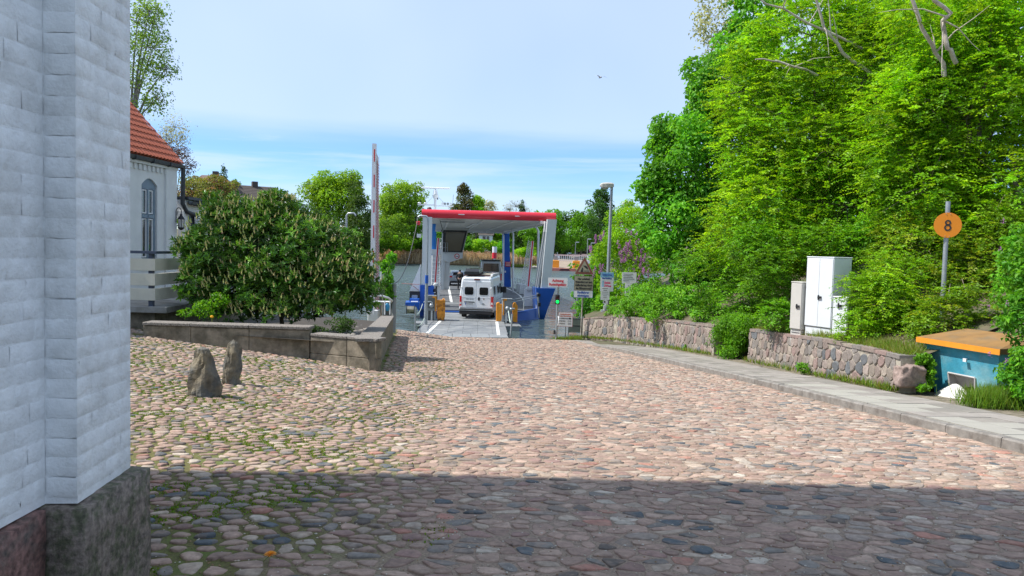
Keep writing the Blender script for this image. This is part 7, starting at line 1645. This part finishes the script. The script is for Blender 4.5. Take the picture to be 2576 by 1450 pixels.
far_house(1258, 1275, 590, 596, 612, 205, 'white gable of a cottage half hidden left of the blue ferry pillar', ROOFD, depth=6)
# reeds
P = []
for _ in range(26000):
    t = rnd.random(); px = 955+400*t; y = far_y(0)-1.5+rnd.random()*5 if px < 1290 else 190+rnd.random()*4; a, _b = ray(px, 655); x = a*y; P.append((x, y, -2.95))
hsc = 3.5
setp(blades('reeds', P, hsc, .16, [(.68, .52, .31), (.74, .58, .36), (.6, .45, .27), (.78, .62, .42)], spread=.09), 'tan belt of dry reeds along the far shore', 'reeds')
pr = np.array(P)[rng.integers(0, len(P), 3200)]; pr[:, 2] += hsc*rng.uniform(.75, 1.05, len(pr)); setp(blades('reed_plumes', pr, .6, .28, [(.42, .28, .18), (.5, .34, .22)], spread=.8), 'brown plumes on top of the far reeds', 'reeds')
P = [];
for _ in range(2600): px = 1285+95*rnd.random(); y = 188+rnd.random()*3; a, _b = ray(px, 660); P.append((a*y, y, -2.95))
setp(blades('shore_grass', P, .9, .14, [(.2, .33, .05), (.3, .33, .1)], spread=.3, m=LEAF), 'green and yellow grass at the waterline before the reeds', 'grass')
# far landing
cx_ = at(1422, 668, 167.5).x; fl_ = thing('far_landing', (cx_, 167.5, WATER), 'opposite ferry landing with salmon red pontoon edge and pale concrete slope', 'landing')
SAL = mat('salmon_red_pontoon', (.5, .16, .12), .6, var=.1); wL = 5.2
MB().box((-wL, -1.2, -.3), (wL, .2, .62)).build('pontoon_edge', SAL, fl_); MB().prism([(-1.4+.0, .1), (1.0, .1), (.75, .5), (-1.1, .5)], 'y', -1.25, -1.21).build('dark_opening', mat('dark_maroon', (.06, .01, .02), .6), fl_)
m = MB(); m.add([(-wL, .2, .6), (wL, .2, .6), (wL+3, 48, 3.5), (-wL, 48, 3.5), (-wL, .2, -1), (wL, .2, -1), (wL+3, 48, -1), (-wL, 48, -1)], [(0, 1, 2, 3), (0, 4, 5, 1), (1, 5, 6, 2), (3, 7, 4, 0)]); m.build('slope', mat('pale_concrete_slope', (.3, .235, .18), .9, var=.12, vs_=1), fl_)
m = MB(); m.add([(-wL-6, 44, 3.48), (wL+9, 44, 3.48), (wL+9, 90, 4.4), (-wL-6, 90, 4.4)], [(0, 1, 2, 3)]); m.build('car_park', mat('brown_asphalt', (.12, .085, .08), .9, var=.2, vs_=1), fl_)
for px, lab in ((1398, 'bright orange mooring box at the left of the far landing'), (1450, 'weathered orange mooring box at the right of the far landing')):
    q = at(px, 660, 168.5); t = thing('mooring_box', (q.x, 168.5, WATER+.6), lab, 'mooring post', group='orange boxes on the far landing')
    MB().box((-.8, 0, 0), (.8, .8, 1.75), ch=.08).build('fender', ORANGE, t); MB().box((-.4, .85, .2), (.5, 1.4, 2.7)).build('housing', GREYD, t)
q = at(1402, 640, 172); t = thing('landing_signpost', (q.x, 172, WATER+.8), 'grey post with small white sign above the orange box on the far landing', 'sign'); MB().tube([(0, 0, 0), (0, 0, 3.4)], .1, 6).build('pole', GALV, t); MB().box((-.55, -.1, 2.0), (.6, 0, 2.55)).build('sign_plate', WHITEPAINT, t); MB().box((-.3, -.1, .4), (.3, 0, 1.9)).build('housing', GREYP, t)
q = at(1436, 645, 178); t = thing('road_barrier', (q.x, 178, gz(q.x, 178)), 'lowered white and red barrier with hanging bars across the far landing road', 'barrier'); z0 = at(1436, 643, 178).z-gz(q.x, 178); W_ = 4.0
MB().box((-W_, -.05, z0-.12), (W_, .05, z0+.15)).build('boom', mat('pale_pink_boom', (.7, .5, .46), .5), t)
for k in range(17): MB().box((-W_+.2+k*.48, -.03, z0-1.3), (-W_+.34+k*.48, .03, z0-.121)).build('hanging_bar', WHITEPAINT, t)
MB().box((-W_, -.04, z0-1.4), (W_, .04, z0-1.301)).build('lower_rail', mat('pale_pink_boom', (.7, .5, .46), .5), t); MB().box((W_, -.3, -1), (W_+.6, .3, z0+.2)).build('cabinet', WHITEPAINT, t)
def far_car(px, py, d, label, m_, name='parked_car'):
    q = at(px, py, d); t = thing(name, q, label, 'car', rz=R(12)); MB().loft([body_ring(0, .85, .7, .3, .65, .8, .1), body_ring(.9, .92, .8, .28, .8, 1.0), body_ring(1.7, .92, .66, .28, .9, 1.45), body_ring(3.4, .92, .66, .28, .9, 1.5), body_ring(4.2, .88, .6, .3, .9, 1.0)]).build('body', m_, t)
    MB().prism([(-.62, 1.02), (.62, 1.02), (.52, 1.38), (-.52, 1.38)], 'y', .95, 1.6).build('windscreen', GLASSD, t)
    for sx in (-1, 1): MB().box((sx*.5, -.05, .6), (sx*.8, .1, .78)).build('headlight', WHITEPAINT, t); wheel(sx*.8, .9, .32, t); wheel(sx*.8, 3.3, .32, t)
    MB().box((-.3, -.04, .4), (.3, .02, .55)).build('number_plate', WHITEPAINT, t); return t
far_car(1437, 650, 213, 'pale blue small car parked beyond the far landing barrier', mat('pale_blue_car_paint', (.3, .42, .55), .3, coat=.4))
far_car(1454, 650, 216, 'dark car standing right of the pale blue one on the far side', mat('black_car_paint', (.02, .025, .03), .3, coat=.4))
for px, pt, pb, d, lab in ((1447, 610, 645, 195, 'thin street lamp beside the parked cars on the far side'), (1477, 602, 650, 190, 'taller street lamp right of the far parked cars'), (1486, 612, 652, 188, 'rightmost small street lamp on the far landing')):
    q = at(px, pb, d); t = thing('far_street_lamp', q, lab, 'street lamp', group='street lamps on the far landing'); h = at(px, pt, d).z-q.z; MB().tube([(0, 0, -1), (0, 0, h)], .11, 6).build('pole', GALV, t); MB().box((0, -.15, h-.05), (.9, .15, h+.14)).build('lamp_head', WHITEPAINT, t)
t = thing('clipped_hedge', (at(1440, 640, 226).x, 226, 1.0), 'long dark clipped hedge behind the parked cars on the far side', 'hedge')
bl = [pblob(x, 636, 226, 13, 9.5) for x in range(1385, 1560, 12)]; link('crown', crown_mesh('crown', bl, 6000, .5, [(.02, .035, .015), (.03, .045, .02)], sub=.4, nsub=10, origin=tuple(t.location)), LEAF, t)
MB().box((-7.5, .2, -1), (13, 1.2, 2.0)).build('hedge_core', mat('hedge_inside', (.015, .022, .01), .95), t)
q = at(1253, 645, 190)
ORD = ['first', 'second', 'third', 'fourth', 'fifth', 'sixth', 'seventh']
for k in range(7):
    q = at(1345+k*7, 662+rnd.uniform(-3, 2), 186); link('shore_stone', rock_mesh('shore_stone', (.7, .5, .4), k, .25, 1), mat('pale_shore_stone', (.35, .32, .29), .9), None, loc=(q.x, 186, WATER+.25)); o = bpy.context.scene.objects[-1]
for o in list(col.objects):
    if o.name.startswith('shore_stone'): setp(o, 'pale boulder at the far waterline, '+ORD.pop(0)+' in the row counted from the reeds', 'boulder', 'boulders at the far waterline')

q = at(1262, 640, 191)
t = thing('person', (at(1243, 640, 197).x, 197, gz(0, 197)+1.2), 'tiny figure in blue top and lime green trousers beyond the far reeds', 'person')
MB().loft([[(r_*math.cos(a_), r_*.6*math.sin(a_), z) for a_ in [math.pi*k/4 for k in range(8)]] for r_, z in ((.18, 0), (.22, .5), (.25, .9), (.27, 1.4), (.12, 1.5), (.14, 1.7), (.05, 1.85))]).build('body', mat('blue_lime_clothes', (.1, .3, .35), .8), t)
# gull
t = thing('gull', at(1510, 195, 60), 'small gull gliding high in the clear sky', 'bird', rz=R(30)); m = MB(); m.ball((0, 0, 0), .09, 8, 6, (1, 2.4, .8))
m.add([(0, .08, 0), (-.35, .0, .12), (-.7, -.1, .02), (-.3, -.12, .1), (0, -.1, 0)], [(0, 1, 3, 4), (1, 2, 3)]); m.add([(0, .08, 0), (.35, .0, .12), (.7, -.1, .02), (.3, -.12, .1), (0, -.1, 0)], [(0, 4, 3, 1), (1, 3, 2)]); m.build('body', mat('grey_white_feathers', (.4, .4, .42), .8), t)
